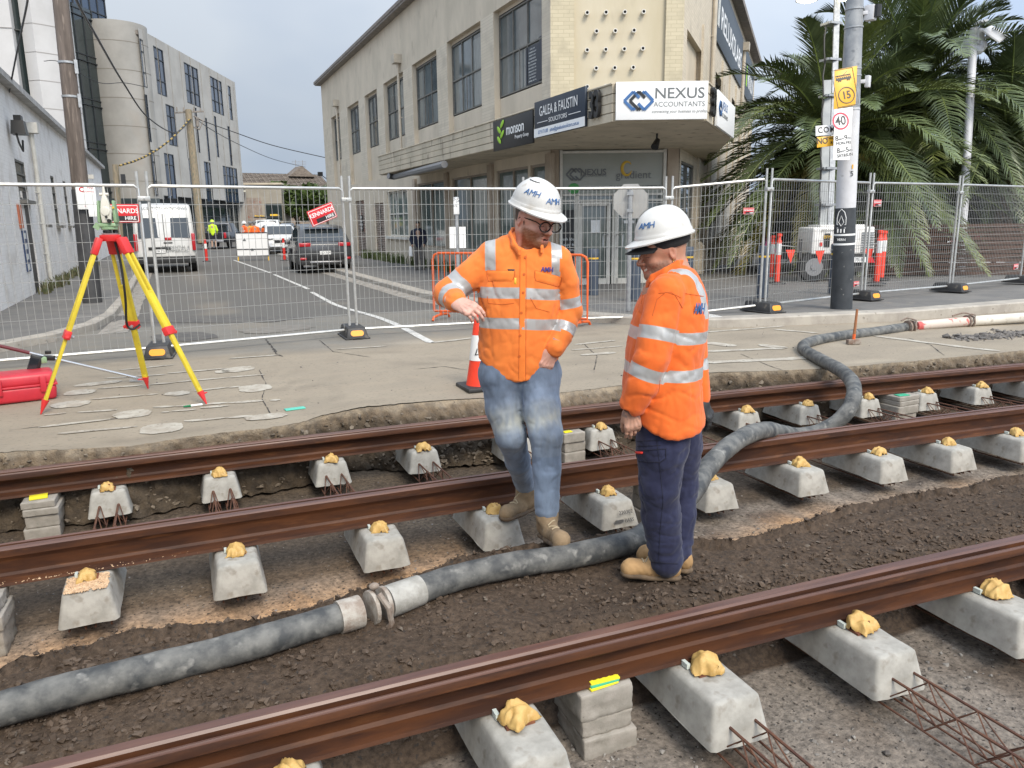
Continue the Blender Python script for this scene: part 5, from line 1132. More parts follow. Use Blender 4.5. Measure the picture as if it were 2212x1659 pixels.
f.build('steel_band', mat('galv', (.4,.41,.41), (.3,.31,.32), 12, rough=.45, metal=.4), lp)
m_galv = MATS['galv']; m_red = mat('sign_red', (.55,.015,.02), rough=.45)
cz = Vector(at_y(186, 424, pb.y-.26)); sg = MB().box(cz, (.36,.012,.52)).build('parking_sign', m_signw, lp, bevel=.02)
Ms = frame(cz+Vector((0,-.008,0)), (1,0,0)); text('C', m_red, sg, Ms @ Matrix.Translation((-.07,.13,0)), .13, bold=.004); text('NO', m_red, sg, Ms @ Matrix.Translation((.09,.17,0)), .07); text('STOPPING', m_red, sg, Ms @ Matrix.Translation((.05,.09,0)), .045); text('<  >', m_red, sg, Ms @ Matrix.Translation((0,-.2,0)), .06)
cz = Vector(at_y(203, 455, pb.y-.28)); MB().box(cz, (.2,.012,.24)).build('small_sign', m_signw, lp, bevel=.01)
# second pole down the street
def yz(px, py, dep): return Vector(at_d(px, py, dep))
b2 = yz(436, 526, 54); t2 = yz(407, 238, 54); m_pole2 = mat('pole_weathered', (.24,.19,.12), (.17,.14,.1), 3, rough=.9, stretch=(4,4,.6), c3=(.12,.13,.09), s3=3, t3=(.55,.7))
p2 = thing('utility_pole', 'slimmer weathered timber pole halfway down the street carrying cables', 'utility pole'); MB().tube([b2, b2.lerp(t2,.5), t2], [.28,.26,.22], 12).build('shaft', m_pole2, p2)
f = MB(); c = t2+Vector((0,0,-.1)); f.bar(c+Vector((-.9,.1,-.1)), c+Vector((1.0,-.1,.05)), .1); [f.cyl(c+Vector((q,-.05,.0)), c+Vector((q,-.05,.28)), .06, .04) for q in (-.75,-.3,.35,.8)]; f.cyl(c+Vector((.5,-.2,-1.0)), c+Vector((.5,-.2,-.4)), .12); f.tube([c+Vector((.1,-.2,-1.0)), c+Vector((.6,-.25,-1.2)), c+Vector((.9,-.2,-.6)), c+Vector((.3,-.2,-.3))], .05, 6); f.build('crossarm', m_gut2, p2)
s0 = yz(250, 440, 46); s1 = yz(249, 356, 46); s2 = thing('utility_pole', 'short timber service pole beside the stair tower, holding the striped cable', 'utility pole'); MB().tube([Vector((s0.x,s0.y,-.2)), s1], .17, 10).build('shaft', m_pole2, s2); MB().box(s1+Vector((.35,-.1,-.9)), (.25,.2,.7)).build('fuse_box', m_blk, s2)
m_cable = mat('cable_black', (.012,.012,.012), rough=.5)
def cable(pts, r, label, m=m_cable, name='overhead_cable'):
    P = [Vector(p) for p in pts]; Q = []
    for i in range(len(P)-1):
        p0, p1, p2_, p3 = P[max(i-1,0)], P[i], P[i+1], P[min(i+2,len(P)-1)]
        for j in range(8):
            t = j/8; Q.append(.5*((2*p1)+(-p0+p2_)*t+(2*p0-5*p1+4*p2_-p3)*t*t+(-p0+3*p1-3*p2_+p3)*t**3))
    Q.append(P[-1]); o = MB().tube(Q, r, 6).build(name, m); return tag(o, label, 'cable', 'overhead cables')
c1d = lambda x, y, d: yz(x*.34722, y*.34722, d)
cable([yz(150,-40,16), c1d(490,30,18), c1d(590,210,22), c1d(770,520,31), c1d(920,730,40), c1d(1090,825,48), c1d(1190,740,54)], .035, 'thick black cable sagging across the concrete stair tower to the weathered pole')
cable([c1d(170,-20,12), c1d(165,40,13), c1d(110,300,15.5), c1d(60,560,18), c1d(38,710,20), c1d(100,790,20.5)], .018, 'black service cable dropping to the junction box on the white warehouse')
cable([c1d(1215,735,54), c1d(1450,820,56), c1d(1700,905,58), c1d(2030,982,60)], .03, 'upper black cable running from the weathered pole to the cream building')
cable([c1d(1225,745,54), c1d(1330,815,60), c1d(1500,905,70), c1d(1700,990,85), c1d(1900,1040,104)], .03, 'lower black cable running from the weathered pole to the tiled house')
cable([yz(95,132,40), c1d(380,388,40), c1d(610,512,42), c1d(770,515,44), c1d(900,540,46)] , .018, 'thin dark cable running across the concrete stair tower joints')
pts = [c1d(745,1030,46), c1d(830,1005,47), c1d(900,975,48), c1d(980,930,49.5), c1d(1060,870,51), c1d(1130,800,52.5), c1d(1185,735,54)]
tg = thing('striped_cable', 'service cable sheathed in yellow and black tiger tail bands', 'cable'); Q = []
for i in range(len(pts)-1): Q += [pts[i].lerp(pts[i+1], j/7) for j in range(7)]
o = MB().tube(Q, .06, 7, False).build('sheath', [mat('tiger_yellow', (.32,.22,.06), rough=.6), m_cable], tg); o.data.polygons.foreach_set('material_index', [(i//7) % 2 for i in range(len(o.data.polygons))])
# ------------------------------------------------------------------ palms
m_frond = mat('palm_frond', (.052,.073,.027), (.105,.135,.055), 1.4, rough=.42, spec=.5, attr='tone')
m_boot = mat('palm_trunk', (.085,.06,.04), (.16,.12,.08), 5, rough=.95, bump=.8, bscale=14)
def palm(label, base, hc, R, seed, n=70, tilt=(0,0)):
    rg = np.random.RandomState(seed); t = thing('palm_tree', label, 'palm', base, 0, 'date palms behind the fence'); V = []; F = []; CL = []; b = MB()
    for i in range(n):
        u = i/n; el = R_(84 - 118*u**.85 + rg.uniform(-6,6)); az = i*2.39996 + rg.uniform(-.2,.2); L = R*(.82+.3*rg.rand())*(.8+.2*math.sin(math.pi*min(1,u+.15)))
        d = Vector((math.cos(az)*math.cos(el), math.sin(az)*math.cos(el), math.sin(el))); side = Vector((-math.sin(az), math.cos(az), 0)); dr = L*(.30+.32*(1-abs(math.sin(el)))+.1*rg.rand()); o = Vector((tilt[0], tilt[1], hc+.15*(1-u)))
        N = 62; P = []
        for k in range(N+1): s_ = k/N; P.append(o+d*L*s_+Vector((0,0,-dr*s_**2.2)))
        b.tube(P[::6]+[P[-1]], [.035*(1-.85*j/11) for j in range(len(P[::6])+1)], 4, False)
        dead = (u > .86 and rg.rand() < .45) or rg.rand() < .02; tw = rg.uniform(-.5,.5); base_c = np.array([1.7,1.15,.95]) if dead else np.array([1,1,1])*(rg.uniform(.75,1.35)) * (np.array([1.25,1.15,.8]) if rg.rand() < .25 else 1)
        if dead: base_c = np.array([3.2,2.1,1.6])
        for k in range(4, N+1):
            s_ = k/N; tg_ = (P[min(k+1,N)]-P[k-1]).normalized(); up = side.cross(tg_).normalized(); up = -up if up.z < 0 else up; ll = L*.18*math.sin(math.pi*(.12+.86*s_))**.7*(1 if s_ < .97 else .7)
            for sg_ in (-1, 1):
                wv = (side*sg_*math.cos(tw*sg_) + up*(.38+.12*rg.randn()) + tg_*(.75+.5*s_) + Vector((0,0,-.05))).normalized(); ll2 = ll*rg.uniform(.85,1.12); wd = tg_.cross(wv).cross(wv).normalized()*.0120*(R/3.4)
                p0 = P[k]; p1 = p0+wv*ll2*.55+Vector((0,0,-.02*ll2)); p2_ = p0+wv*ll2+Vector((0,0,-.22*ll2*(1.0 if u > .3 else .5))); q = len(V)
                V += [p0-wd, p0+wd, p1+wd*1.1, p1-wd*1.1, p2_]; F += [(q,q+1,q+2,q+3),(q+3,q+2,q+4)]; cc = base_c*rg.uniform(.8,1.25); CL += [cc]*5
    k = len(V); V += b.v; F += [tuple(k+x for x in f) for f in b.f]; CL += [np.array([2.0,1.9,1.2])]*len(b.v)
    o = mkmesh('crown', V, F, m_frond, t); c = np.array(CL); o.data.color_attributes.new('tone','FLOAT_COLOR','POINT').data.foreach_set('color', np.concatenate([c, np.ones((len(c),1))],1).astype(np.float32).ravel())
    tr = MB(); Rg = .34
    for k in range(int(hc/.09)):
        z = k*.09-.2
        for j in range(9): a = j*.698+k*.35; tr.bar((math.cos(a)*Rg*.8, math.sin(a)*Rg*.8, z), (math.cos(a)*Rg*1.12, math.sin(a)*Rg*1.12, z+.13), .17, .05)
    tr.tube([(0,0,-.3),(0,0,hc)], Rg*.85, 12); tr.build('trunk', m_boot, t, smooth=False); return t
def palm_at(label, px, py, dep, R, seed, n):
    c = at_d(px, py, dep); gz = -.1; return palm(label, (c[0], c[1], gz), c[2]-gz, R, seed, n)
palm_at('date palm at the left of the clump, its fronds reaching toward the cream building', 1790, 310, 21.5, 4.8, 3, 110)
palm_at('tallest date palm, its crown rising above the tram pole', 1975, 205, 23.0, 5.2, 8, 96)
palm_at('date palm at the right edge behind the camera post', 2175, 300, 22.0, 4.0, 13, 76)
palm_at('low young date palm between the clump and the light tower', 1920, 425, 20.5, 3.1, 17, 52)
# shrubs, timber fence and graffiti wall behind the palms
for i, (px, dep, h_, r_) in enumerate([(1740,25,2.8,1.8),(1830,25,3.3,2.1),(1940,25.5,3.5,2.3),(2060,25,3.5,2.3),(2180,25,3.3,2.2),(2290,24.5,3.5,2.2)]):
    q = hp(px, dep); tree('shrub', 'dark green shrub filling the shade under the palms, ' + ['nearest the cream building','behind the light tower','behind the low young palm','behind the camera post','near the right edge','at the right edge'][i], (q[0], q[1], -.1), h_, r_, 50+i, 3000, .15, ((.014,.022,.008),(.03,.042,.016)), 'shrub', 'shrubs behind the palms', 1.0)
m_slat = mat('timber_slat', (.10,.05,.03), (.065,.035,.022), 3, rough=.8, stretch=(.5,.5,4)); m_gfen = mat('grey_paling', (.075,.085,.095), (.055,.06,.068), 3, rough=.8)
a, c = Vector(hp(1880, 19.2)), Vector(hp(2330, 18.6)); d = c-a; M_ = plane_m(a, (d.x/d.length, d.y/d.length)); sf = thing('slat_fence', 'low dark brown timber slat fence in front of the palms', 'fence'); f = MB().xf(M_)
for k in range(12): f.box((d.length/2, 0, .1+k*.105), (d.length, .03, .08))
f.build('slats', m_slat, sf); f = MB().xf(M_); [f.box((u,.05,.6),(.09,.08,1.4)) for u in np.arange(0, d.length, 1.5)]; f.build('posts', m_slat, sf)
a, c = Vector(hp(1690, 30)), Vector(hp(2500, 28)); d = c-a; M_ = plane_m(a, (d.x/d.length, d.y/d.length)); gf = thing('paling_fence', 'tall dark grey boundary fence behind the palms', 'fence'); MB().xf(M_).box((d.length/2, .1, 1.5), (d.length, .1, 3.2)).build('paling', m_gfen, gf, smooth=False)
a, c = Vector(hp(1652, 40)), Vector(hp(1700, 38)); d = c-a; M_ = plane_m(a, (d.x/d.length, d.y/d.length)); gw = thing('graffiti_wall', 'low wall painted with a bright mural seen between cream building and palms', 'wall'); MB().xf(M_).box((d.length/2,.1,1.2),(d.length,.2,3.4)).build('wall', mat('mural_base', (.12,.1,.2), (.05,.35,.33), 1.3, c3=(.6,.12,.35), s3=1.8, t3=(.52,.56), rough=.7, lo=.45, hi=.5), gw, smooth=False)
# ================================================================== TEMPORARY FENCE
m_gal = mat('galvanised', (.52,.52,.50), (.42,.42,.40), 10, rough=.4, metal=.55, bump=.1, bscale=60); m_wire = mat('fence_wire', (.33,.33,.315), rough=.45, metal=.4)
m_plast = mat('black_plastic', (.022,.022,.023), (.04,.038,.036), 7, rough=.55, c3=(.12,.105,.085), s3=9, t3=(.6,.75)); m_refl = mat('reflector_orange', (.85,.33,.015), rough=.35, emit=0)
gnd = lambda x, y: foot_z(x, y)
gr = lambda x, y: road_z(y)
fp = [None, drop(347,768,gr), drop(764,727,gr), drop(1140,706,gr), drop(1437,697,gr), drop(1647,673,gnd), drop(1862,646,gnd), drop(2052,629,gnd), drop(2205,611,gnd)]
_a, _b = at_z(345,742,.1), at_z(0,770,.1); dvv = Vector((_b[0]-_a[0], _b[1]-_a[1], 0)).normalized(); fp[0] = fp[1]+dvv*2.4
def panel(a, b, label, wx=.075, wy=.2, zb=.1, zt=1.94, ph=2.1):
    a = Vector(a); b = Vector(b); d = b-a; d.z = 0; L = d.length; u = d.normalized(); M = plane_m((a.x, a.y), (u.x, u.y), 0); t = thing('mesh_fence', label, 'fence panel', a, 0, 'temporary mesh fence panels'); t.location = (0,0,0)
    za, zbb = a.z, b.z; Z = lambda s_, z: za+(zbb-za)*s_/L+z; g = .05
    f = MB().xf(M); r = .019
    f.tube([(g,0,Z(g,.05)), (g,0,Z(g,zt-.03)), (g+.04,0,Z(g,zt)), (L-g-.04,0,Z(L,zt)), (L-g,0,Z(L,zt-.03)), (L-g,0,Z(L,.05))], r, 8)
    f.tube([(g,0,Z(g,zb)), (L-g,0,Z(L,zb))], r, 8)
    for x in (g, L-g): f.tube([(x,0,Z(x,zt-.05)), (x,0,Z(x,ph))], .017, 8)
    f.build('frame', m_gal, t); w_ = MB().xf(M); n = int((L-.1)/wx)
    for i in range(1, n): x = g+(L-2*g)*i/n; w_.bar((x,.0,Z(x,zb)), (x,.0,Z(x,zt)), .0044)
    k = int((zt-zb)/wy)
    for i in range(1, k): z = zb+(zt-zb)*i/k; w_.bar((g,.006,Z(g,z)), (L-g,.006,Z(L,z)), .005)
    w_.build('mesh_infill', m_wire, t, smooth=False); return t, M, L, Z
PL = ['mesh fence panel at the left edge behind the surveying tripod', 'mesh fence panel across the street, between tripod and tilted red sign', 'mesh fence panel in front of the roller shutters, left of the man in jeans', 'mesh fence panel behind the man in jeans, in front of the glass entry', 'mesh fence panel right of the man in navy trousers', 'mesh fence panel behind the black and white tram pole', 'mesh fence panel with a small red sign right of the tram pole', 'mesh fence panel at the right edge before the palms']
panels = [panel(fp[i], fp[i+1], PL[i], .075 if i < 2 else .062, .2 if i < 4 else .15) for i in range(8)]
for i, p in enumerate(fp[1:8]):
    x = ['under the tripod','under the tilted red sign','right behind the man in jeans','behind the man in navy trousers','left of the tram pole','right of the tram pole','under the camera post'][i]
    u = (fp[min(i+2,8)]-fp[i]); u.z = 0; u.normalize(); Mc = Matrix.Translation((p.x, p.y, p.z+1.8)) @ Matrix.Rotation(math.atan2(u.y, u.x), 4, 'Z'); MB().xf(Mc).box((0,0,0), (.13,.07,.05)).cyl((0,-.06,0), (0,.06,0), .008, n=6).build('clamp', m_gal, panels[i][0], bevel=.003)
def foot_block(p, rz, label, sc=1):
    t = thing('fence_weight', label, 'fence block', p, rz, 'black fence feet'); t.scale = (sc,)*3
    f = MB(); w1, w2, l1, l2, h = .15, .115, .30, .25, .155; P = [(-w1,-l1,0),(w1,-l1,0),(w1,l1,0),(-w1,l1,0),(-w2,-l2,h),(w2,-l2,h),(w2,l2,h),(-w2,l2,h)]; f.add(P, [(4,5,6,7),(0,1,5,4),(1,2,6,5),(2,3,7,6),(3,0,4,7),(0,3,2,1)])
    f.build('shell', m_plast, t, bevel=.018); MB().box((0,0,.012), (.33,.63,.02)).build('base_flange', m_plast, t, bevel=.008); MB().prism([(.07*math.cos(a), .02*math.sin(a)) for a in np.linspace(0, math.pi, 8)], -.325, -.318, 'y').build('hand_slot', m_dark, t)
    def oval(y, s_):
        pts = [(.062*math.copysign(1,math.cos(a))+.03*math.cos(a)-.0, .042*math.sin(a)) for a in np.linspace(.01, 6.27, 22)]; b = MB(); V = [(px_, y+s_*(.052/.155)*(z_)*-1, .085+z_) for px_, z_ in pts]; V2 = [(a, b_-.004*s_*-1*-1, c) for a, b_, c in V]; b.add(V, [tuple(range(22))]); return b
    b = MB(); n = 22; a_ = np.linspace(0, 6.283, n, endpoint=False); pts = [(.05*(1 if math.cos(a) > 0 else -1)+.035*math.cos(a), .036*math.sin(a)) for a in a_]
    for s_ in (-1, 1):
        V = [(x, s_*(.30-(.05/.155)*(.08+z)+.004), .08+z) for x, z in pts]; b2 = MB().add(V, [tuple(range(n))]); b2.add([(x, y-s_*.006, z) for x, y, z in V], [tuple(range(n))[::-1]]); k0, k1 = 0, n; b2.f += [[i, (i+1)%n, n+(i+1)%n, n+i] for i in range(n)]; b2.mi += [0]*n; b2.build('reflector', m_refl, t)
    return t
FL = ['black fence foot with orange reflector right behind the tripod leg', 'black fence foot with orange reflector below the centre of the street', None, None, 'dusty black fence foot on the kerb left of the tram pole', 'black fence foot just right of the tram pole', 'dusty black fence foot left of the camera post', 'black fence foot at the right edge of the picture']
for i, l in enumerate(FL):
    if l: p = fp[i+1]; foot_block(p, [.05,.12,0,0,.22,.22,.3,.3][i]-.15, l)
def hire_sign(i, px, py, wd, label, rot=0, y=-.03, pl=None):
    t, M, L, Z = panels[i]; P = fp[i]; d = fp[i+1]-fp[i]; d.z = 0; d.normalize(); u, z = onp(px, py, (P.x, P.y), (d.x, d.y)); h = wd*.56
    Mx = M @ Matrix.Translation((u, y, z)) @ Matrix.Rotation(rot, 4, 'Y'); s_ = thing('hire_sign', label, 'sign', (0,0,0), 0, 'red hire signs on the fence'); MB().xf(Mx).box((0,0,0), (wd,.008,h)).build('board', m_red, s_, bevel=.003); MB().xf(Mx).box((.08*wd,-.006,-h*.27), (wd*.72,.003,h*.26)).build('black_strip', m_blk, s_)
    f = MB().xf(Mx)
    for a, b_ in (((-.46,.42),(.46,.42)),((.46,.42),(.46,-.44)),((.46,-.44),(-.46,-.44)),((-.46,-.44),(-.46,.42))): f.bar((a[0]*wd,-.0055,a[1]*h),(b_[0]*wd,-.0055,b_[1]*h), .008*wd/.5, .002, up=(0,1,0))
    f.build('outline', m_signw, s_)
    text('KENNARDS', m_signw, s_, Mx @ frame((0,-.006,h*.12), (1,0,0)), h*.36, bold=.003*wd, sx=.92); text('HIRE', m_signw, s_, Mx @ frame((wd*.24,-.009,-h*.27), (1,0,0)), h*.28, bold=.002*wd)
hire_sign(0, 262, 461, .36, 'level red hire sign beside the survey instrument'); hire_sign(1, 694, 463, .36, 'tilted red hire sign on the street fence panel', -.36)
hire_sign(4, 1615, 456, .17, 'small red hire sign right of the entry, nearer than the cream wall'); hire_sign(6, 1892, 439, .2, 'small red hire sign just right of the tram pole, high on the mesh'); hire_sign(5, 1846, 613, .16, 'small red hire sign low on the mesh behind the tram pole'); hire_sign(7, 2191, 576, .2, 'small red hire sign low at the right edge')
# ------------------------------------------------------------------ barriers, bollards, cone, signs
m_ob = mat('barrier_orange', (.72,.12,.02), (.6,.1,.02), 6, rough=.5); m_or = mat('flex_orange', (.85,.055,.02), (.75,.045,.018), 5, rough=.5); m_wt = mat('reflective_white', (.72,.72,.70), rough=.35); m_rw = mat('post_red', (.6,.03,.02), rough=.5)
def barrier(pa, pb, label):
    a, b = Vector(pa), Vector(pb); d = b-a; L = d.length; t = thing('crowd_barrier', label, 'barrier', a, math.atan2(d.y, d.x), 'orange crowd barriers'); h = 1.02
    MB().tube([(0,0,.12),(0,0,h-.1),(.03,0,h-.03),(.1,0,h),(L-.1,0,h),(L-.03,0,h-.03),(L,0,h-.1),(L,0,.12),(0,0,.12)], .019, 8).build('frame', m_ob, t)
    f = MB(); n = int(L/.1)
    for i in range(1, n): f.cyl((L*i/n,0,.12),(L*i/n,0,h), .0075, n=6)
    f.build('bars', m_ob, t)
    for x in (.12, L-.12): MB().tube([(x,-.28,0),(x,-.24,.05),(x,0,.07),(x,.24,.05),(x,.28,0)], .02, 7).cyl((x,0,.05),(x,0,.14),.02).build('foot', m_ob, t)
a = drop(938, 674, gnd); a.z = foot_z(a.x, a.y)-.1; b = drop(1090, 695, gr); barrier(a, b, 'orange crowd barrier behind the left man\'s raised hand'); a2 = drop(1096, 693, gr); b2 = drop(1268, 690, gnd); barrier(a2, b2, 'orange crowd barrier showing right of the man in jeans')
m_bol = mat('bollard_slate', (.045,.06,.085), (.06,.075,.1), 4, rough=.5); m_yel = mat('yellow_band', (.7,.42,.03), rough=.5)
def bollard(px, py, label, h=.9, r=.11):
    p = drop(px, py, gnd); t = thing('bollard', label, 'bollard', p, 0, 'slate blue bollards on the pavement'); MB().lathe([(r,-.02),(r,h-.22),(r*.93,h-.215),(r*.93,h-.16),(r,h-.155),(r,h-.02),(r*.9,h)], n=18).build('post', m_bol, t); MB().lathe([(r*.94,h-.205),(r*.965,h-.2),(r*.965,h-.175),(r*.94,h-.17)], n=18, cap=False).build('band', m_yel, t)
for x, y, l in ((1281,635,'slate bollard left of the signpost, before the entry door'), (1370,644,'slate bollard directly left of the smiling man\'s face'), (1482,640,'slate bollard hidden mostly behind the smiling man\'s neck'), (1646,640,'slate bollard beside the pair of orange flexible posts'), (1801,631,'slate bollard peeping out left of the tram pole')): bollard(x, y, l)
def flexpost(p, label, h=1.05, r=.055, m=m_or, lean=0):
    t = thing('flexible_post', label, 'bollard', p, 0, 'orange flexible posts with white bands'); t.rotation_euler = (0, lean, 0); MB().lathe([(r,0),(r,h-.16),(r*.75,h-.14),(r*.72,h-.08),(r*1.0,h-.06),(r,h-.01),(r*.6,h)], n=14).build('post', m, t); MB().lathe([(r*1.03,h*.58),(r*1.04,h*.585),(r*1.04,h*.80),(r*1.03,h*.805)], n=14, cap=False).build('band', m_wt, t); MB().lathe([(.2,0),(.19,.03),(.07,.055)], n=18).build('base', m_plast, t)
for x, y, l in ((1665,603,'orange flexible post, left of the close pair beside the bollard'), (1678,613,'orange flexible post, right of the close pair beside the bollard'), (1893,613,'orange flexible post left of the pair right of the light tower'), (1903,604,'orange flexible post right of the pair right of the light tower')): flexpost(drop(x, y, gnd), l, 1.12)
for x, y, l, ln in ((447,565,'red and white post nearest in the street, left of the sign board',0), (615,563,'red and white post in the street before the white car',0), (471,532,'red and white post beside the man in yellow',.0), (439,532,'red and white post left of the man in yellow',0), (420,541,'leaning orange post beside the van',-.2)): flexpost(drop(x, y, gr), l, 1.05, .065, m_rw, ln)
# bunting between the right posts
q1 = Vector(at_y(1672,520,fp[5].y+3.2)); f = MB(); P = [Vector((*drop(1678,613,gnd)[:2], .9)), Vector((*drop(1748,600,gnd)[:2], .78)), Vector((*drop(1893,613,gnd)[:2], .95))]
bt = thing('bunting', 'string of orange triangle flags before the light tower', 'bunting'); MB().tube([P[0], (P[0]+P[1])/2-Vector((0,0,.03)), P[1], (P[1]+P[2])/2-Vector((0,0,.06)), P[2]], .008, 5).build('cord', m_wt, bt)
for k, t_ in enumerate((.12, .42, .72, .9)):
    c = P[0].lerp(P[2], t_)-Vector((0,0,.09+.04*math.sin(t_*3))); f = MB(); f.add([c+Vector((-.12,0,.0)), c+Vector((.12,-.03,-.0)), c+Vector((.01,-.03,-.3)), c+Vector((-.12,.006,.0)), c+Vector((.12,-.024,-.0)), c+Vector((.01,-.024,-.3))], [(0,1,2),(5,4,3)]); f.build('flag', m_or, bt, smooth=False)
# cone
cp = drop(1037, 838, gr); cn = thing('traffic_cone', 'orange traffic cone with white collar half hidden behind the man in jeans', 'traffic cone', cp)
MB().box((0,0,.02), (.37,.37,.04)).build('base', m_plast, cn, bevel=.012); MB().lathe([(.135,.04),(.13,.06),(.096,.27),(.096,.28),(.065,.52),(.032,.74),(.02,.75)], n=24).build('body', m_or, cn); MB().lathe([(.099,.28),(.068,.52)], n=24, cap=False).build('collar', m_wt, cn)
k = MB(); Mq = frame((-.042,-.075,.37), (1,-.35,0), (0.1,.15,1)); k.xf(Mq).bar((-.025,-.03,.0),(0,.04,0), .01,.002, up=(0,0,1)).bar((.025,-.03,0),(0,.04,0), .012,.002, up=(0,0,1)).bar((-.03,-.03,0),(.03,-.03,0), .008,.002, up=(0,0,1)).build('emblem', m_blk, cn)
# roadwork sign board turned away
sbp = drop(548, 563, gr); L_ = (sbp-drop(517,563,gr)).length; s_ = thing('sign_board', 'blank white roadwork sign board on yellow legs standing in the street', 'sign', sbp, -.32)
dist = sbp.length; sc = dist/1662; MB().box((0,0,.95), (62*sc,.03,32*sc)).build('upper_panel', m_signw, s_); MB().box((0,0,0.95-16*sc-7*sc-.03), (62*sc,.03,13*sc)).build('lower_panel', m_signw, s_); f = MB()
for zz in (0.95+16*sc, 0.95-16*sc-.015, 0.95-30*sc): f.bar((-31.5*sc,-.02,zz),(31.5*sc,-.02,zz), .05,.03)
for xx in (-31.5*sc, 31.5*sc): f.bar((xx,-.02,0.95+16*sc),(xx,-.02,0.95-30*sc), .04,.03)
f.build('edge', m_blk, s_); [MB().bar((x,.0,0),(x,.06,.6), .05).build('leg', m_yel, s_) for x in (-30*sc, 30*sc)]; MB().cyl((-.35,-.03,1.0),(-.35,-.04,1.0), .09, n=3).cyl((-.02,-.03,.52),(-.02,-.04,.52), .08, n=3).build('emblem', m_grey, s_)
# parking sign on its post
pp = drop(991, 652, gnd); t = thing('parking_sign', 'parking sign with two blank plates on a thin grey post before the shop windows', 'sign', pp, -.35); dsc = pp.length/1662
zz = lambda py: at_y(985, py, pp.y)[2]-pp.z
MB().cyl((0,0,0),(0,0,zz(425)), .03).build('post', m_galv, t); w_ = 12*dsc; pl = MB().box((0,-.04,(zz(427)+zz(463))/2), (w_,.01,zz(427)-zz(463))).build('plate', m_signw, t, bevel=.004); Mq = frame((0,-.047,(zz(427)+zz(463))/2+.1), (1,0,0)); text('P|S', m_char, pl, Mq, .1); text('1/2', m_char, pl, Mq @ Matrix.Translation((-.02,-.1,0)), .06)
for x in (-.08-.0, .1): MB().box((x,-.04,(zz(490)+zz(536))/2), (14*dsc,.01,zz(490)-zz(536))).build('blank_plate', m_signw, t)
# back of a stop sign
sp = drop(1357, 671, gnd); t = thing('stop_sign', 'bare grey back of an octagonal sign on a galvanised post', 'sign', sp, -.62); zz = lambda py: at_y(1357, py, sp.y)[2]-sp.z; hz = (zz(397)-zz(472))/2; oc = []
for k in range(8): a = math.pi/8+k*math.pi/4; oc.append((hz*1.08*math.cos(a), (zz(397)+zz(472))/2+hz*1.08*math.sin(a)))
MB().prism(oc, .04, .05, 'y').build('plate', mat('bare_aluminium', (.42,.41,.38), (.36,.35,.33), 5, rough=.5, metal=.3), t); MB().cyl((0,0,0),(0,0,zz(405)), .035).build('post', m_galv, t); MB().box((0,.0,zz(418)),(.09,.09,.05)).box((0,0,zz(455)),(.09,.09,.05)).build('bracket', m_galv, t)
# ------------------------------------------------------------------ tram pole
tp0 = drop(1817, 666, gnd); tp1 = Vector(at_y(1858, -260, tp0.y)); ax_ = (tp1-tp0).normalized(); tm = thing('tram_pole', 'tall steel tram pole, black below and white and grey above, carrying traffic signs', 'pole')
zp = lambda py: tp0+ax_*((at_y(1840, py, tp0.y)[2]-tp0.z)/ax_.z)
rb = 20.5/1662*math.hypot(tp0.x, tp0.y)*1.0; rt = rb*.80
m_pgrey = mat('pole_grey', (.24,.25,.26), (.34,.35,.35), 5, rough=.5, metal=.2, c3=(.16,.17,.18), s3=8, t3=(.6,.7)); m_pwhite = mat('pole_white', (.60,.60,.61), (.52,.52,.53), 4, rough=.45, c3=(.4,.4,.4), s3=9, t3=(.64,.72)); m_pblk = mat('pole_black', (.028,.032,.036), (.045,.05,.055), 6, rough=.5, c3=(.2,.2,.19), s3=16, t3=(.7,.73))
rr_ = lambda py: rb+(rt-rb)*((zp(py)-tp0).length/(tp1-tp0).length)*1.2
MB().tube([tp0-ax_*.05, zp(449)], [rb, rr_(449)], 24).build('lower_shaft', m_pblk, tm); MB().tube([zp(449), zp(235)], [rr_(449)*.965, rr_(235)*.965], 24).build('white_wrap', m_pwhite, tm); MB().tube([zp(235), zp(100), tp1], [rr_(235)*.95, rr_(100)*.92, rt*.8], 24).build('upper_shaft', m_pgrey, tm)
for py in (508, 528): MB().tube([zp(py), zp(py-4)], [rr_(py)*1.012]*2, 24).build('white_ring', m_signw, tm)
for py in (150, 165, 228, 239, 60, 20): MB().tube([zp(py)-ax_*.008, zp(py)+ax_*.008], [rr_(py)*1.0]*2, 20).build('strap', m_galv, tm)
tocam = Vector((-tp0.x, -tp0.y, 0)).normalized(); rgt = Vector((-tocam.y, tocam.x, 0)); rgt = rgt if rgt.dot(Vector((RW[0,0],RW[1,0],0))) > 0 else -rgt
def plateq(name, corners, dep, m, par, th=.006):
    """flat plate through four picture corners at one distance"""
    P = [Vector(at_d(x, y, dep)) for x, y in corners]; n = (P[1]-P[0]).cross(P[3]-P[0]).normalized(); n = n if n.dot(-P[0]) > 0 else -n; b = MB(); b.add(P+[p-n*th for p in P], [(0,1,2,3),(7,6,5,4),(0,4,5,1),(1,5,6,2),(2,6,7,3),(3,7,4,0)]); o = b.build(name, m, par, bevel=.004); c = (P[0]+P[2])/2; x = (P[1]-P[0]).normalized(); up = (P[0]-P[3]).normalized(); return o, frame(c+n*.004, x, up), (P[1]-P[0]).length, (P[0]-P[3]).length
dp = float(np.dot(RW[:,2], [tp0.x, tp0.y, 3.0-1.5]))-.42
m_sy = mat('sign_yellow', (.80,.42,.02), (.76,.39,.02), 6, rough=.4)
o, Mx, w_, h_ = plateq('tram_sign', [(1803,151),(1852,142),(1848,227),(1801,236)], dp, m_sy, tm)
f = MB().xf(Mx)
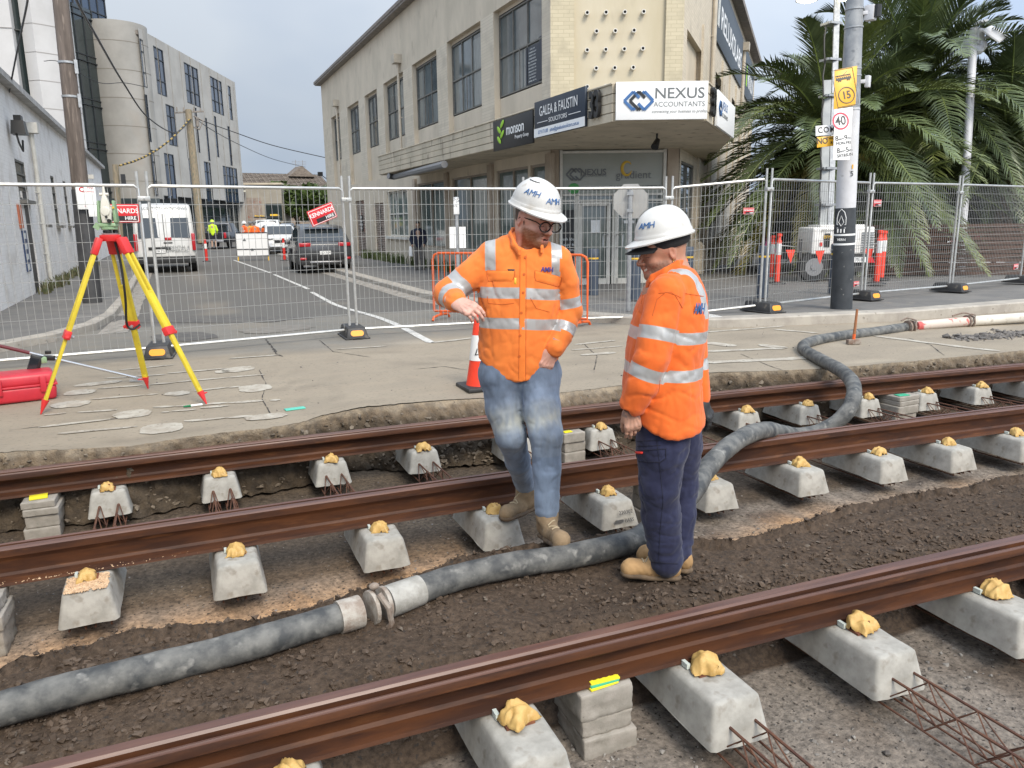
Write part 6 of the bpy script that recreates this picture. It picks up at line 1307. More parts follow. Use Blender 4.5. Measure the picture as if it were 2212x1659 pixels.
for a, b_ in (((-.46,.47),(.46,.47)),((.46,.47),(.46,-.47)),((.46,-.47),(-.46,-.47)),((-.46,-.47),(-.46,.47))): f.bar((a[0]*w_,a[1]*h_,.001),(b_[0]*w_,b_[1]*h_,.001), .006,.002, up=(0,0,1))
n = 30; R1, R2 = w_*.36, w_*.325; V = [((R1 if k % 2 == 0 else R2)*math.cos(6.283*(k//2)/n), -h_*.2+(R1 if k % 2 == 0 else R2)*math.sin(6.283*(k//2)/n), .0025) for k in range(2*n)]; f.add(V, [(2*k, 2*((k+1)%n), 2*((k+1)%n)+1, 2*k+1) for k in range(n)])
y0 = h_*.24
f.box((0,y0,.001),(w_*.66,h_*.035,.002)); f.box((0,y0+h_*.075,.001),(w_*.66,h_*.02,.002)); f.box((0,y0-h_*.025,.001),(w_*.68,h_*.02,.002))
for k in range(8): f.box((-w_*.31+k*w_*.62/7,y0+h_*.04,.001),(w_*.02,h_*.07,.002))
for x in (-.22,-.14,.16,.24): f.lathe([(w_*.035,0),(w_*.035,.002)], (x*w_, y0-h_*.055, 0), 10)
f.bar((0,y0+h_*.08,.001),(w_*.2,y0+h_*.16,.001), .006,.002, up=(0,0,1)); f.build('tram_symbol', m_blk, o); text('15', m_blk, o, Mx @ Matrix.Translation((0,-h_*.2,.0)), h_*.27, bold=.003, sx=.85)
m_rr = mat('ring_red', (.55,.01,.05), rough=.4); o, Mx, w_, h_ = plateq('speed_sign', [(1803,236),(1842,231),(1836,345),(1799.5,346)], dp, m_signw, tm)
n = 36; V = [((w_*.455 if k % 2 == 0 else w_*.37)*math.cos(6.283*(k//2)/n), h_*.265+(w_*.455 if k % 2 == 0 else w_*.37)*math.sin(6.283*(k//2)/n)*1.05, .001) for k in range(2*n)]; b = MB().xf(Mx); b.add(V, [(2*k, 2*((k+1)%n), 2*((k+1)%n)+1, 2*k+1) for k in range(n)]); b.build('red_ring', m_rr, o)
tq = lambda s_, y, sz, **kw: text(s_, m_blk, o, Mx @ Matrix.Translation((0, y*h_, 0)), sz*h_, **kw)
tq('40', .265, .25, bold=.002, sx=.85)
for a_, d_, yy in (('9','MON-FRI',-.07),('5','SAT&SUN',-.31)):
    for s_, x_, z_ in (('8',-.33,.14),('AM',-.14,.05),('-',.02,.12),(a_,.17,.14),('PM',.35,.05)): text(s_, m_blk, o, Mx @ Matrix.Translation((x_*w_, yy*h_-(.02*h_ if len(s_) == 2 else 0), 0)), z_*h_)
    tq(d_, yy-.1, .085, sx=.85)
o, Mx, w_, h_ = plateq('street_name_sign', [(1762,272),(1832,267),(1832,288),(1762,294)], dp+.12, m_signw, tm); text('COMO', m_blk, o, Mx @ Matrix.Translation((-w_*.07,0,0)), h_*.8, sx=.85, bold=.002, space=1.2)
o, Mx, w_, h_ = plateq('no_through_road_sign', [(1765,296),(1835,291),(1834,311),(1765,319)], dp+.12, m_sy, tm); text('NO', m_blk, o, Mx @ Matrix.Translation((-w_*.33,0,0)), h_*.8, sx=.8, bold=.002); text('THROUGH', m_blk, o, Mx @ Matrix.Translation((w_*.08,h_*.22,0)), h_*.4, sx=.9); text('ROAD', m_blk, o, Mx @ Matrix.Translation((w_*.08,-h_*.2,0)), h_*.4, sx=.9)
for py in (30, 178): c = zp(py)+rgt*rr_(py)*1.35; MB().box(c+Vector((.05,0,0)), (.13,.13,.2) if py == 30 else (.09,.06,.16), rz=.4).bar(zp(py), c, .05).build('equipment_box', m_pwhite, tm, bevel=.006)
c = zp(28)+rgt*rr_(28)*2.3; MB().tube([c+Vector((0,0,.08)), c-Vector((0,0,.08))], .05, 10).build('sensor', m_blk, tm)
Mp = frame(zp(555)+tocam*(rr_(500)*1.01), rgt, ax_); fr = tocam*rb*1.02
def on_pole(s_, py, sz, m, off=0, **kw): c = zp(py)+(tocam*math.cos(off)+rgt*math.sin(off))*rr_(py)*1.03; text(s_, m, tm, frame(c, rgt*math.cos(off)-tocam*math.sin(off), ax_), sz, depth=.0006, **kw)
on_pole('VERN', 517, .05, m_signw, -.25, bold=.001); on_pole('5', 377, .11, m_blk, .45); on_pole('1', 362, .07, m_sy, .5, bold=.006)
f = MB()
for t0 in (0,):
    c0 = -.55; pt = []
    for a, r_ in ((0,1),(math.pi,1)): pass
    def Q(x, py): th = x/rb; return zp(py)+(tocam*math.cos(th-.35)+rgt*math.sin(th-.35))*(rr_(py)*1.012)
    f.tube([Q(-.07,485), Q(-.07,470), Q(-.045,458), Q(0,452), Q(.045,458), Q(.07,470), Q(.07,485), Q(-.07,485)], .006, 5); f.tube([Q(-.04,480), Q(0,466), Q(.04,480), Q(0,488), Q(-.04,480)], .005, 5); f.tube([Q(-.07,492), Q(.07,492)], .006, 5)
    for x in (-.05, 0, .05): f.tube([Q(x,494), Q(x,502)], .01, 5)
f.build('crest', m_signw, tm)
# ------------------------------------------------------------------ light tower
lt0 = drop(1815, 606, gnd); t = thing('light_tower', 'white trailer light tower with a telescopic mast and lit lamps, behind the tram pole', 'light tower'); dl = float(np.dot(RW[:,2], [lt0.x, lt0.y, -1.4])); s1 = dl/1662
D = lambda px, py, dd=0: Vector(at_d(px, py, dl+dd)); m_lt = mat('tower_white', (.78,.76,.72), (.7,.68,.64), 4, rough=.45, c3=(.4,.37,.33), s3=7, t3=(.64,.75))
gz = foot_z(lt0.x, lt0.y); xdir = Vector((RW[0,0], RW[1,0], 0)).normalized(); ydir = Vector((-xdir.y, xdir.x, 0)); O = Vector((*D(1808,606)[:2], gz)); ML_ = Matrix(((xdir.x,ydir.x,0,O.x),(xdir.y,ydir.y,0,O.y),(0,0,1,O.z),(0,0,0,1)))
zl = lambda py: D(1808, py)[2]-gz; X_ = lambda px: (px-1808)*s1
MB().xf(ML_).box(((X_(1741)+X_(1876))/2,.3,(zl(548)+zl(490))/2), (X_(1876)-X_(1741),1.0,zl(490)-zl(548)), taper=.97).build('housing', m_lt, t, bevel=.05, bseg=3); MB().xf(ML_).box((0,.3,zl(488)+.0), (X_(1860)-X_(1765),.8,.06)).build('lid', m_lt, t, bevel=.02)
f = MB().xf(ML_)
for k in range(9): f.bar((X_(1846),-.21,zl(544)+k*.055), (X_(1872),-.21,zl(544)+k*.055), .02,.02)
f.build('louvre', m_grey, t); f = MB().xf(ML_)
for x0, x1, z0, z1, mi in ((1767,1779,532,503,0),(1758,1763,530,522,1),(1785,1793,534,524,1)): MB().xf(ML_).box(((X_(x0)+X_(x1))/2,-.21,(zl(z0)+zl(z1))/2), (X_(x1)-X_(x0),.01,abs(zl(z1)-zl(z0)))).build('decal', m_blk if mi == 0 else m_rw, t)
text('allpower.com.au', m_grey, t, ML_ @ frame((X_(1790),-.215,zl(496)), (1,0,0)), .1); text('BPM', m_yel, t, ML_ @ frame((X_(1773),-.22,zl(511)), (1,0,0)), .1)
f = MB().xf(ML_); f.box((0,.3,zl(553)), (X_(1872)-X_(1745),.9,.12)); f.box((X_(1835),.3,zl(570)), (.5,.8,.35)); f.bar((X_(1725),0,zl(515)),(X_(1722),-.1,0), .06); f.bar((X_(1722),-.1,zl(560)),(X_(1750),.2,zl(556)), .06); f.bar((X_(1800),-.15,zl(556)),(X_(1800),-.15,0), .07); f.build('chassis', m_plast, t)
wc = ML_ @ Vector((X_(1751), -.05, .33)); wl = MB(); axw = Matrix.Rotation(R_(90), 3, 'X'); Mw = ML_.to_3x3(); wl.xf(Matrix.Translation(wc) @ Mw.to_4x4()); wl.lathe([(.2,-.1),(.33,-.1),(.345,-.07),(.345,.07),(.33,.1),(.2,.1)], n=26, ax=axw); wh_ = wl.build('wheel', m_black, t); wl = MB().xf(Matrix.Translation(wc) @ Mw.to_4x4()); wl.lathe([(.205,.105),(.19,.09),(.08,.07),(.075,.12),(0,.12)], n=20, ax=axw); wl.build('rim', mat('rim_grey', (.3,.3,.3), rough=.4, metal=.5), wh_)
MB().xf(ML_).box((X_(1846),-.2,zl(560)), (.3,.02,.12)).build('number_plate', m_signw, t); text('75 BY', m_grey, t, ML_ @ frame((X_(1846),-.215,zl(560)), (1,0,0)), .09); MB().xf(ML_).cyl((X_(1870),-.2,zl(562)),(X_(1870),-.22,zl(562)), .1, n=3).build('triangle_reflector', m_red, t)
mT = D(1790,-330,.1); m0 = Vector((*(ML_ @ Vector((X_(1778),.25,0)))[:2], gz+zl(488))); lean = D(1792,0,0)-m0; lean.normalize(); H_ = 9.2-m0.z
f = MB(); f.bar(m0, m0+lean*3.4, .17,.17); f.build('mast_outer', mat('mast_dull', (.33,.34,.33), (.27,.28,.28), 4, rough=.5, metal=.3), t); MB().bar(m0+Vector((.13,-.1,0)), m0+Vector((.13,-.1,0))+lean*7.4, .12,.12).build('mast_inner', m_galv, t); f = MB()
for k in range(6): c = m0+lean*(.5+k*.85); MB().bar(c+Vector((-.15,-.12,0)), c+Vector((.26,-.14,0)), .05).box(c+Vector((.06,-.02,0)), (.34,.34,.05)).build('mast_bracket', m_galv, t)
f = MB(); f.tube([m0+Vector((-.12,0,.2)) + lean*i*.3 + Vector((.03*math.sin(i*2.2),0,0)) for i in range(16)], .018, 5); f.build('spiral_cable', m_cable, t)
m_lamp = mat('lamp_lit', (1,.9,.62), emit=14); m_lampb = mat('lamp_body', (.2,.2,.2), rough=.5)
for px, py, ms in ((1743,1,1.15),(1826,-4,.9)):
    c = D(px, py, -.1); h = MB().lathe([(.04,.2),(.17*ms,.16),(.22*ms,0),(.2*ms,0),(.15*ms,.12)], c, 18, False); lo = h.build('lamp_housing', m_lampb, t); MB().lathe([(.19*ms,.01),(.12*ms,-.03),(0,-.04)], c, 18, False).build('lamp_lens', m_lamp, lo)
    MB().bar(c+Vector((0,0,.15)), Vector((m0.x+lean.x*(c.z+.5-m0.z)/lean.z, m0.y, c.z+.5)), .05).build('lamp_arm', m_galv, t)
# ------------------------------------------------------------------ camera post on the right
c0 = drop(2074, 590, gnd); dc = float(np.dot(RW[:,2], [c0.x, c0.y, -1.4])); Dc = lambda px, py, dd=0: Vector(at_d(px, py, dc+dd)); t = thing('camera_post', 'white surveillance camera post with a solar panel, standing before the palms', 'camera post'); m_cp = mat('post_white', (.62,.62,.63), (.55,.55,.56), 4, rough=.4)
a = Dc(2074,588); b = Dc(2104,62); MB().tube([a, b], [.105,.10], 14).build('post', m_cp, t); c = Dc(2103,66); MB().tube([c, c+Vector((.1,0,.18)), c+Vector((.35,-.1,.25))], .05, 8).build('goose_neck', m_galv, t)
P = [Dc(2126,78), Dc(2176,86), Dc(2162,62), Dc(2134,64)]; P = [Dc(2122,68,-.4), Dc(2158,93,-.5), Dc(2178,79,.5), Dc(2142,58,.5)]; b = MB(); b.add(P+[p+Vector((0,0,.04)) for p in P], [(0,1,2,3),(7,6,5,4),(0,4,5,1),(1,5,6,2),(2,6,7,3),(3,7,4,0)]); b.build('solar_panel', mat('solar_back', (.5,.5,.5), rough=.5), t); MB().bar(Dc(2106,85), Dc(2150,78), .05).build('panel_arm', m_cp, t)
MB().box(Dc(2093,102), (.2,.25,.42)).build('battery_box', m_cp, t, bevel=.02); MB().box(Dc(2113,80), (.22,.22,.4)).build('control_box', m_cp, t, bevel=.02)
for px, py in ((2114,108),(2121,100)): c = Dc(px, py); MB().lathe([(.09,.12),(.12,.05),(.12,-.04),(.07,-.1),(0,-.12)], c, 14).build('dome_camera', m_cp, t)
f = MB(); g = foot_z(c0.x, c0.y); bz = Vector((c0.x, c0.y, g+.25)); f.bar(bz+Vector((-1.0,.1,0)), bz+Vector((2.0,-.1,0)), .1); f.bar(bz+Vector((-.9,-.6,-.1)), bz+Vector((.9,.5,-.05)), .08); f.bar(bz+Vector((1.6,.5,0)), bz+Vector((1.6,-.5,0)), .08); f.build('trailer_frame', m_cp, t); wc = bz+Vector((-.95,-.1,.02)); MB().lathe([(.12,-.07),(.25,-.07),(.27,0),(.25,.07),(.12,.07)], wc, 20, ax=axw).build('jockey_wheel', m_black, t)
tag(MB().tube([Dc(2046,523,-1.1), Dc(2095,515,-1.1), Dc(2144,505,-1.1)], .018, 5, flat=.3).build('warning_tape', mat('tape_rw', (.62,.05,.04), (.7,.7,.68), 6, lo=.49, hi=.51, rough=.5)), 'red and white warning tape strung on the fence near the camera post', 'tape')
# ================================================================== SITE ITEMS
def rebase(t, loc=None):
    """put a thing's Empty at its own base while its parts stay where they are"""
    if loc is None:
        P = []
        def rec(o):
            for c in o.children:
                if c.type == 'MESH': P.extend([c.matrix_basis @ Vector(q) for q in c.bound_box])
                rec(c)
        rec(t)
        if not P: return
        loc = Vector((sum(p.x for p in P)/len(P), sum(p.y for p in P)/len(P), min(p.z for p in P)))
    loc = Vector(loc)
    for c in t.children: c.matrix_parent_inverse = Matrix.Translation(-loc)
    t.location = loc
def spline(P, n=8):
    P = [Vector(p) for p in P]; Q = []
    for i in range(len(P)-1):
        a, b, c, d = P[max(i-1,0)], P[i], P[i+1], P[min(i+2,len(P)-1)]
        for j in range(n):
            t = j/n; Q.append(.5*((2*b)+(c-a)*t+(2*a-5*b+4*c-d)*t*t+(3*b-a-3*c+d)*t**3))
    return Q+[P[-1]]
m_hose = mat('hose_rubber', (.045,.048,.049), (.165,.163,.15), 10, rough=.65, detail=9, stretch=(1,1,1), bump=.3, bscale=34, c3=(.25,.245,.225), s3=18, t3=(.6,.8), lo=.38, hi=.66, bdist=.006)
m_pipe = mat('pipe_white', (.62,.58,.5), (.52,.48,.4), 5, rough=.6, c3=(.4,.36,.3), s3=9, t3=(.6,.7)); m_pipr = mat('pipe_red', (.55,.47,.40), (.5,.09,.08), 5, rough=.6, lo=.56, hi=.6); m_cpl = mat('coupling', (.42,.39,.34), (.25,.2,.16), 16, rough=.75, bump=.5, bscale=40); m_rust2 = mat('clamp_rust', (.16,.1,.07), (.28,.24,.2), 14, rough=.8, bump=.5, bscale=50)
HP = [(1959,707,-.01),(1888,717,-.01),(1817,726,-.01),(1757,737,-.01),(1735,748,-.015),(1746,762,-.02),(1781,781,-.02),(1817,801,-.01),(1840,824,0),(1845,852,-.03),(1835,881,-.12),(1813,907,-.22),(1781,927,-.3),(1746,938,-.33),(1715,940,-.3),(1685,934,-.2),(1654,929,-.1),(1618,938,-.04),(1582,959,-.04),(1550,987,-.07),(1522,1019,-.12),(1501,1055,-.17),(1460,1105,-.22),(1409,1142,-.245),(1361,1171,-.25),(1232,1201,-.25),(1103,1221,-.25),(974,1251,-.25),(815,1308,-.25),(694,1345,-.25),(521,1397,-.25),(347,1442,-.25),(173,1484,-.25),(0,1532,-.25),(-200,1590,-.25)]
def hose_r(n, k, s=0): return .066+.0015*math.sin(k*.7)+.001*math.sin(k*2.3)
hose_pts = spline([at_z(*a) for a in HP], 7); ci = 28*7
ho_ = MB().tube(hose_pts[:ci-2], [hose_r(0,k) for k in range(ci-2)], 22).build('concrete_hose', m_hose, smooth=60); tag(ho_, 'long grey rubber concrete hose snaking over both far rails to the clamped joint', 'hose')
ho_ = MB().tube(hose_pts[ci+4:], [hose_r(0,k) for k in range(ci+4, len(hose_pts))], 22).build('concrete_hose', m_hose, smooth=60); tag(ho_, 'grey rubber concrete hose section running out of the lower left edge', 'hose')
cl = thing('hose_coupling', 'pale cement crusted clamp joining the two grey hose sections', 'coupling'); A = hose_pts
MB().tube(A[ci+2:ci+6], [.075]*4, 22).build('sleeve', m_cpl, cl); MB().tube([A[ci-4], A[ci-2], A[ci-1]], [.073,.076,.076], 22).build('sleeve', mat('cement_white', (.42,.41,.375), (.28,.27,.24), 10, rough=.8, bump=.5, bscale=40), cl)
f = MB(); d = (A[ci+1]-A[ci-1]).normalized(); c = A[ci]
for o_ in (-.035, .03): f.tube([c+d*(o_-.012), c+d*(o_+.009)], .081, 20)
f.build('clamp_ring', m_cpl, cl, bevel=.004); MB().tube([c+Vector((0,-.05,.08)), c+Vector((.03,-.1,.03)), c+Vector((.04,-.1,-.05)), c+Vector((.02,-.08,-.09))], .014, 7).build('clamp_lever', m_rust2, cl); MB().ell(c+Vector((-.01,.0,.1)), (.025,.02,.016)).build('clamp_lug', m_cpl, cl); rebase(cl)
def fz(px, py, z): return Vector(at_z(px, py, z))
a, b, c2, d2 = fz(1978,704,.0), fz(2092,694,.02), fz(2340,677,.05), 0
tag(MB().tube([a, b], .068, 18).build('steel_pipe', m_pipr), 'short cement stained pipe with a red painted patch, between two clamps', 'pipe'); tag(MB().tube([b, c2], .072, 18).build('steel_pipe', m_pipe), 'cream white concrete pump pipe leaving at the right edge', 'pipe')
for q, l, tail in ((fz(1965,706,0), 'rusty clamp where the grey hose meets the red patched pipe', .1), (fz(2092,694,.02), 'rusty clamp joining the red patched pipe to the cream pipe', .22)):
    t = thing('pipe_clamp', l, 'clamp', q, 0, 'pipe clamps'); d = (b-a).normalized(); f = MB()
    for o_ in (-.03,.03): f.tube([d*(o_-.012), d*(o_+.012)], .092, 18)
    f.build('ring', m_rust2, t, bevel=.003); MB().tube([Vector((0,-.09,.02)), Vector((.02,-.08,.1)), Vector((-tail*.6,0,.13)), Vector((-tail*1.4,.03,.09))], .012, 6).build('lever', m_rust2, t)
# wet concrete spill by the pipe
rs = np.random.RandomState(9); n = 900; u = rs.rand(n); v = rs.randn(n)*.16; x = 9.2+u*3.2; y = 6.75-.28*u+v*(.4+u); sz = .015+.035*rs.rand(n)**2
rock_field('mud_spill', np.stack([x, y, road_za(y)+sz*.2], 1), sz, mat('mud', (.11,.1,.09), (.17,.155,.14), 7, rough=.9), 11)
n = 60; x = -1+10*rs.rand(n); y = 6.5+2.2*rs.rand(n); sz = .004+.01*rs.rand(n)**2
rock_field('loose_stones', np.stack([x, y, road_za(y)+sz*.3], 1), sz, MATS['mud'], 12)
# sledge hammer standing on its head
hb = drop(1843, 744, gr); t = thing('sledge_hammer', 'sledge hammer standing on its head with a worn orange handle', 'hammer', hb); MB().bar((-.085,.02,.035),(.085,-.02,.035), .062,.062).build('head', m_rust2, t, bevel=.008); zt = at_y(1850,668,hb.y)[2]-hb.z; MB().tube([(0,0,.03),(.005,0,zt*.3)], .019, 10).build('grip', m_ob, t); MB().tube([(.005,0,zt*.3),(.02,0,zt)], [.018,.015], 10).build('handle', mat('hammer_wood', (.22,.11,.05), (.35,.13,.05), 12, rough=.7), t)
p = drop(415, 879, gr); t = thing('marker_pen', 'white marker pen with dark green cap on the road by the tripod', 'pen', p+Vector((0,0,.012)), .1); MB().cyl((-.01,0,0),(.085,0,0), .0095).build('barrel', m_signw, t); MB().cyl((-.07,0,0),(-.01,0,0), .007,.0105).build('cap', mat('cap_green', (.01,.16,.06)), t)
p = drop(637, 884, gr); shim(p.x, p.y, p.z+.002, m_shimt, .12, 'loose teal plastic shim on the road slab', (.17,.07,.008))
p = drop(1918, 672+10, gr); tag(MB().ell(p+Vector((0,0,.02)), (.03,.03,.02), 7, 5).build('paper_scrap', m_shimy), 'small yellow scrap beside the kerb right of the hammer', 'litter')
# ------------------------------------------------------------------ tripod with total station
m_ty = mat('tripod_yellow', (.66,.52,.03), (.56,.43,.03), 5, rough=.6, c3=(.45,.36,.06), s3=22, t3=(.68,.74)); m_tr = mat('tripod_red', (.62,.03,.03), rough=.45)
F3 = [drop(88,895,gr), drop(320,840,gr), drop(447,874,gr)]; ctr = sum(F3, Vector())/3; hpz = at_y(238, 508, ctr.y+.05); HD = Vector((hpz[0], ctr.y+.05, hpz[2]))
tr = thing('survey_tripod', 'yellow surveying tripod with red fittings standing on the road slab', 'tripod', (ctr.x, ctr.y, ctr.z))
TT_ = Matrix.Translation(-Vector((ctr.x, ctr.y, ctr.z)))
def TB(): return MB().xf(TT_)
offs = [Vector((-.09,-.05,0)), Vector((.01,.09,0)), Vector((.09,-.05,0))]
for k, (ft, of) in enumerate(zip(F3, offs)):
    top = HD+of+Vector((0,0,-.04)); d = (top-ft).normalized(); L = (top-ft).length; sd = d.cross(Vector((0,0,1))).normalized(); nm = sd.cross(d); g = TB(); w1 = .038
    cj = ft+d*L*.45
    for s_ in (-1, 1): g.bar(cj-d*.02+sd*s_*w1, top+sd*s_*w1*.75, .024,.034, up=nm)
    g.bar(cj-sd*w1+d*.38, cj+sd*w1+d*.38, .02,.03, up=nm)
    lg = g.build('leg', m_ty, tr, bevel=.004); TB().bar(ft+d*.12, cj+d*.38, .052,.026, up=nm).bar(ft+d*.1, ft+d*.16, .04,.03, up=nm).build('lower_leg', m_ty, lg, bevel=.004)
    TB().bar(cj-d*.03, cj+d*.045, .115,.05, up=nm).bar(cj+sd*.05, cj+sd*.085-d*.02, .03,.03).build('clamp', m_tr, lg, bevel=.006); TB().cyl(cj-nm*.02, cj-nm*.055, .014).build('clamp_screw', m_galv, lg)
    TB().cyl(ft, ft+d*.13, .004,.03, n=10).bar(ft+d*.1, ft+d*.105+(-sd if k == 0 else sd)*.07, .03,.008).build('spike', m_tr, lg); TB().bar(top-d*.13, top+d*.02, .105,.05, up=nm).build('hinge', m_tr, lg, bevel=.01)
TB().lathe([(.075,-.05),(.085,-.02),(.085,.0),(.07,.005)], HD, 24).build('head_plate', m_tr, tr)
cb = F3[1]+(HD-F3[1])*.46; TB().tube(spline([HD+Vector((.03,.0,-.06)), HD+Vector((.055,.0,-.25)), HD+Vector((.06,0,-.55)), cb+Vector((-.04,-.05,.0)), cb+Vector((.0,-.05,-.06)), cb+Vector((.07,-.04,-.02))], 5), .011, 5, flat=.5).build('strap', m_blk, tr)
s_ = .94; st = thing('total_station', 'pale green and cream total station mounted on the tripod head', 'survey instrument', HD+Vector((0,0,.005)), -.2); m_lg = mat('instrument_green', (.24,.36,.20), (.21,.32,.18), 8, rough=.45); m_lc = mat('instrument_cream', (.62,.60,.52), rough=.4)
MB().lathe([(.062,0),(.066,.012),(.045,.014)], n=24).build('base_plate', m_galv, st); [MB().lathe([(.018,.012),(.024,.016),(.024,.034),(.018,.038)], (.045*math.cos(a), .045*math.sin(a), 0), 12).build('foot_screw', m_blk, st) for a in (.5, 2.6, 4.71)]
MB().lathe([(.06,.04),(.066,.045),(.066,.062),(.055,.065)], n=24).build('tribrach', m_lg, st); MB().box((0,0,.082), (.135,.11,.034), taper=.93).build('alidade_base', m_lg, st, bevel=.01)
for s_ in (-1, 1): MB().add([(s_*.05,-.05,.095),(s_*.05,.05,.095),(s_*.078,.05,.10),(s_*.078,-.05,.10),(s_*.05,-.04,.29),(s_*.05,.04,.29),(s_*.07,.035,.28),(s_*.07,-.035,.28)], [(0,1,2,3),(7,6,5,4),(0,4,5,1),(1,5,6,2),(2,6,7,3),(3,7,4,0)]).build('standard', m_lg, st, bevel=.012)
b = MB(); b.lathe([(.0,-.075),(.035,-.07),(.05,-.04),(.05,.04),(.035,.07),(0,.075)], (0,0,.195), 20, False, Matrix.Rotation(R_(90),3,'X')); b.build('telescope', m_lc, st)
MB().add([(-.036,-.062,.1),(.036,-.062,.1),(.042,-.062,.18),(.03,-.062,.27),(.013,-.055,.33),(-.013,-.055,.33),(-.03,-.062,.27),(-.042,-.062,.18)]+[(x*1.05,-.02,z) for x, z in [(-.036,.1),(.036,.1),(.042,.18),(.03,.27),(.013,.33),(-.013,.33),(-.03,.27),(-.042,.18)]], [tuple(range(8)), tuple(range(8,16))[::-1]]+[(k,8+k,8+(k+1)%8,(k+1)%8) for k in range(8)]).build('side_cover', m_lc, st, bevel=.006); MB().cyl((0,-.04,.32),(0,-.04,.40), .016,.009,12).cyl((-.035,-.04,.335),(.035,-.04,.335), .013).build('antenna', m_lc, st)
for x, z, r_ in ((.024,.115,.016),(.005,.148,.009)): MB().cyl((x,-.06,z),(x,-.082,z), r_, n=14).build('knob', m_blk, st)
MB().box((.002,-.064,.172),(.028,.004,.006)).build('label', m_blk, st); MB().box((.062,-.05,.225),(.015,.01,.014)).build('warning_label', m_yel, st); MB().bar((-.07,-.03,.09),(-.1,-.04,.05), .02,.05).build('side_arm', m_lg, st)
# red instrument case, range pole and handset
a = drop(-25, 880, gr); b = drop(124, 862, gr); d = b-a; d.z = 0; L = d.length; u = d.normalized(); ang = math.atan2(u.y, u.x); zt = at_y(120, 800, b.y)[2]-b.z; cs_ = thing('instrument_case', 'hard red instrument case lying at the left edge behind the tripod leg', 'case', (a+b)/2, ang); m_case = mat('case_red', (.52,.025,.04), (.45,.02,.035), 7, rough=.42)
W = .34; MB().box((0,W/2,zt*.28), (L,W,zt*.52), taper=1.04).build('base', m_case, cs_, bevel=.03, bseg=3); MB().box((0,W/2,zt*.76), (L*1.04,W*1.04,zt*.42), taper=.95).build('lid', m_case, cs_, bevel=.035, bseg=3); MB().box((0,W/2,zt*.55), (L*1.07,W*1.08,.02)).build('rim', m_case, cs_, bevel=.006)
for x in (-L*.32, L*.32): MB().box((x,-.015,zt*.6), (.05,.03,zt*.55)).build('latch', m_case, cs_, bevel=.008)
rb_ = drop(302, 824, gr)+Vector((0,0,.03)); ra = Vector(at_y(-40, 738, rb_.y-.25)); rp = thing('range_pole', 'silver survey range pole leaning with a prism and handset, behind the tripod', 'survey pole', rb_); T_ = Matrix.Translation(-rb_); ax2 = (ra-rb_); m_sil = mat('pole_silver', (.55,.55,.55), rough=.25, metal=.8)
MB().xf(T_).tube([rb_+ax2*.03, rb_+ax2*.72], .0125, 12).build('tube', m_sil, rp); MB().xf(T_).tube([rb_+ax2*.72, rb_+ax2*.9], .016, 12).build('grip', mat('grip_maroon', (.12,.02,.025), rough=.5), rp); MB().xf(T_).cyl(rb_-ax2*.01, rb_+ax2*.03, .004,.013).bar(rb_+Vector((-.09,-.02,-.005)), rb_+Vector((.02,-.02,-.02)), .02,.02).build('tip', m_galv, rp)
q = rb_+ax2*.6; MB().xf(T_).bar(q+Vector((-.05,0,0)), q+Vector((.05,0,-.01)), .05,.045).box(q+Vector((-.0,-.01,.05)), (.05,.03,.03)).build('clamp', m_blk, rp, bevel=.005); q2 = rb_+ax2*.95; MB().xf(T_).lathe([(.0,-.03),(.05,-.02),(.055,.02),(.03,.04)], q2+Vector((.02,0,.01)), 16, True, Matrix.Rotation(1.2,3,'Y')).build('prism', m_blk, rp); MB().xf(T_).box(q2+Vector((-.06,-.02,.0)), (.07,.05,.04)).build('prism_target', m_or, rp, bevel=.01)
q = Vector(at_y(78, 786, rb_.y-.2)); hs = thing('survey_handset', 'black rugged survey handset resting on the red case', 'handset', q); MB().box((-.01,0,0), (.10,.05,.17), R=Matrix.Rotation(.35,3,'Y')).build('body', m_blk, hs, bevel=.014); MB().box((-.02,-.027,0), (.07,.004,.12), R=Matrix.Rotation(.35,3,'Y')).build('screen', mat('screen_dark', (.02,.025,.03), rough=.1), hs); MB().box((.06,.01,.03), (.05,.06,.06), rz=.4).build('cradle', m_lg, hs, bevel=.01)
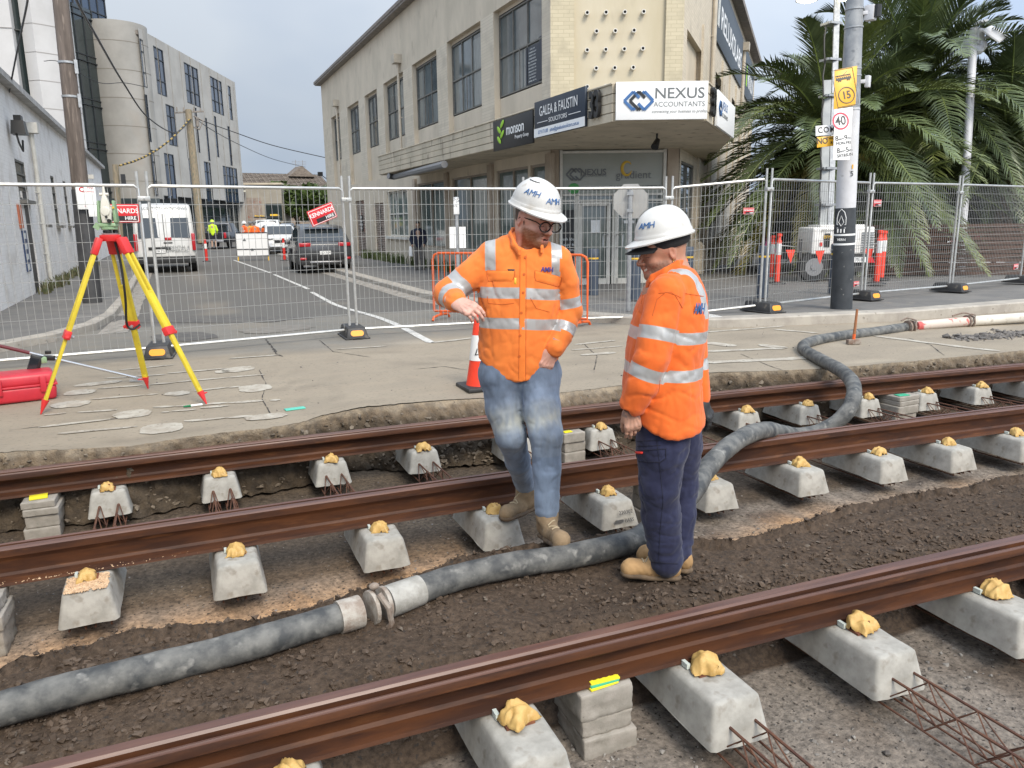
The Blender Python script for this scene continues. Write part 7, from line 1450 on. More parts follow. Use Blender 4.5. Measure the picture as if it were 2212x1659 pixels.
# ================================================================== VEHICLES
m_cg = mat('car_glass', (.02,.026,.03), rough=.05, spec=.9); m_tyre = mat('tyre', (.015,.015,.015), rough=.8); m_alloy = mat('alloy', (.35,.35,.36), rough=.35, metal=.7); m_tail = mat('tail_light', (.42,.01,.015), rough=.2, spec=.8); m_head = MATS['rail_head']; m_hl = mat('headlight', (.6,.62,.65), rough=.1, spec=.9); m_trimk = mat('car_trim', (.02,.02,.02), rough=.5)
def car(name, label, loc, rz, W, prof, paint, wheels, wr, side_w, rear_w, front_w, tail, head, plate='', extra=None, cat='car', low=.32, group='vehicles in the street'):
    """local x forward, origin midway on the ground; prof = side outline (x,z) from the low rear over the roof to the low front"""
    t = thing(name, label, cat, loc, rz, group); zs = max(p[1] for p in prof); zb = .95 if zs < 2 else 1.6
    def hw(z): return W/2*(1 - (.20 if zs < 2 else .07)*max(0, (z-zb)/(zs-zb))**1.2 - .05*max(0, (.5-z)/.5))
    V = []; n = len(prof); S = [(-1,.965),(-.93,1),(-.5,1.003),(0,1.006),(.5,1.003),(.93,1),(1,.965)]; cx_ = sum(p[0] for p in prof)/n
    for s_, k in S:
        for x, z in prof: V.append((cx_+(x-cx_)*k*(1-.02*s_*s_), s_*hw(z), .7+(z-.7)*(k if k <= 1 else 1+(k-1)*2)))
    F = [(i*n+k, i*n+(k+1)%n, (i+1)*n+(k+1)%n, (i+1)*n+k) for i in range(len(S)-1) for k in range(n)]+[tuple(range(n))[::-1], tuple((len(S)-1)*n+k for k in range(n))]
    MB().add(V, F).build('body', paint, t, smooth=40, bevel=.012, bseg=1)
    for sd in (-1, 1):
        for poly in side_w: f = MB(); f.add([(x, sd*(hw(z)+.006), z) for x, z in poly]+[(x, sd*(hw(z)-.03), z) for x, z in poly], [tuple(range(len(poly)))]+[(k,(k+1)%len(poly),len(poly)+(k+1)%len(poly),len(poly)+k) for k in range(len(poly))]); f.build('side_window', m_cg, t, smooth=False)
        for wx in wheels:
            M = Matrix.Translation((wx, sd*(W/2-.11), wr)) @ Matrix.Rotation(R_(90),4,'X'); w_ = MB().xf(M).lathe([(wr*.62,-.1),(wr*.95,-.1),(wr,-.07),(wr,.07),(wr*.95,.1),(wr*.62,.1)], n=22).build('wheel', m_tyre, t); f = MB().xf(M); f.lathe([(wr*.64,-.085),(wr*.15,-.07),(wr*.12,-.1),(0,-.1)], n=20, cap=False); f.lathe([(wr*.64,.085),(wr*.15,.07),(wr*.12,.1),(0,.1)], n=20, cap=False); f.build('rim', m_alloy, w_)
            MB().xf(Matrix.Translation((wx, sd*(W/2+.002-.02), wr+.02)) @ Matrix.Rotation(R_(90),4,'X')).lathe([(wr*1.2,-.012),(wr*1.2,.012)], n=22).build('wheel_arch', m_trimk, t)
    def cross(seg, inset, mm, nm, lo=0, hi=1):
        (x0, z0), (x1, z1) = seg; P = []; dx, dz = x1-x0, z1-z0; ln = math.hypot(dx, dz); nx_, nz_ = -dz/ln, dx/ln
        if (nx_ > 0) != (x0 > 0) and abs(nx_) > .1: nx_, nz_ = -nx_, -nz_
        if abs(nx_) <= .1: nz_ = abs(nz_)
        for k, s_ in ((lo,-1),(lo,1),(hi,1),(hi,-1)): x, z = x0+dx*k, z0+dz*k; P.append((x+nx_*.02, s_*(hw(z)*inset), z+nz_*.02))
        f = MB(); f.add(P+[(x-nx_*.04, y, z-nz_*.04) for x, y, z in P], [(0,1,2,3),(0,4,5,1),(1,5,6,2),(2,6,7,3),(3,7,4,0)]); return f.build(nm, mm, t, smooth=False)
    if rear_w: cross(*rear_w)
    if front_w: cross(*front_w)
    for lst, mm, nm in ((tail, m_tail, 'tail_light'), (head, m_hl, 'headlight')):
        for (x, y, z, dx, dy, dz) in lst:
            for sd in (-1, 1): MB().box((x, sd*y, z), (dx, dy, dz)).build(nm, mm, t, bevel=.02)
    xr = min(p[0] for p in prof); xf_ = max(p[0] for p in prof)
    if plate: px_, pz_ = plate[1], plate[2]; q = MB().box((px_, plate[3] if len(plate) > 3 else 0, pz_), (.02,.38,.12)).build('number_plate', m_signw, t); text(plate[0], m_navy, q, frame((px_+(-.012 if px_ < 0 else .012), plate[3] if len(plate) > 3 else 0, pz_), (0,-1 if px_ < 0 else 1,0)), .1)
    for sd in (-1, 1):
        if wheels: MB().box((max(p[0] for w_ in side_w for p in w_)-.12, sd*(W/2+.09), zb+.08), (.12,.2,.15)).build('mirror', paint if zs < 2 else m_trimk, t, bevel=.03)
    for k in (extra or []): MB().box(k[2], k[3]).build(k[0], k[1], t, bevel=.015)
    return t
def street(px, dep, z=-.22): q = hp(px, dep); return (q[0], q[1], z)
def paint(nm, c, **k): return mat(nm, c, tuple(x*.9 for x in c), 3, rough=.3, coat=.4, spec=.6, rv=.03, **k)
m_vw = paint('paint_white', (.66,.66,.64)); m_dg = paint('paint_graphite', (.05,.052,.055)); m_bk = paint('paint_black', (.012,.014,.02)); m_sv = paint('paint_silver', (.35,.38,.42)); m_db = paint('paint_blue', (.03,.05,.09))
vp = hp(352, 28); van = car('delivery_van', 'white high roof van parked at the left kerb with window firm lettering', (vp[0]+0, vp[1]+2.75, -.22), R_(90), 2.06, [(-2.7,.38),(-2.72,.75),(-2.72,1.3),(-2.62,2.1),(-2.5,2.42),(-2.2,2.5),(1.2,2.5),(1.7,2.3),(2.25,1.55),(2.95,1.15),(3.0,.6),(2.95,.38)], m_vw, (-1.9,2.0), .34, [[(.4,1.45),(1.75,1.5),(1.45,2.1),(.4,2.1)]], ((( -2.72,1.2),(-2.6,2.15)), .84, m_cg, 'rear_window', .08, .83), (((2.2,1.55),(1.7,2.3)), .85, m_cg, 'windscreen'), [(-2.71,.97,1.12,.08,.12,.62)], [(2.93,.75,.95,.15,.3,.25)], ('1XB 2YL',-2.755,.80,.2), [('bumper', m_trimk, (-2.76,0,.48), (.12,1.98,.26)), ('door_seam', m_trimk, (-2.735,0,1.5), (.01,.02,1.5)), ('handle', m_trimk, (-2.75,-.1,1.1), (.03,.3,.04)), ('plate_recess', m_trimk, (-2.745,.2,.9), (.015,.75,.1)), ('red_badge', m_tail, (-2.755,-.12,1.24), (.02,.22,.1))], 'van')
for s_, y, z, sz in (('PERCEPTION WINDOWS', 0, 2.33, .155), ('03 97 5 3996', .05, 2.2, .135), ('RESIDENTIAL &', -.35, .93, .14), ('COMMERCIAL', -.35, .80, .14)): text(s_, m_grey, van, frame((-2.76 if z < 1.5 else (-2.60 if z < 2.25 else -2.565), y, z), (0,-1,0), (0.02 if z < 1.5 else .25,0,1)), sz)
SUV = [(-2.1,.45),(-2.2,.62),(-2.2,1.0),(-2.12,1.08),(-1.75,1.5),(-1.35,1.63),(-.2,1.68),(.5,1.58),(1.15,1.12),(1.95,.98),(2.15,.8),(2.2,.5),(2.1,.3),(-2.0,.3)]
SW = [[(-1.75,1.12),(.95,1.1),(.4,1.5),(-.2,1.58),(-1.3,1.54)]]
q = hp(703, 26.8); car('parked_car', 'dark grey hatchback SUV parked at the right kerb, seen from behind', (q[0]+.05, q[1]+2.2, -.22), R_(87), 1.85, SUV, m_dg, (-1.32,1.35), .35, SW, (((-2.1,1.1),(-1.72,1.52)), .84, m_cg, 'rear_window'), (((1.15,1.14),(.52,1.57)), .82, m_cg, 'windscreen'), [(-2.13,.68,1.0,.16,.42,.13),(-2.2,.76,.52,.04,.22,.08)], [(2.08,.68,.82,.2,.4,.15)], ('1JD 7LM',-2.215,.72), [('bumper', m_trimk, (-2.16,0,.38), (.12,1.7,.16)), ('silver_strip', m_alloy, (-2.21,0,.40), (.04,1.1,.05)), ('badge', m_alloy, (-2.2,0,.95), (.02,.14,.07)), ('spoiler', m_dg, (-1.75,0,1.6), (.3,1.2,.03))])
q = hp(607, 42.5); car('parked_car', 'white SUV with chrome grille facing the viewer at the right kerb', (q[0]+.1, q[1]+2.1, -.2), R_(-91), 1.85, SUV, m_vw, (-1.32,1.35), .36, SW, (((-2.1,1.1),(-1.72,1.52)), .84, m_cg, 'rear_window'), (((1.15,1.14),(.52,1.57)), .86, m_cg, 'windscreen'), [(-2.13,.68,1.0,.16,.42,.13)], [(2.05,.72,.93,.2,.36,.09),(2.17,.72,.62,.06,.2,.2)], ('1LT 4QK',2.22,.62), [('grille', m_trimk, (2.19,0,.78), (.05,1.0,.18)), ('chrome_bar', m_alloy, (2.21,0,.84), (.04,1.1,.035)), ('bumper', m_trimk, (2.16,0,.36), (.12,1.6,.14)), ('lower_bar', m_hl, (2.2,0,.5), (.08,1.5,.07))])
UTE = [(-2.5,.5),(-2.55,1.1),(-.55,1.12),(-.45,1.72),(.7,1.76),(1.3,1.2),(2.4,1.08),(2.5,.6),(2.4,.35),(-2.4,.4)]
q = hp(500, 56); car('utility_truck', 'black utility with chrome sports bar parked beyond the man in yellow', (q[0]-.6, q[1]+2, -.15), R_(72), 1.9, UTE, m_bk, (-1.5,1.6), .4, [[(-.35,1.2),(1.1,1.22),(.62,1.65),(-.3,1.65)]], (((-.54,1.16),(-.45,1.68)), .8, m_cg, 'rear_window'), None, [(-2.5,.86,.9,.14,.16,.4)], [(2.4,.7,.85,.15,.3,.2)], None, [('sports_bar', m_alloy, (-.75,0,1.72), (.08,1.5,.07)), ('sports_bar', m_alloy, (-1.0,.78,1.42), (.6,.06,.06)), ('badge', m_alloy, (-2.55,0,.95), (.02,.15,.15)), ('bumper', m_alloy, (-2.6,0,.5), (.1,1.5,.16))], 'utility')
q = hp(588, 56); ut = car('utility_truck', 'white utility with ladder racks, behind the white SUV', (q[0], q[1]+2, -.15), R_(80), 1.95, [(-2.5,.5),(-2.55,1.6),(-2.4,1.95),(.7,1.98),(1.3,1.3),(2.4,1.1),(2.5,.6),(2.4,.35),(-2.4,.4)], m_vw, (-1.5,1.6), .4, [[(-.35,1.3),(1.1,1.3),(.62,1.8),(-.3,1.8)],[(-2.3,1.35),(-.55,1.35),(-.55,1.8),(-2.2,1.8)]], (((-2.55,1.2),(-2.42,1.9)), .8, m_cg, 'rear_window'), None, [(-2.5,.86,1.0,.14,.16,.5)], [], None, [('rack_bar', m_blk, (x,0,2.15), (.07,1.8,.07)) for x in (-2,-.6,.5)], 'utility'); MB().bar((-2.6,.4,2.25),(1.2,.4,2.25), .08).bar((-2.6,.75,2.25),(1.2,.75,2.25), .08).box((-.8,-.5,2.3),(2.6,.5,.12)).build('ladder', m_yel, ut)
q = hp(622, 66); car('parked_car', 'dark SUV far down the street left of the second dark car', (q[0], q[1]+2, -.1), R_(-100), 1.8, SUV, m_dg, (-1.32,1.35), .36, SW, None, (((1.15,1.14),(.52,1.57)), .86, m_cg, 'windscreen'), [], [(2.05,.72,.93,.2,.36,.12)])
q = hp(660, 50); car('parked_car', 'dark blue hatchback ahead of the grey SUV, far side', (q[0]+.3, q[1]+2, -.2), R_(95), 1.75, SUV, m_db, (-1.32,1.35), .34, SW, (((-2.1,1.1),(-1.72,1.52)), .84, m_cg, 'rear_window'), None, [(-2.13,.68,1.0,.16,.42,.14)], [])
q = hp(690, 34.5); car('parked_car', 'silver car whose roof shows just over the grey SUV', (q[0]+.05, q[1]+2, -.22), R_(88), 1.78, [(x, z*.93) for x, z in SUV], m_sv, (-1.32,1.35), .33, [[(x, z*.93) for x, z in SW[0]]], (((-2.1,1.02),(-1.72,1.42)), .84, m_cg, 'rear_window'), None, [(-2.13,.68,.93,.16,.42,.12)], [])
# ================================================================== PEOPLE
HX = np.array([RW[0,2], RW[1,2], 0.]); HX /= np.linalg.norm(HX); RX = np.array([RW[0,0], RW[1,0], 0.]); RX /= np.linalg.norm(RX)
def JV(P0):
    P0 = np.array([P0[0], P0[1], 0.])
    def J(px, py, off=0):
        Q = P0-HX*off; u, z = onp(px, py, (Q[0], Q[1]), (RX[0], RX[1])); return np.array([Q[0]+RX[0]*u, Q[1]+RX[1]*u, z])
    return J
def BX(J, x0, y0, x1, y1, o, mg=.15):
    P = np.array([J(x, y, q) for x in (x0,x1) for y in (y0,y1) for q in (-o,o)]); return P.min(0)-mg, P.max(0)+mg
def seg(V, a, b):
    a, b = np.array(a), np.array(b); ba = b-a; L = np.linalg.norm(ba); t = np.clip((V-a) @ ba/(L*L), 0, 1); d = np.linalg.norm(V-a-t[:,None]*ba, axis=1); return t, d
def wparent(o, t): o.parent = t; o.matrix_parent_inverse = Matrix.Translation(-Vector(t.location)); return o
def fabric(name, c, c2, **k): return mat(name, c, c2, 9, rough=.82, bump=.35, bscale=320, bdist=.0006, sheen=.15, spec=.25, **k)
TAPE = (.44,.44,.43)
m_hv = fabric('hi_vis_orange', (.80,.215,.042), (.72,.18,.034), tape=('tape', TAPE)); m_hv2 = fabric('hi_vis_orange_deep', (.76,.15,.024), (.68,.125,.02), tape=('tape', TAPE))
m_jean = fabric('denim', (.75,.75,.75), (1.15,1.15,1.15), attr='tone', stretch=(1,1,.4)); m_navyt = fabric('navy_work_cloth', (.016,.018,.045), (.026,.03,.068)); m_hvp = fabric('hi_vis_plain', (.84,.225,.040), (.76,.19,.032)); m_hvp2 = fabric('hi_vis_plain_deep', (.80,.155,.022), (.72,.13,.018)); m_seam = mat('seam_orange', (.50,.10,.014), rough=.8); m_seamn = mat('seam_navy', (.008,.009,.022), rough=.8); m_seamj = mat('seam_denim', (.08,.11,.17), rough=.8)
m_skin = mat('skin', (.92,.92,.92), (1.05,1.03,1.02), 18, rough=.5, attr='tone', bump=.25, bscale=140, bdist=.0008, spec=.4); 
for b_ in [n for n in m_skin.node_tree.nodes if n.type == 'BSDF_PRINCIPLED']: b_.inputs['Subsurface Weight'].default_value = .06; b_.inputs['Subsurface Radius'].default_value = (.02,.008,.004)
m_helm = mat('helmet_white', (.60,.595,.57), (.52,.51,.48), 7, rough=.33, spec=.5, c3=(.42,.38,.32), s3=13, t3=(.66,.8), rv=.08); m_boot1 = mat('boot_tan', (.27,.19,.11), (.20,.14,.08), 12, rough=.85, bump=.4, bscale=90, c3=(.14,.10,.06), s3=16, t3=(.6,.75), bdist=.002); m_boot2 = mat('boot_wheat', (.44,.27,.12), (.33,.2,.09), 10, rough=.8, bump=.4, bscale=90, c3=(.10,.065,.035), s3=20, t3=(.66,.7), bdist=.002); m_sole = mat('boot_sole', (.16,.11,.065), (.09,.065,.045), 18, rough=.9); m_glassf = mat('spectacle_frame', (.012,.012,.012), rough=.25); m_lace = mat('lace', (.42,.34,.22), rough=.9)
def head(t, C_, F_, skin, seed=0, neck=None, hair=None, beard=None, mouth='open', sc=1., res=.0034):
    """head in its own frame: x to the person's right, y forward, z up"""
    y = Vector(F_[0]).normalized(); z = Vector(F_[1]); z = (z-y*z.dot(y)).normalized(); x = y.cross(z); M = Matrix(((x.x,y.x,z.x,C_[0]),(x.y,y.y,z.y,C_[1]),(x.z,y.z,z.z,C_[2]),(0,0,0,1))) @ Matrix.Scale(sc, 4); Mi = np.array(M.inverted())
    loc = lambda p: Mi[:3,:3] @ np.array(p)+Mi[:3,3]
    nk = loc(neck); s = SDF((-.11,-.15,-.27), (.11,.15,.14), res); s.ell((0,-.015,.028), (.077,.097,.092), k=0); s.ell((0,.03,-.035), (.061,.060,.085), k=.03)
    for q in (-1, 1): s.cone((q*.052,.0,-.055), (q*.018,.066,-.096), .022, .019, .03); s.ell((q*.036,.06,-.034), (.024,.026,.026), k=.02); s.cone((q*.06,-.0,.0), (q*.045,.06,.02), .02, .02, .03)
    s.ell((0,.078,-.096), (.022,.019,.018), k=.02); s.cone((-.034,.082,.016), (.034,.082,.016), .0135, k=.014)
    for q in (-1, 1): s.ell((q*.031,.099,-.006), (.017,.014,.0105), k=.012, op='s'); s.ell((q*.031,.0785,-.007), (.0135,.0135,.012), k=.003)
    s.cone((0,.088,.004), (0,.116,-.034), .0085, .0115, .012); [s.ell((q*.0115,.104,-.038), (.0085,.009,.007), k=.007) for q in (-1, 1)]; [s.ell((q*.008,.108,-.046), (.0045,.005,.004), k=.003, op='s') for q in (-1, 1)]
    s.cone((0,.095,-.048), (0,.098,-.058), .009, .010, .012)
    if mouth == 'open': s.cone((-.017,.094,-.063), (.017,.094,-.063), .006, k=.008); s.cone((-.014,.093,-.080), (.014,.093,-.080), .0065, k=.008); s.ell((0,.101,-.0715), (.017,.014,.0052), k=.003, op='s')
    else:
        for q in (-1, 1): s.cone((0,.0965,-.0655), (q*.027,.080,-.058), .0052, .004, .006); s.cone((0,.094,-.078), (q*.026,.079,-.061), .006, .004, .006); s.cone((0,.104,-.0715), (q*.024,.088,-.060), .0042, .002, .002, op='s'); s.ell((q*.038,.064,-.040), (.018,.018,.015), k=.012)
    for q in (-1, 1):
        Re = Matrix.Rotation(q*-.35, 3, 'Z') @ Matrix.Rotation(-.15, 3, 'X'); s.ell((q*.080,-.012,-.012), (.0075,.018,.031), R=Re, k=.006); s.ell((q*.088,-.008,-.008), (.006,.0095,.018), R=Re, k=.004, op='s'); s.ell((q*.079,-.004,-.016), (.006,.006,.006), R=Re, k=.004)
    s.cone((0,-.035,-.05), nk, .056, .062, .035)
    if beard is not None: s.disp(lambda X, Y, Z: -.0022*sstep(-.03,-.05,Z)*sstep(.01,.03,Y)*(1+.8*wob(X,Y,Z,70,5,3)))
    else: s.disp(lambda X, Y, Z: .0006*wob(X, Y, Z, 30, 5, 5)+.0011*wob(X, Y*2, Z, 22, 4, 9, True)*(Y > .02))
    def col(V):
        X, Y, Z = V.T; c = np.tile(np.array(skin, float), (len(V), 1)); n = wob(X, Y, Z, 30, 5, 7); c *= (1+.06*n)[:,None]
        r = np.exp(-((np.abs(X)-.035)**2+(Y-.08)**2+(Z+.03)**2)/.0007)+.8*np.exp(-(X**2+(Y-.115)**2+(Z+.035)**2)/.0003)+.7*(np.abs(X) > .078); c = c*(1-.25*np.clip(r,0,1)[:,None]*np.array([[.1,.8,.8]]))
        if beard is not None:
            e = .2*wob(X, Y, Z, 55, 5, 11); m = sstep(-.030,-.046, Z-.25*(.06-Y)*0+.012*e)*sstep(-.0,.022, Y+.01*e)*(1-sstep(-.128,-.15,Z)); m *= 1-.95*np.exp(-((X)**2/.0012+(Z+.0715)**2/.00012))*(Y > .08); m *= 1-.8*np.exp(-((np.abs(X)-.03)**2+(Z+.035)**2)/.0004); m = np.clip(m*(1+.3*wob(X,Y,Z,90,5,13)), 0, 1)*beard[3]; mu = sstep(.02,.012,np.abs(Z+.053)*2.0)*(np.abs(X) < .026)*(Y > .09)*beard[3]; m = np.maximum(m, mu); c = c*(1-m[:,None])+np.array([beard[:3]])*m[:,None]
        lip = np.exp(-((Z+.0715)/.013)**2)*(np.abs(X) < .021+.008*(mouth != 'open'))*(Y > .086); lip = np.clip(lip*1.3,0,1)[:,None]*.7; c = c*(1-lip)+np.array([[skin[0]*.85, skin[1]*.5, skin[2]*.5]])*lip
        if mouth == 'open': mo = ((np.abs(X) < .0145) & (np.abs(Z+.0715) < .005) & (Y > .08) & (Y < .1005))[:,None]; c = np.where(mo, np.array([[.06,.015,.015]]), c)
        else: mo = ((np.abs(X) < .021) & (np.abs(Z+.0695-.008*(np.abs(X)/.025)**2-.0) < .0036) & (Y > .078) & (Y < .101))[:,None]; c = np.where(mo, np.array([[.62,.56,.48]]), c)
        br = np.exp(-((Z-.0185-.02*(.03-np.abs(np.abs(X)-.03)))/.0048)**4)*(np.abs(np.abs(X)-.031) < .019)*(Y > .07); hc = hair if hair is not None else (.09,.06,.045); c = c*(1-.75*br[:,None])+np.array([hc])*.75*br[:,None]
        ld = np.exp(-((Z+.0125)/.0022)**2)*(np.abs(np.abs(X)-.031) < .0135)*(Y > .082); c = c*(1-.8*ld[:,None])+np.array([[.04,.025,.02]])*.8*ld[:,None]
        if hair is not None: m = (sstep(-.035,-.02,Z+.004*n)*(1-sstep(.018,.028,Y+.006*n))*(np.abs(X) < .079)*(1-((np.abs(X) > .074)&(Z < .02)&(Y > -.03)&(Y < .012))))[:,None]; c = c*(1-m)+np.array([hair])*m
        return np.clip(c, .004, 1)
    return s, col, M
def helmet(t, M, seed, sx=1., words=((.55,.05,.0),)):
    n, m_ = 72, 22; V = []; th0 = np.linspace(0, 2*math.pi, n, endpoint=False)
    def P(th, k, inner=0):
        a, b, c = .103-inner, .126-inner, .122-inner; ph = k*math.pi/2; X = a*math.cos(ph)**.85*math.sin(th); Y = b*math.cos(ph)**.85*math.cos(th)-.012; Z = .038+c*math.sin(ph)**.92
        rg_ = max(0, 1-abs(X)/.03)*sstep(.1,.6,k)*.006*(1 if not inner else 0); return (X, Y, Z+float(rg_))
    def brim(th, e, dz, inner=0): fr = max(0, math.cos(th))**1.6; X, Y, Z = P(th, 0, inner); r = e*.8+(.040*fr)*(e > .006); return (X+math.sin(th)*r*(1-.3*fr), Y+math.cos(th)*r, Z+dz-.011*fr*(e > .006)-.012*(1-fr)*0)
    rings = [[brim(t_, .014, -.012, .0) for t_ in th0], [brim(t_, .0155, -.006) for t_ in th0], [brim(t_, .004, .002) for t_ in th0], [brim(t_, .004, .012) for t_ in th0], [brim(t_, .0, .016) for t_ in th0]]
    for k in np.linspace(.08, .985, m_): rings.append([P(t_, k) for t_ in th0])
    top = len(rings); inn = [[brim(t_, .010, -.012, .0) for t_ in th0]]+[[P(t_, k, .006) for t_ in th0] for k in np.linspace(0, .97, 8)]
    for r in rings: V += r
    F = [(i*n+k, i*n+(k+1)%n, (i+1)*n+(k+1)%n, (i+1)*n+k) for i in range(len(rings)-1) for k in range(n)]+[tuple((len(rings)-1)*n+k for k in range(n))]
    o0 = len(V)
    for r in inn: V += r
    F += [(o0+i*n+(k+1)%n, o0+i*n+k, o0+(i+1)*n+k, o0+(i+1)*n+(k+1)%n) for i in range(len(inn)-1) for k in range(n)]+[tuple(o0+(len(inn)-1)*n+k for k in range(n))[::-1]]+[(k, (k+1)%n, o0+(k+1)%n, o0+k) for k in range(n)]
    hv = mkmesh('hard_hat', [tuple(M @ Vector(v)) for v in V], F, m_helm); autosmooth(hv, 50); wparent(hv, t)
    for r_ in ((-.35,.62),(-.12,.6),(.12,.6),(.35,.62)):
        c = Vector(P(0, .8)); p = Vector(P(math.pi/2*sx+r_[0]*1.2, .74)); nn = (p-Vector((0,-.01,.03))).normalized(); d = Vector((0,1,0)); pass
        q = MB().xf(M).bar(p+nn*.0008-Vector((-nn.y,nn.x,0)).normalized()*.011, p+nn*.0008+Vector((-nn.y,nn.x,0)).normalized()*.011, .0035,.003, up=nn).build('vent_slot', m_dark); q.parent = hv
    for th, k in words:
        for i, ch in enumerate('AMH'):
            th2 = th-(i-1)*.25; p2 = Vector(P(th2, k)); tx2 = (Vector(P(th2-.03, k))-Vector(P(th2+.03, k))).normalized(); up2 = (Vector(P(th2, k+.04))-p2).normalized(); n2 = tx2.cross(up2).normalized(); q = text(ch, m_blue, None, M @ frame(p2+n2*.0022, tx2, up2), .038, bold=.0, shear=.15); q.parent = hv
    return hv
def hand(M, flip=1, curl=(.35,.5,.35), spread=.0, thumb=(.5,.3), res=.0026, gl=0, sc=1.0):
    """wrist at the origin, fingers along +y, back of the hand +z; returns world vertices and faces"""
    s = SDF((-.085,-.07,-.12), (.085,.21,.05), res); g = gl
    s.cone((0,-.06,0), (0,.005,0), .027+g, .027+g, 0, flat=((0,0,1),.78)); s.cone((-.014*flip,.012,0), (-.022*flip,.082,.0), .024+g, .0215+g, .02, flat=((0,0,1),.62)); s.cone((.012*flip,.012,0), (.022*flip,.086,.0), .024+g, .0215+g, .02, flat=((0,0,1),.62)); s.ell((.022*flip,.03,-.01), (.018,.03,.016), k=.012)
    for i, (x, L) in enumerate(((.031,.074),(.0105,.082),(-.0105,.077),(-.030,.061))):
        p = np.array([x*flip, .088-.006*abs(i-1), .0]); a = curl[0]*(1+.12*i); dx = (x*spread*8)*flip; rr = (.0092,.0095,.009,.008)[i]+g
        for j, f_ in enumerate((.47,.31,.24)):
            q = p+np.array([dx*.02*f_*10*.1, math.cos(a), -math.sin(a)])*L*f_; r2 = rr*(.96-.05*j); s.cone(p, q, rr if j else rr*1.05, r2, .004); p = q; rr = r2*.97; a += curl[1+(j > 0)]*(1+.1*i)
        if not gl: s.ell(p+np.array([0,-.004*math.cos(a),.0045]), (.0048,.0065,.0025), k=.001)
    p0 = np.array([.026*flip,.022,-.008]); p1 = p0+np.array([.026*flip*thumb[0]*2,.034,-.012]); p2_ = p1+np.array([.012*flip*thumb[0],.03,-.012-thumb[1]*.01]); p3 = p2_+np.array([-.004*flip,.024,-.006-thumb[1]*.012]); s.cone(p0, p1, .0155+g, .0125+g, .012); s.cone(p1, p2_, .0122+g, .0105+g, .004); s.cone(p2_, p3, .0105+g, .0085+g, .004)
    for i, x in enumerate((.031,.0105,-.0105,-.030)): s.ell((x*flip,.086-.006*abs(i-1),.011+g*.5), (.008,.009,.005), k=.008); s.cone((x*flip*.5,.03,.0125+g), (x*flip,.08,.013+g), .0022, .0028, .006) if not gl else None
    V, Q = s.mesh(); V = relax(V, Q, 1); V *= sc; return V @ np.array(M)[:3,:3].T+np.array(M)[:3,3], Q
def hframe(wrist, dirn, back):
    y = Vector(dirn).normalized(); z = Vector(back); z = (z-y*z.dot(y)).normalized(); x = y.cross(z); return Matrix(((x.x,y.x,z.x,wrist[0]),(x.y,y.y,z.y,wrist[1]),(x.z,y.z,z.z,wrist[2]),(0,0,0,1)))
def join_body(t, parts, name='body'):
    """several surfaces of one body as one mesh with skin tones"""
    V = np.concatenate([p[0] for p in parts]); F = []; k = 0
    for p in parts: F += (p[1]+k).tolist(); k += len(p[0])
    o = mkmesh(name, V, F, m_skin, smooth=True); c = np.concatenate([p[2] for p in parts]); o.data.color_attributes.new('tone','FLOAT_COLOR','POINT').data.foreach_set('color', np.concatenate([c, np.ones((len(c),1))],1).astype(np.float32).ravel()); return wparent(o, t)
from mathutils.bvhtree import BVHTree
def caster(o):
    me = o.data; return BVHTree.FromPolygons([v.co[:] for v in me.vertices], [p.vertices[:] for p in me.polygons])
def hit(bv, px, py):
    d = Vector(RW @ np.array([px-CX, py-CY, FP])).normalized(); r = bv.ray_cast(Vector((0,0,CAMH)), d); return (r[0], r[1]) if r[0] is not None else (None, None)
def seam(bv, pix, r, m, par, t, name='seam', dens=4):
    P = []
    for (x0, y0), (x1, y1) in zip(pix[:-1], pix[1:]):
        n = max(1, int(math.hypot(x1-x0, y1-y0)/dens))
        for i in range(n+1):
            h, nn = hit(bv, x0+(x1-x0)*i/n, y0+(y1-y0)*i/n)
            if h is not None and (not P or .003 < (h-P[-1]).length < .07): P.append(h+nn*.0005)
    if len(P) < 2: return
    o = MB().tube(P, r, 5).build(name, m); o.parent = par; return o
def flap(bv, poly, m, par, t, name, th=.003, dens=5):
    """cloth patch lying on the surface inside a picture polygon given as a 4-corner grid"""
    (a, b, c, d) = [np.array(p, float) for p in poly]; n = 9; k = 7; V = []; ok = True
    for i in range(n):
        for j in range(k):
            u, v = i/(n-1), j/(k-1); p = (a*(1-u)+b*u)*(1-v)+(d*(1-u)+c*u)*v; h, nn = hit(bv, p[0], p[1])
            if h is None: return
            e = th if 0 < i < n-1 and 0 < j < k-1 else th*.2; V.append(h+nn*e)
    F = [(i*k+j, (i+1)*k+j, (i+1)*k+j+1, i*k+j+1) for i in range(n-1) for j in range(k-1)]; o = mkmesh(name, [tuple(v) for v in V], F, m, smooth=True); o.parent = par; return o
def decal(bv, s_, px, py, size, m, par, t, sx=1, rot=0, **kw):
    h, nn = hit(bv, px, py)
    if h is None: return
    x = Vector(RX)-nn*Vector(RX).dot(nn); o = text(s_, m, None, frame(h+nn*.007, x, (0,0,1)) @ Matrix.Rotation(rot, 4, 'Z'), size, sx=sx, **kw); o.parent = par; return o
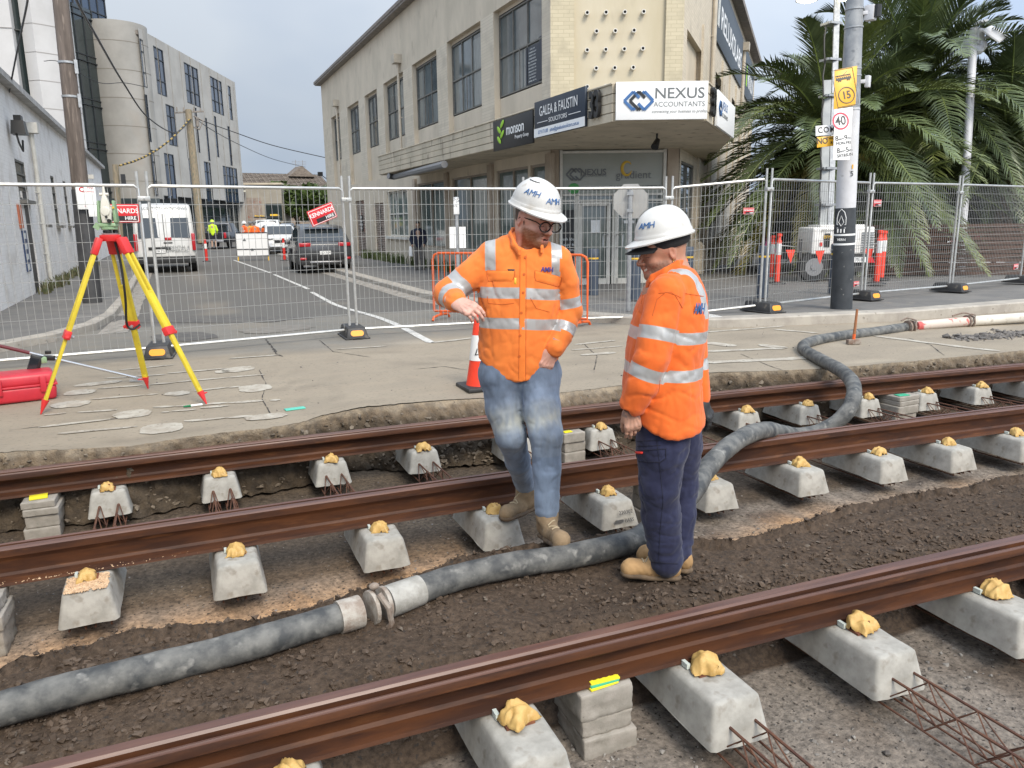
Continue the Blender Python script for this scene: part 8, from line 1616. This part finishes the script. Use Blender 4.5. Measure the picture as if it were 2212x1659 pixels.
def boot(t, heel, toe, ank, m, rs_=.05, shaft=None, res=.006, laces=True, w_=.047):
    heel, toe, ank = [np.array(q, float) for q in (heel, toe, ank)]; d = toe-heel; L = np.linalg.norm(d); d /= L; up = np.array([0,0,1.]); sd = np.cross(d, up); sd /= np.linalg.norm(sd); up = np.cross(sd, d)
    lo = np.minimum(np.minimum(heel, toe), ank)-.12; hi = np.maximum(np.maximum(heel, toe), ank)+.12; s = SDF(lo, hi, res)
    P = lambda f_, h, x=0: heel+d*L*f_+up*h+sd*x
    s.cone(P(.13,.045), P(.45,.05), .036, .042, 0); s.cone(P(.45,.048), P(.80,.045), .043, w_*.98, .03); s.ell(P(.83,.036), (w_*.93,w_*.93,w_*.84), k=.025); s.cone(P(.12,.07), P(.40,.085), .036, .036, .03); s.cone(P(.2,.09), ank, .045, rs_, .03); s.cone(ank, ank+(shaft if shaft is not None else up*.02), rs_, rs_*1.02, .02)
    n0 = heel+up*.012; s.field(lo, hi, lambda X, Y, Z: (X-n0[0])*up[0]+(Y-n0[1])*up[1]+(Z-n0[2])*up[2], .004, 's'); s.disp(lambda X, Y, Z: .0022*wob(X, Y, Z, 9, 5, 4)+.0018*wob(X, Y, Z, 14, 4, 6, True))
    b = wparent(smesh('boot', s, m, None, 1), t); s2 = SDF(lo, hi, res)
    s2.cone(P(.12,.012), P(.48,.012), .043, .044, 0, flat=(up,.5)); s2.cone(P(.48,.012), P(.82,.014), .044, w_*1.13, .02, flat=(up,.5)); s2.field(lo, hi, lambda X, Y, Z: (X-heel[0])*up[0]+(Y-heel[1])*up[1]+(Z-heel[2])*up[2]+.004, .002, 's'); so = smesh('sole', s2, m_sole, None, 1); so.parent = b
    if laces:
        bv = BVHTree.FromPolygons([v.co[:] for v in b.data.vertices], [p.vertices[:] for p in b.data.polygons])
        for k in range(5):
            f_ = .62-.075*k; hh = .10+.016*k; P2 = []
            for x in (-.024,-.012,0,.012,.024):
                q = Vector(P(f_+.1*(x/.024)*(-1)**k*.25, hh+.06, x)); r = bv.ray_cast(q, -Vector(up)); 
                if r[0] is not None: P2.append(r[0]+Vector(up)*.002)
            if len(P2) > 2: o = MB().tube(P2, .004, 5).build('lace', m_lace); o.parent = b
    return b
def folds(amp, f, seed, zs=.5):
    def fn(X, Y, Z):
        a = wob(X, Y, Z*zs, f, 3, seed); b = wob(X*.8, Y*.8, Z*1.7, f*.8, 3, seed+3); c = wob(X, Y, Z*.8, f*1.9, 3, seed+5); m = np.clip(.5+.5*wob(X, Y, Z, 2.2, 4, seed+8), 0, 1)
        return amp*(.62*np.exp(-(a/.26)**2)*m*m+.5*np.exp(-(b/.2)**2)*(1-m)**1.5+.16*np.exp(-(c/.3)**2)-.3)+amp*.35*wob(X, Y, Z, f*.5, 5, seed+9)
    return fn
def collar(J, pts, r, m, t, name='collar', hgt=.045):
    """fold-down collar: a band through the points"""
    P = [J(*p) for p in pts]; s = SDF(np.min(P,0)-.06, np.max(P,0)+.06, .005)
    for a, b in zip(P[:-1], P[1:]): s.cone(a, b, r, r, .006); s.cone(a-np.array([0,0,hgt*.55]), b-np.array([0,0,hgt*.55]), r*1.15, r*1.15, .02)
    return wparent(smesh(name, s, m, None, 1, fattr={'tape': lambda V: np.full(len(V), 1.)}), t)
# ---------------------------------------------------------------- the man in jeans
J = JV((1.84, 3.86)); foot0 = J(1150, 1130, 0); t = thing('person', 'person in hard hat, glasses, orange shirt and faded blue jeans, one hand in pocket', 'person', (float(foot0[0]), float(foot0[1]), -.335)); SP = 1/380.
neck0 = J(1136, 553, 0); fdir = -HX*math.cos(.72)+RX*math.sin(.72); fd = Vector(fdir)*math.cos(.30)+Vector((0,0,-math.sin(.30))); hc = J(1155, 471, .03)
hs_, hcol, HM = head(t, hc, (fd, Vector((0,0,1))+Vector(RX)*.05), (.56,.33,.25), neck=neck0+np.array([0,0,-.03]), hair=(.055,.032,.02), beard=(.20,.075,.03,.95), sc=1.18)
Vh, Qh = hs_.mesh(); Vh = relax(Vh, Qh, 1); ch = hcol(Vh); Vh = Vh @ np.array(HM)[:3,:3].T+np.array(HM)[:3,3]
w1 = J(989, 655, .205); e1 = J(966, 634, .02); hM = hframe(w1+0*(w1-e1), RX*.78-HX*.62+np.array([0,0,-.30]), -HX*.75+np.array([0,0,.75])-RX*.1); V1, Q1 = hand(hM, -1, (.45,.55,.4), thumb=(.35,.8), sc=1.12)
w2 = J(1193, 758, .10); hM2 = hframe(w2, -RX*.45+np.array([0,0,-1.])-HX*.0, -HX*1.+RX*.25); V2, Q2 = hand(hM2, 1, (.1,.2,.1), thumb=(.3,.2), sc=1.05)
def skinc(V, c, seed): return np.tile(np.array(c), (len(V),1))*(1+.08*wob(V[:,0],V[:,1],V[:,2],16,5,seed))[:,None]
sb = SDF(*BX(J,940,1060,1270,500,.5), .016); sb.chain([neck0-[0,0,.05], J(1125,620,-.02), J(1122,790,-.03)], [.07,.12,.11], .05); sb.chain([J(1125,600), J(1060,548), e1], [.07,.055,.04], .03); sb.chain([J(1125,600), J(1208,555), J(1230,672,-.04)], [.07,.055,.04], .03); sb.chain([J(1108,800,-.02), J(1103,925,.0)], [.07,.05], .04); sb.chain([J(1150,800,-.02), J(1178,925,.10)], [.07,.05], .04); Vb, Qb = sb.mesh()
join_body(t, [(Vh, Qh, ch), (V1, Q1, skinc(V1, (.58,.34,.27), 2)), (V2, Q2, skinc(V2, (.56,.32,.25), 3)), (Vb, Qb, skinc(Vb, (.56,.33,.25), 4))])
helmet(t, HM @ Matrix.Translation((0,.0,.012)), 1, words=((.12,.26),(1.15,.36)))
gl = MB().xf(HM)
for q in (-1, 1):
    c = Vector((q*.033,.112,-.010)); gl.tube([c+Vector((.0275*math.cos(a)*(1+.08*math.cos(2*a)), -.004*abs(math.cos(a))*q*math.copysign(1,math.cos(a))*q, .0225*math.sin(a))) for a in np.linspace(0, 2*math.pi, 20)], .0034, 6); gl.tube([c+Vector((q*.028,-.002,.008)), Vector((q*.071,.088,.006)), Vector((q*.082,.0,.004)), Vector((q*.082,-.02,-.01))], .0026, 5)
gl.tube([(-.009,.113,-.006),(0,.1165,-.003),(.009,.113,-.006)], .0026, 6); wparent(gl.build('spectacles', m_glassf), t)
# shirt
sh = SDF(*BX(J,935,850,1260,505,.25), .0075); fl = (HX, .62)
sh.chain([J(1130,560), J(1124,590), J(1121,640), J(1120,700), J(1119,760), J(1118,822)], [.150,.198,.216,.212,.208,.205], .03, flat=fl)
sh.cone(J(1130,553), J(1063,553), .085, .078, .04); sh.cone(J(1130,553), J(1203,562), .085, .078, .04)
A1 = [J(1060,556,.0), J(1012,598,.01), J(968,634,.03)]; sh.chain(A1, [.076,.078,.074], .014); A2 = [J(968,634,.03), J(985,652,.17)]; sh.chain(A2, [.074,.056], .02)
B1 = [J(1205,565,.0), J(1222,612,-.02), J(1231,672,-.03)]; sh.chain(B1, [.074,.070,.066], .012); B2 = [J(1231,672,-.03), J(1214,722,.04), J(1199,752,.09)]; sh.chain(B2, [.067,.060,.055], .010)
nb0 = J(1136,545,.03); sh.cone(J(1140,490,.02), J(1139,520,.05), .066, .062, .012, op='s'); sh.cone(J(1140,520,.12), J(1137,560,.16), .052, .010, .01, op='s')
P00 = J(1118,800); 
def hem(X, Y, Z): u = (X-P00[0])*RX[0]+(Y-P00[1])*RX[1]; b = (X-P00[0])*HX[0]+(Y-P00[1])*HX[1]; zc = J(1118,822)[2]; return Z-(zc+.02+.11*np.clip((np.abs(u+.0)/.215),0,1.2)**1.7*(1)-.006*np.cos(u*14)+.02*(b > 0)*0)
_h = lambda X, Y, Z: hem(X, Y, Z)+10*((((X-B2[2][0])**2+(Y-B2[2][1])**2) < .009) & (Z > 1.02-5)) *0
arm_guard = lambda X, Y, Z: hem(X, Y, Z)+2.0*(((X-P00[0])*RX[0]+(Y-P00[1])*RX[1]) > .195)+2.0*(((X-P00[0])*RX[0]+(Y-P00[1])*RX[1]) < -.262)
sh.field(P00-[.4,.4,.2], P00+[.4,.4,.16], arm_guard, .012, 's'); sh.disp(folds(.016, 5.2, 2))
def d_arm(V, segs): 
    return np.min([seg(V, a, b)[1]-r for a, b, r in segs], 0)
ARMS = [(A1[0],A1[1],.08),(A1[1],A1[2],.085),(A2[0],A2[1],.07)], [(B1[0],B1[1],.078),(B1[1],B1[2],.075),(B2[0],B2[1],.068),(B2[1],B2[2],.06)]
def tape1(V):
    u = (V-P00) @ RX; da = np.minimum(d_arm(V, ARMS[0]), d_arm(V, ARMS[1])); edge = np.where(u < 0, u < -.20, u > .238) & (V[:,2] < J(1130,560)[2]+.0); isarm = (da < .02) & (edge | (V[:,2] < 0)) 
    zb1 = J(1120,628)[2]-.045*np.clip(u-.02,0,1)*2.2; zb2 = J(1120,692)[2]-.045*np.clip(u,0,1)*2; tor = np.minimum(np.abs(V[:,2]-zb1), np.abs(V[:,2]-zb2))-.030
    ver = np.where(V[:,2] > zb1, np.minimum(np.abs(u-(J(1060,560) @ RX-P00 @ RX)), np.abs(u-(J(1201,560) @ RX-P00 @ RX)))-.0285, 1); ver = np.where((V[:,2] < J(1060,583)[2]) & (((V-P00) @ HX) < 0) & (u < 0), 1, ver); ver = np.where((V[:,2] < J(1205,597)[2]) & (((V-P00) @ HX) < 0) & (u > 0), 1, ver)
    tor = np.minimum(tor, ver); ar = np.full(len(V), 1.)
    for (a, b, c) in ((A1[1], A1[2], .06),(A2[0], A2[1], .085),(B1[1], B1[2], .105),(B2[0], B2[1], .115)):
        ax = np.array(b)-np.array(a); ax /= np.linalg.norm(ax); tt = (V-np.array(a)) @ ax; _, dd = seg(V, np.array(a), np.array(b)); ar = np.minimum(ar, np.where(dd < .12, np.abs(tt-c)-.028, 1))
    return np.where(isarm, ar, tor)
shirt = wparent(smesh('shirt', sh, m_hv, None, 1, fattr={'tape': tape1}), t); bv = caster(shirt)
collar(J, [(1122,540,.135),(1109,520,.10),(1102,503,.04),(1107,494,-.04),(1140,492,-.07),(1163,502,-.02),(1172,520,.06),(1170,535,.115)], .008, m_hv, t)
CC = lambda x, y: (877.8+x*.32243, 356.6+y*.32243)
sk = lambda pts, r=.0016, m=m_seam: seam(bv, [CC(*p) for p in pts], r, m, shirt, t)
flap(bv, [CC(764,590), CC(800,590), CC(795,1440), CC(752,1430)], m_hvp, shirt, t, 'placket', .003)
sk([(803,600),(800,1445)]); sk([(762,600),(752,1440)])
flap(bv, [CC(540,706), CC(726,706), CC(712,778), CC(548,778)], m_hvp, shirt, t, 'pocket_flap', .006); sk([(540,706),(726,708)]); sk([(540,708),(542,748),(552,778),(715,766),(727,740),(726,708)], .0022)
flap(bv, [CC(862,706), CC(1040,750), CC(1018,815), CC(870,775)], m_hvp, shirt, t, 'pocket_flap', .006); sk([(862,706),(1042,752)]); sk([(862,708),(858,748),(868,775),(1015,815),(1034,800),(1042,752)], .0022)
sk([(543,880),(548,925),(640,935),(722,925)]); sk([(830,890),(870,960),(960,985)])
for x, y in ((798,618),(788,733),(782,855),(770,990),(762,1142),(757,1280),(625,744),(940,775)):
    h, nn = hit(bv, *CC(x, y)); 
    if h is not None: o = MB().cyl(h, h+nn*.0045, .0075, n=14).build('button', m_seam); o.parent = shirt
decal(bv, 'AMH', *CC(940,700), .036, mat('logo_navy', (.06,.05,.22), rough=.7), shirt, t, sx=.95, rot=-.12, bold=.0008); q = flap(bv, [CC(678,697), CC(726,697), CC(726,711), CC(678,711)], m_blk, shirt, t, 'badge', .003); flap(bv, [CC(723,755), CC(738,755), CC(737,798), CC(722,798)], m_yel, shirt, t, 'badge', .004)
# jeans
jn = SDF(*BX(J,1040,1120,1215,780,.4), .0075)
hA, tA = np.array(at_z(1152,1099,-.335)), np.array(at_z(1082,1126,-.335)); hB, tB = np.array(at_z(1170,1156,-.30)), np.array(at_z(1224,1190,-.20)); kA = hA+(tA-hA)*.24+[0,0,.15]; kB = hB+(tB-hB)*.24+[0,0,.15]
LL1 = [J(1081,815,.0), J(1090,880,.01), J(1103,940,.05), kA*.45+J(1103,940,.05)*.55, kA+[0,0,.03]]; LL2 = [J(1163,815,.0), J(1168,880,.07), J(1180,938,.14), kB*.45+J(1180,938,.14)*.55, kB+[0,0,.03]]
jn.chain(LL1, [.112,.103,.084,.070,.064], .03); jn.chain(LL2, [.112,.105,.087,.073,.067], .03); jn.cone(J(1085,800), J(1160,800), .125, .125, .06, flat=(HX,.85)); jn.disp(folds(.012, 6.5, 12, 1.5))
def jtone(V):
    X, Y, Z = V.T; c = np.tile(np.array([.14,.185,.26]), (len(V),1)); n = wob(X, Y, Z*.6, 5, 5, 31); c *= (1+.18*n)[:,None]; fr = sstep(.0,.07, -((V-np.array(LL1[1])) @ HX)+.0); kz1 = J(1100,905)[2]; kz2 = J(1178,895)[2]
    for a, b in ((LL1[1], LL1[2]), (LL2[1], LL2[2])):
        tt, dd = seg(V, a-(np.array(b)-a)*.3, b); m = np.exp(-((tt-.6)/.33)**2)*(.6+.7*sstep(-.5,.5,wob(X,Y,Z*.5,11,5,33)))*(dd < .14)*sstep(.02,-.06,(V-(np.array(a)+np.array(b))/2) @ HX); c = c*(1-.6*m[:,None])+np.array([[.40,.41,.36]])*.6*m[:,None]
    lw = sstep(J(1100,960)[2], J(1100,1060)[2], Z)[:,None]; c = c*(1-.5*lw)+np.array([[.26,.33,.43]])*.5*lw; return c
jeans = wparent(smesh('jeans', jn, m_jean, None, 1, cattr={'tone': jtone}), t); bj = caster(jeans); D8 = lambda x, y: (877.8+x*.32243, 822.9+y*.32243)
for pts in ([(905,1270-1548+1548),(950,1300)],): pass
seam(bj, [D8(785,20), D8(780,90), D8(790,170)], .0022, m_seamj, jeans, t); seam(bj, [CC(905,1262), CC(960,1295), CC(1025,1290)], .0022, m_seamj, jeans, t)
boot(t, hA, tA, kA-[0,0,.02], m_boot1, .060, np.array([0,0,.05])); boot(t, hB, tB, kB-[0,0,.02], m_boot1, .060, np.array([0,0,.05]))
# ---------------------------------------------------------------- the man in navy trousers
J = JV((2.19, 3.10)); foot0 = J(1425, 1245, 0); t = thing('person', 'person seen from the side, smiling, in hard hat, orange shirt and navy trousers', 'person', (float(foot0[0]), float(foot0[1]), -.31))
fdir = Vector(-RX*math.cos(.2)-HX*math.sin(.2)); fd = fdir*math.cos(.2)+Vector((0,0,-math.sin(.2))); hc = J(1431, 540, .0); neck0 = J(1464, 592, -.0)
hs_, hcol, HM = head(t, hc, (fd, Vector((0,0,1))), (.42,.215,.14), neck=neck0, beard=(.12,.08,.06,.55), mouth='smile', sc=1.09)
Vh, Qh = hs_.mesh(); Vh = relax(Vh, Qh, 1); ch = hcol(Vh); Vh = Vh @ np.array(HM)[:3,:3].T+np.array(HM)[:3,3]
w1 = J(1363, 884, .20); hM = hframe(w1, RX*.12-HX*.05+np.array([0,0,-1.]), -HX*1.+RX*.1); V1, Q1 = hand(hM, 1, (.30,.45,.3), thumb=(.25,.5), sc=1.0)
w2 = J(1519, 868, -.12); V2, Q2 = hand(hframe(w2, RX*.45+np.array([0,0,-1.]), -HX*.5+RX*.8), 1, (.3,.4,.3), thumb=(.3,.4), gl=.002)
sb = SDF(*BX(J,1340,1230,1530,560,.3), .016); sb.chain([neck0-[0,0,.03], J(1450,640), J(1432,850)], [.07,.13,.14], .05); sb.chain([J(1452,620,.1), J(1435,640,.17), J(1405,775,.2), w1+[0,0,.03]], [.07,.055,.045,.03], .03); sb.chain([J(1455,620,-.1), J(1470,700,-.2), w2], [.06,.05,.03], .03)
for o_ in (.1, -.1): sb.chain([J(1440,880,o_*.8), J(1432+(30 if o_ < 0 else 0),1040,o_)], [.08,.055], .04)
Vb, Qb = sb.mesh()
def tat(V): c = skinc(V, (.42,.24,.17), 5); m = (sstep(.1,.4, wob(V[:,0],V[:,1],V[:,2],24,5,17))*(V[:,2] > J(1363,905,.2)[2]))[:,None]*.6; return c*(1-m)+np.array([[.12,.10,.095]])*m
join_body(t, [(Vh, Qh, ch), (V1, Q1, tat(V1)), (Vb, Qb, skinc(Vb, (.42,.24,.17), 4))])
g_ = mkmesh('glove', V2, Q2, m_black, smooth=True); wparent(g_, t)
helmet(t, HM @ Matrix.Translation((0,-.004,.024)), 2, words=((-.62,.30),)); cb_ = MB().xf(HM); n = 28
cb_.tube([(.082*math.sin(a), .10*math.cos(a)-.018, .044-.006*math.cos(a)) for a in np.linspace(0, 2*math.pi, n)], .036, 10, flat=.3)
V = []; 
for i in range(15):
    a = -1.05+2.1*i/14; 
    for j in range(5): r = j/4; x = (.08+.012*r)*math.sin(a)*1.02; y = .10*math.cos(a)-.015+r*.082*(math.cos(a*1.05)); V.append((x, y, .032-.022*r-.10*x*x*8*0+.012*(1-abs(a))))
k = len(V); V2_ = [(x, y, z-.005) for x, y, z in V]; F = [(i*5+j,(i+1)*5+j,(i+1)*5+j+1,i*5+j+1) for i in range(14) for j in range(4)]; cb_.add(V+V2_, F+[tuple(k+q for q in f[::-1]) for f in F]+[(i*5+4,(i+1)*5+4,k+(i+1)*5+4,k+i*5+4) for i in range(14)]); wparent(cb_.build('black_cap', mat('cap_cloth', (.012,.012,.013), rough=.9)), t)
er = MB().xf(HM).tube([(-.083+.003*math.cos(a), -.012+.002, -.046+.007*math.sin(a)) for a in np.linspace(0,6.28,12)], .0014, 5).build('earring', mat('gold', (.7,.45,.15), rough=.2, metal=1)); wparent(er, t)
lo, hi = BX(J,1320,940,1540,560,.26); sh = SDF(lo, hi, .0075); fl = (RX, .76)
sh.chain([J(1461,640), J(1455,668), J(1444,710), J(1433,765), J(1430,830), J(1432,905)], [.155,.205,.222,.228,.240,.262], .03, flat=fl); sh.cone(J(1460,622,.12), J(1460,622,-.12), .062, .062, .05); sh.cone(J(1462,610), J(1460,640), .07, .10, .04)
A1 = [J(1441,630,.165), J(1422,700,.20), J(1408,775,.225)]; sh.chain(A1, [.083,.084,.083], .010); A2 = [J(1408,775,.225), J(1387,830,.22), J(1368,872,.205)]; sh.chain(A2, [.083,.074,.060], .008); B1 = [J(1460,630,-.165), J(1492,720,-.2)]; sh.chain(B1, [.08,.08], .03); sh.chain([B1[1], J(1508,860,-.15)], [.078,.06], .02)
sh.cone(neck0+[0,0,.05], neck0+np.array(fdir)*.05+[0,0,-.02], .064, .05, .012, op='s'); P01 = J(1432,890)
def hem2(X, Y, Z): u = (X-P01[0])*RX[0]+(Y-P01[1])*RX[1]; return Z-(J(1432,921)[2]+.115*np.clip(np.abs(u-.045)/.235,0,1.3)**2.4)+2.*((X-A2[2][0])**2+(Y-A2[2][1])**2 < .0115)*(Z > J(1368,882,.2)[2])
sh.field(P01-[.5,.5,.25], P01+[.5,.5,.14], hem2, .012, 's'); sh.disp(folds(.016, 5.0, 21))
def tape2(V):
    u = (V-P01) @ RX; segs = [(A1[0],A1[1],.083),(A1[1],A1[2],.083),(A2[0],A2[1],.078),(A2[1],A2[2],.068)]; isarm = d_arm(V, segs) < .016; off = -((V-P01) @ HX); isarm &= (off > .12) | (u < -.19)
    z1 = J(1440,716)[2]; z2 = J(1440,793)[2]; tor = np.minimum(np.abs(V[:,2]-(z1+.0-.16*np.clip(-u-.02,-.2,.2)*-.35)), np.abs(V[:,2]-(z2-.16*np.clip(-u,-.2,.2)*-.35)))-.028
    ub = (V-J(1458,620)) @ RX; uo = off; vs = np.abs(uo-(.125))-.027; ver = np.where((V[:,2] > z1-.0) & (~isarm) & ((V[:,2] > J(1470,684)[2]) | (ub < -.02)), np.minimum(vs, np.abs(uo+.125)-.027), 1); tor = np.minimum(tor, ver); ar = np.full(len(V), 1.)
    for (a, b, c) in ((A1[1], A1[2], .045),(A2[0], A2[1], .065)):
        ax = np.array(b)-np.array(a); ax /= np.linalg.norm(ax); ar = np.minimum(ar, np.abs((V-np.array(a)) @ ax-c)-.030)
    return np.where(isarm, ar, tor)
shirt = wparent(smesh('shirt', sh, m_hv2, None, 1, fattr={'tape': tape2}), t); bv = caster(shirt)
collar(J, [(1399,610,.03),(1408,596,.078),(1436,582,.10),(1464,566,.082),(1481,562,0),(1468,564,-.08),(1436,580,-.08)], .009, m_hv2, t)
sk = lambda pts, r=.0016: seam(bv, [CC(*p) for p in pts], r, m_seam, shirt, t)
sk([(1690,860),(1770,850),(1840,890)]); sk([(1650,1010),(1680,900),(1740,850),(1800,870),(1850,960)], .002); sk([(1700,1440),(1690,1520)]); sk([(1870,860),(1990,880)], .002); sk([(1590,830),(1575,930)])
decal(bv, 'AMH', 1509, 668, .072, m_blue, shirt, t, sx=.45, bold=.001); flap(bv, [CC(1500,950), CC(1560,965), CC(1545,1010), CC(1492,990)], m_hvp2, shirt, t, 'pocket_flap', .005)
wparent(MB().tube([w1+np.array([0,0,.028]), w1+np.array([0,0,-.005])], [.043,.036], 18).build('black_cuff', m_black), t)
tn = SDF(*BX(J,1340,1240,1525,830,.25), .0075)
hA, tA = np.array(at_z(1470,1252,-.305)), np.array(at_z(1338,1240,-.305)); hB, tB = np.array(at_z(1494,1238,-.30)), np.array(at_z(1374,1206,-.30)); kA = hA+(tA-hA)*.24+[0,0,.11]; kB = hB+(tB-hB)*.24+[0,0,.11]
N1 = [J(1435,890,.08), J(1430,960,.10), J(1424,1050,.11), kA*.4+J(1424,1050,.11)*.6, kA-[0,0,.01]]; N2 = [J(1460,890,-.09), J(1468,960,-.11), J(1470,1050,-.12), kB*.4+J(1470,1050,-.12)*.6, kB-[0,0,.01]]
tn.chain(N1, [.140,.122,.096,.090,.082], .03); tn.chain(N2, [.125,.110,.085,.076,.070], .03); tn.cone(J(1436,880,.06), J(1446,880,-.08), .15, .145, .05); tn.disp(folds(.017, 6.0, 41, 1.6)); 
tz = J(1441,1192,.1)[2]; tn.disp(lambda X, Y, Z: .006*np.sin(Z*120)*np.exp(-((Z-tz)/.09)**2)*wob(X,Y,Z,3,4,5))
trs = wparent(smesh('trousers', tn, m_navyt, None, 1), t); bt_ = caster(trs); sn = lambda pts, r=.0018: seam(bt_, [D8(*p) for p in pts], r, m_seamn, trs, t)
flap(bt_, [D8(1532,410), D8(1735,400), D8(1738,530), D8(1540,545)], m_navyt, trs, t, 'cargo_pocket', .008); sn([(1532,405),(1712,398)]); sn([(1535,440),(1705,432)]); sn([(1540,470),(1738,455),(1738,520),(1700,545),(1545,540),(1540,470)], .0022); sn([(1660,250),(1690,500),(1720,800),(1700,1000),(1690,1200)], .0016); sn([(1600,215),(1580,300),(1560,330)]); sn([(1640,1215),(1820,1225)], .0022)
flap(bt_, [D8(1540,470), D8(1587,474), D8(1587,488), D8(1541,484)], m_rw, trs, t, 'label', .011)
boot(t, hA, tA, kA, m_boot2, .056, np.array([0,0,.02])); boot(t, hB, tB, kB, m_boot2, .054, np.array([0,0,.02]))
# ---------------------------------------------------------------- small figures down the street
def figure(label, base, rz, H_=1.76, top=(.05,.06,.09), legs=(.16,.14,.12), skin=(.4,.25,.18), hat=None, sleeve=None, shorts=False, bow=.0, vest=None, bag=False, group=None):
    t = thing('person', label, 'person', base, rz, group); k = H_/1.76; c = lambda *p: np.array(p)*k; R1 = .016; b = bow
    s = SDF(c(-.45,-.35,-.02), c(.45,.35,1.85), R1); s.ell(c(0,.03+b,1.64), c(.078,.095,.115), k=0); s.cone(c(0,b*.8,1.42), c(0,b,1.58), .055, .05, .03)
    for q in (-1, 1): s.chain([c(q*.1,0,.92), c(q*.11,.02,.5), c(q*.12,-.02*q,.1)], [.075,.055,.045], .02); s.cone(c(q*.12,-.03,.05), c(q*.13,.14,.04), .045,.04,.02); s.chain([c(q*.17,b*.6,1.40), c(q*.25,.02,1.12), c(q*.2,.15,.95)], [.05,.04,.034], .02); s.ell(c(q*.2,.18,.9), (.035,.05,.05), k=.02)
    s.chain([c(0,0,.95), c(0,b*.3,1.15), c(0,b*.7,1.36)], [.12,.12,.13], .04)
    def col(V): r = np.tile(np.array(skin), (len(V),1)); h = ((V[:,2] > 1.66*k) | ((V[:,2] > 1.57*k) & (V[:,1] < b-.01)))[:,None]; r = np.where(h, np.array([[.02,.015,.012]]), r); return np.where((V[:,2] < .1*k)[:,None], np.array([[.02,.02,.02]]), r)
    smesh('body', s, m_skin, t, 1, cattr={'tone': col}); s = SDF(c(-.45,-.35,.8), c(.45,.35,1.6), R1); s.chain([c(0,0,.93), c(0,b*.3,1.15), c(0,b*.7,1.36)], [.165,.165,.165], .04, flat=((0,1,0),.72))
    for q in (-1, 1): s.chain([c(q*.12,b*.7,1.42), c(q*.19,b*.6,1.38), c(q*.265,.02,1.12), c(q*.21,.13,.97)], [.06,.068,.058,.048], .03)
    s.disp(folds(.006, 5, 3)); mt = fabric('cloth_'+str(int(top[0]*100))+str(int(top[1]*100)), top, tuple(x*.85 for x in top)); smesh('jacket', s, mt, t, 1)
    s = SDF(c(-.3,-.25,.0), c(.3,.25,1.05), R1); e_ = .55 if shorts else .08
    for q in (-1, 1): s.chain([c(q*.09,0,.92), c(q*.11,.02,.5+.05*shorts)]+([] if shorts else [c(q*.12,-.02*q,e_)]), [.10,.085]+([] if shorts else [.068]), .03)
    s.disp(folds(.005, 6, 5)); smesh('shorts' if shorts else 'trousers', s, fabric('cloth_l'+str(int(legs[0]*100))+str(int(legs[2]*100)), legs, tuple(x*.85 for x in legs)), t, 1)
    if hat: MB().lathe([(.155,1.66),(.15,1.675),(.12,1.68),(.115,1.74),(.085,1.79),(.03,1.81)], c(0,.03+b,0), 16).build('hard_hat', mat('hat_'+str(int(hat[0]*10))+str(int(hat[1]*10)), hat, rough=.4), t)
    if vest:
        f = MB(); [f.lathe([(.178,z),(.178,z+.055)], c(0,b*.4,0), 20, False, Matrix.Diagonal((1,.76,1))) for z in (1.05, 1.2)]; [f.bar(c(q*.09,-.135,1.0), c(q*.09,-.125,1.42), .05,.006, up=(0,1,0)) for q in (-1,1)]; f.build('reflective_band', mat('band_silver', (.5,.5,.48), rough=.35), t)
    if bag: MB().box(c(.27,.12,.72), (.14,.16,.34), taper=.8).build('white_bag', m_signw, t, bevel=.04)
    return t
def fg(px, dep, z): q = hp(px, dep); return (q[0], q[1], z)
q = hp(903, 26); figure('person in dark jumper and grey trousers walking on the right pavement with a white bag', (q[0], q[1], foot_z(0,24)-.07), R_(155), 1.72, (.018,.022,.04), (.13,.12,.11), (.36,.22,.15), bow=.05, bag=True)
figure('person in a fluorescent yellow hooded top and dark shorts standing with their back turned', fg(458,49,.02), R_(-15), 1.78, (.55,.78,.03), (.02,.022,.035), (.45,.3,.22), (.5,.72,.05), shorts=True)
figure('person in orange vest and white hard hat behind the blank sign board, left one', fg(526,45,-.1), R_(-60), 1.80, (.85,.14,.03), (.04,.045,.07), (.45,.3,.22), (.75,.75,.73), vest=True)
figure('person in orange jacket behind the blank sign board, right one', fg(549,46,-.1), R_(10), 1.76, (.9,.17,.03), (.03,.035,.05), (.4,.25,.18), (.05,.05,.05)); figure('person in yellow and orange top half hidden between the two at the sign board', fg(540,48.5,-.1), R_(170), 1.76, (.75,.35,.04), (.03,.035,.05), (.4,.25,.18), (.1,.1,.1))
# things whose Empty still sits at the origin get it moved to their own base
for o in list(bpy.data.objects):
    if o.type == 'EMPTY' and o.parent is None and o.get('label') and Vector(o.location).length < 1e-6: rebase(o)
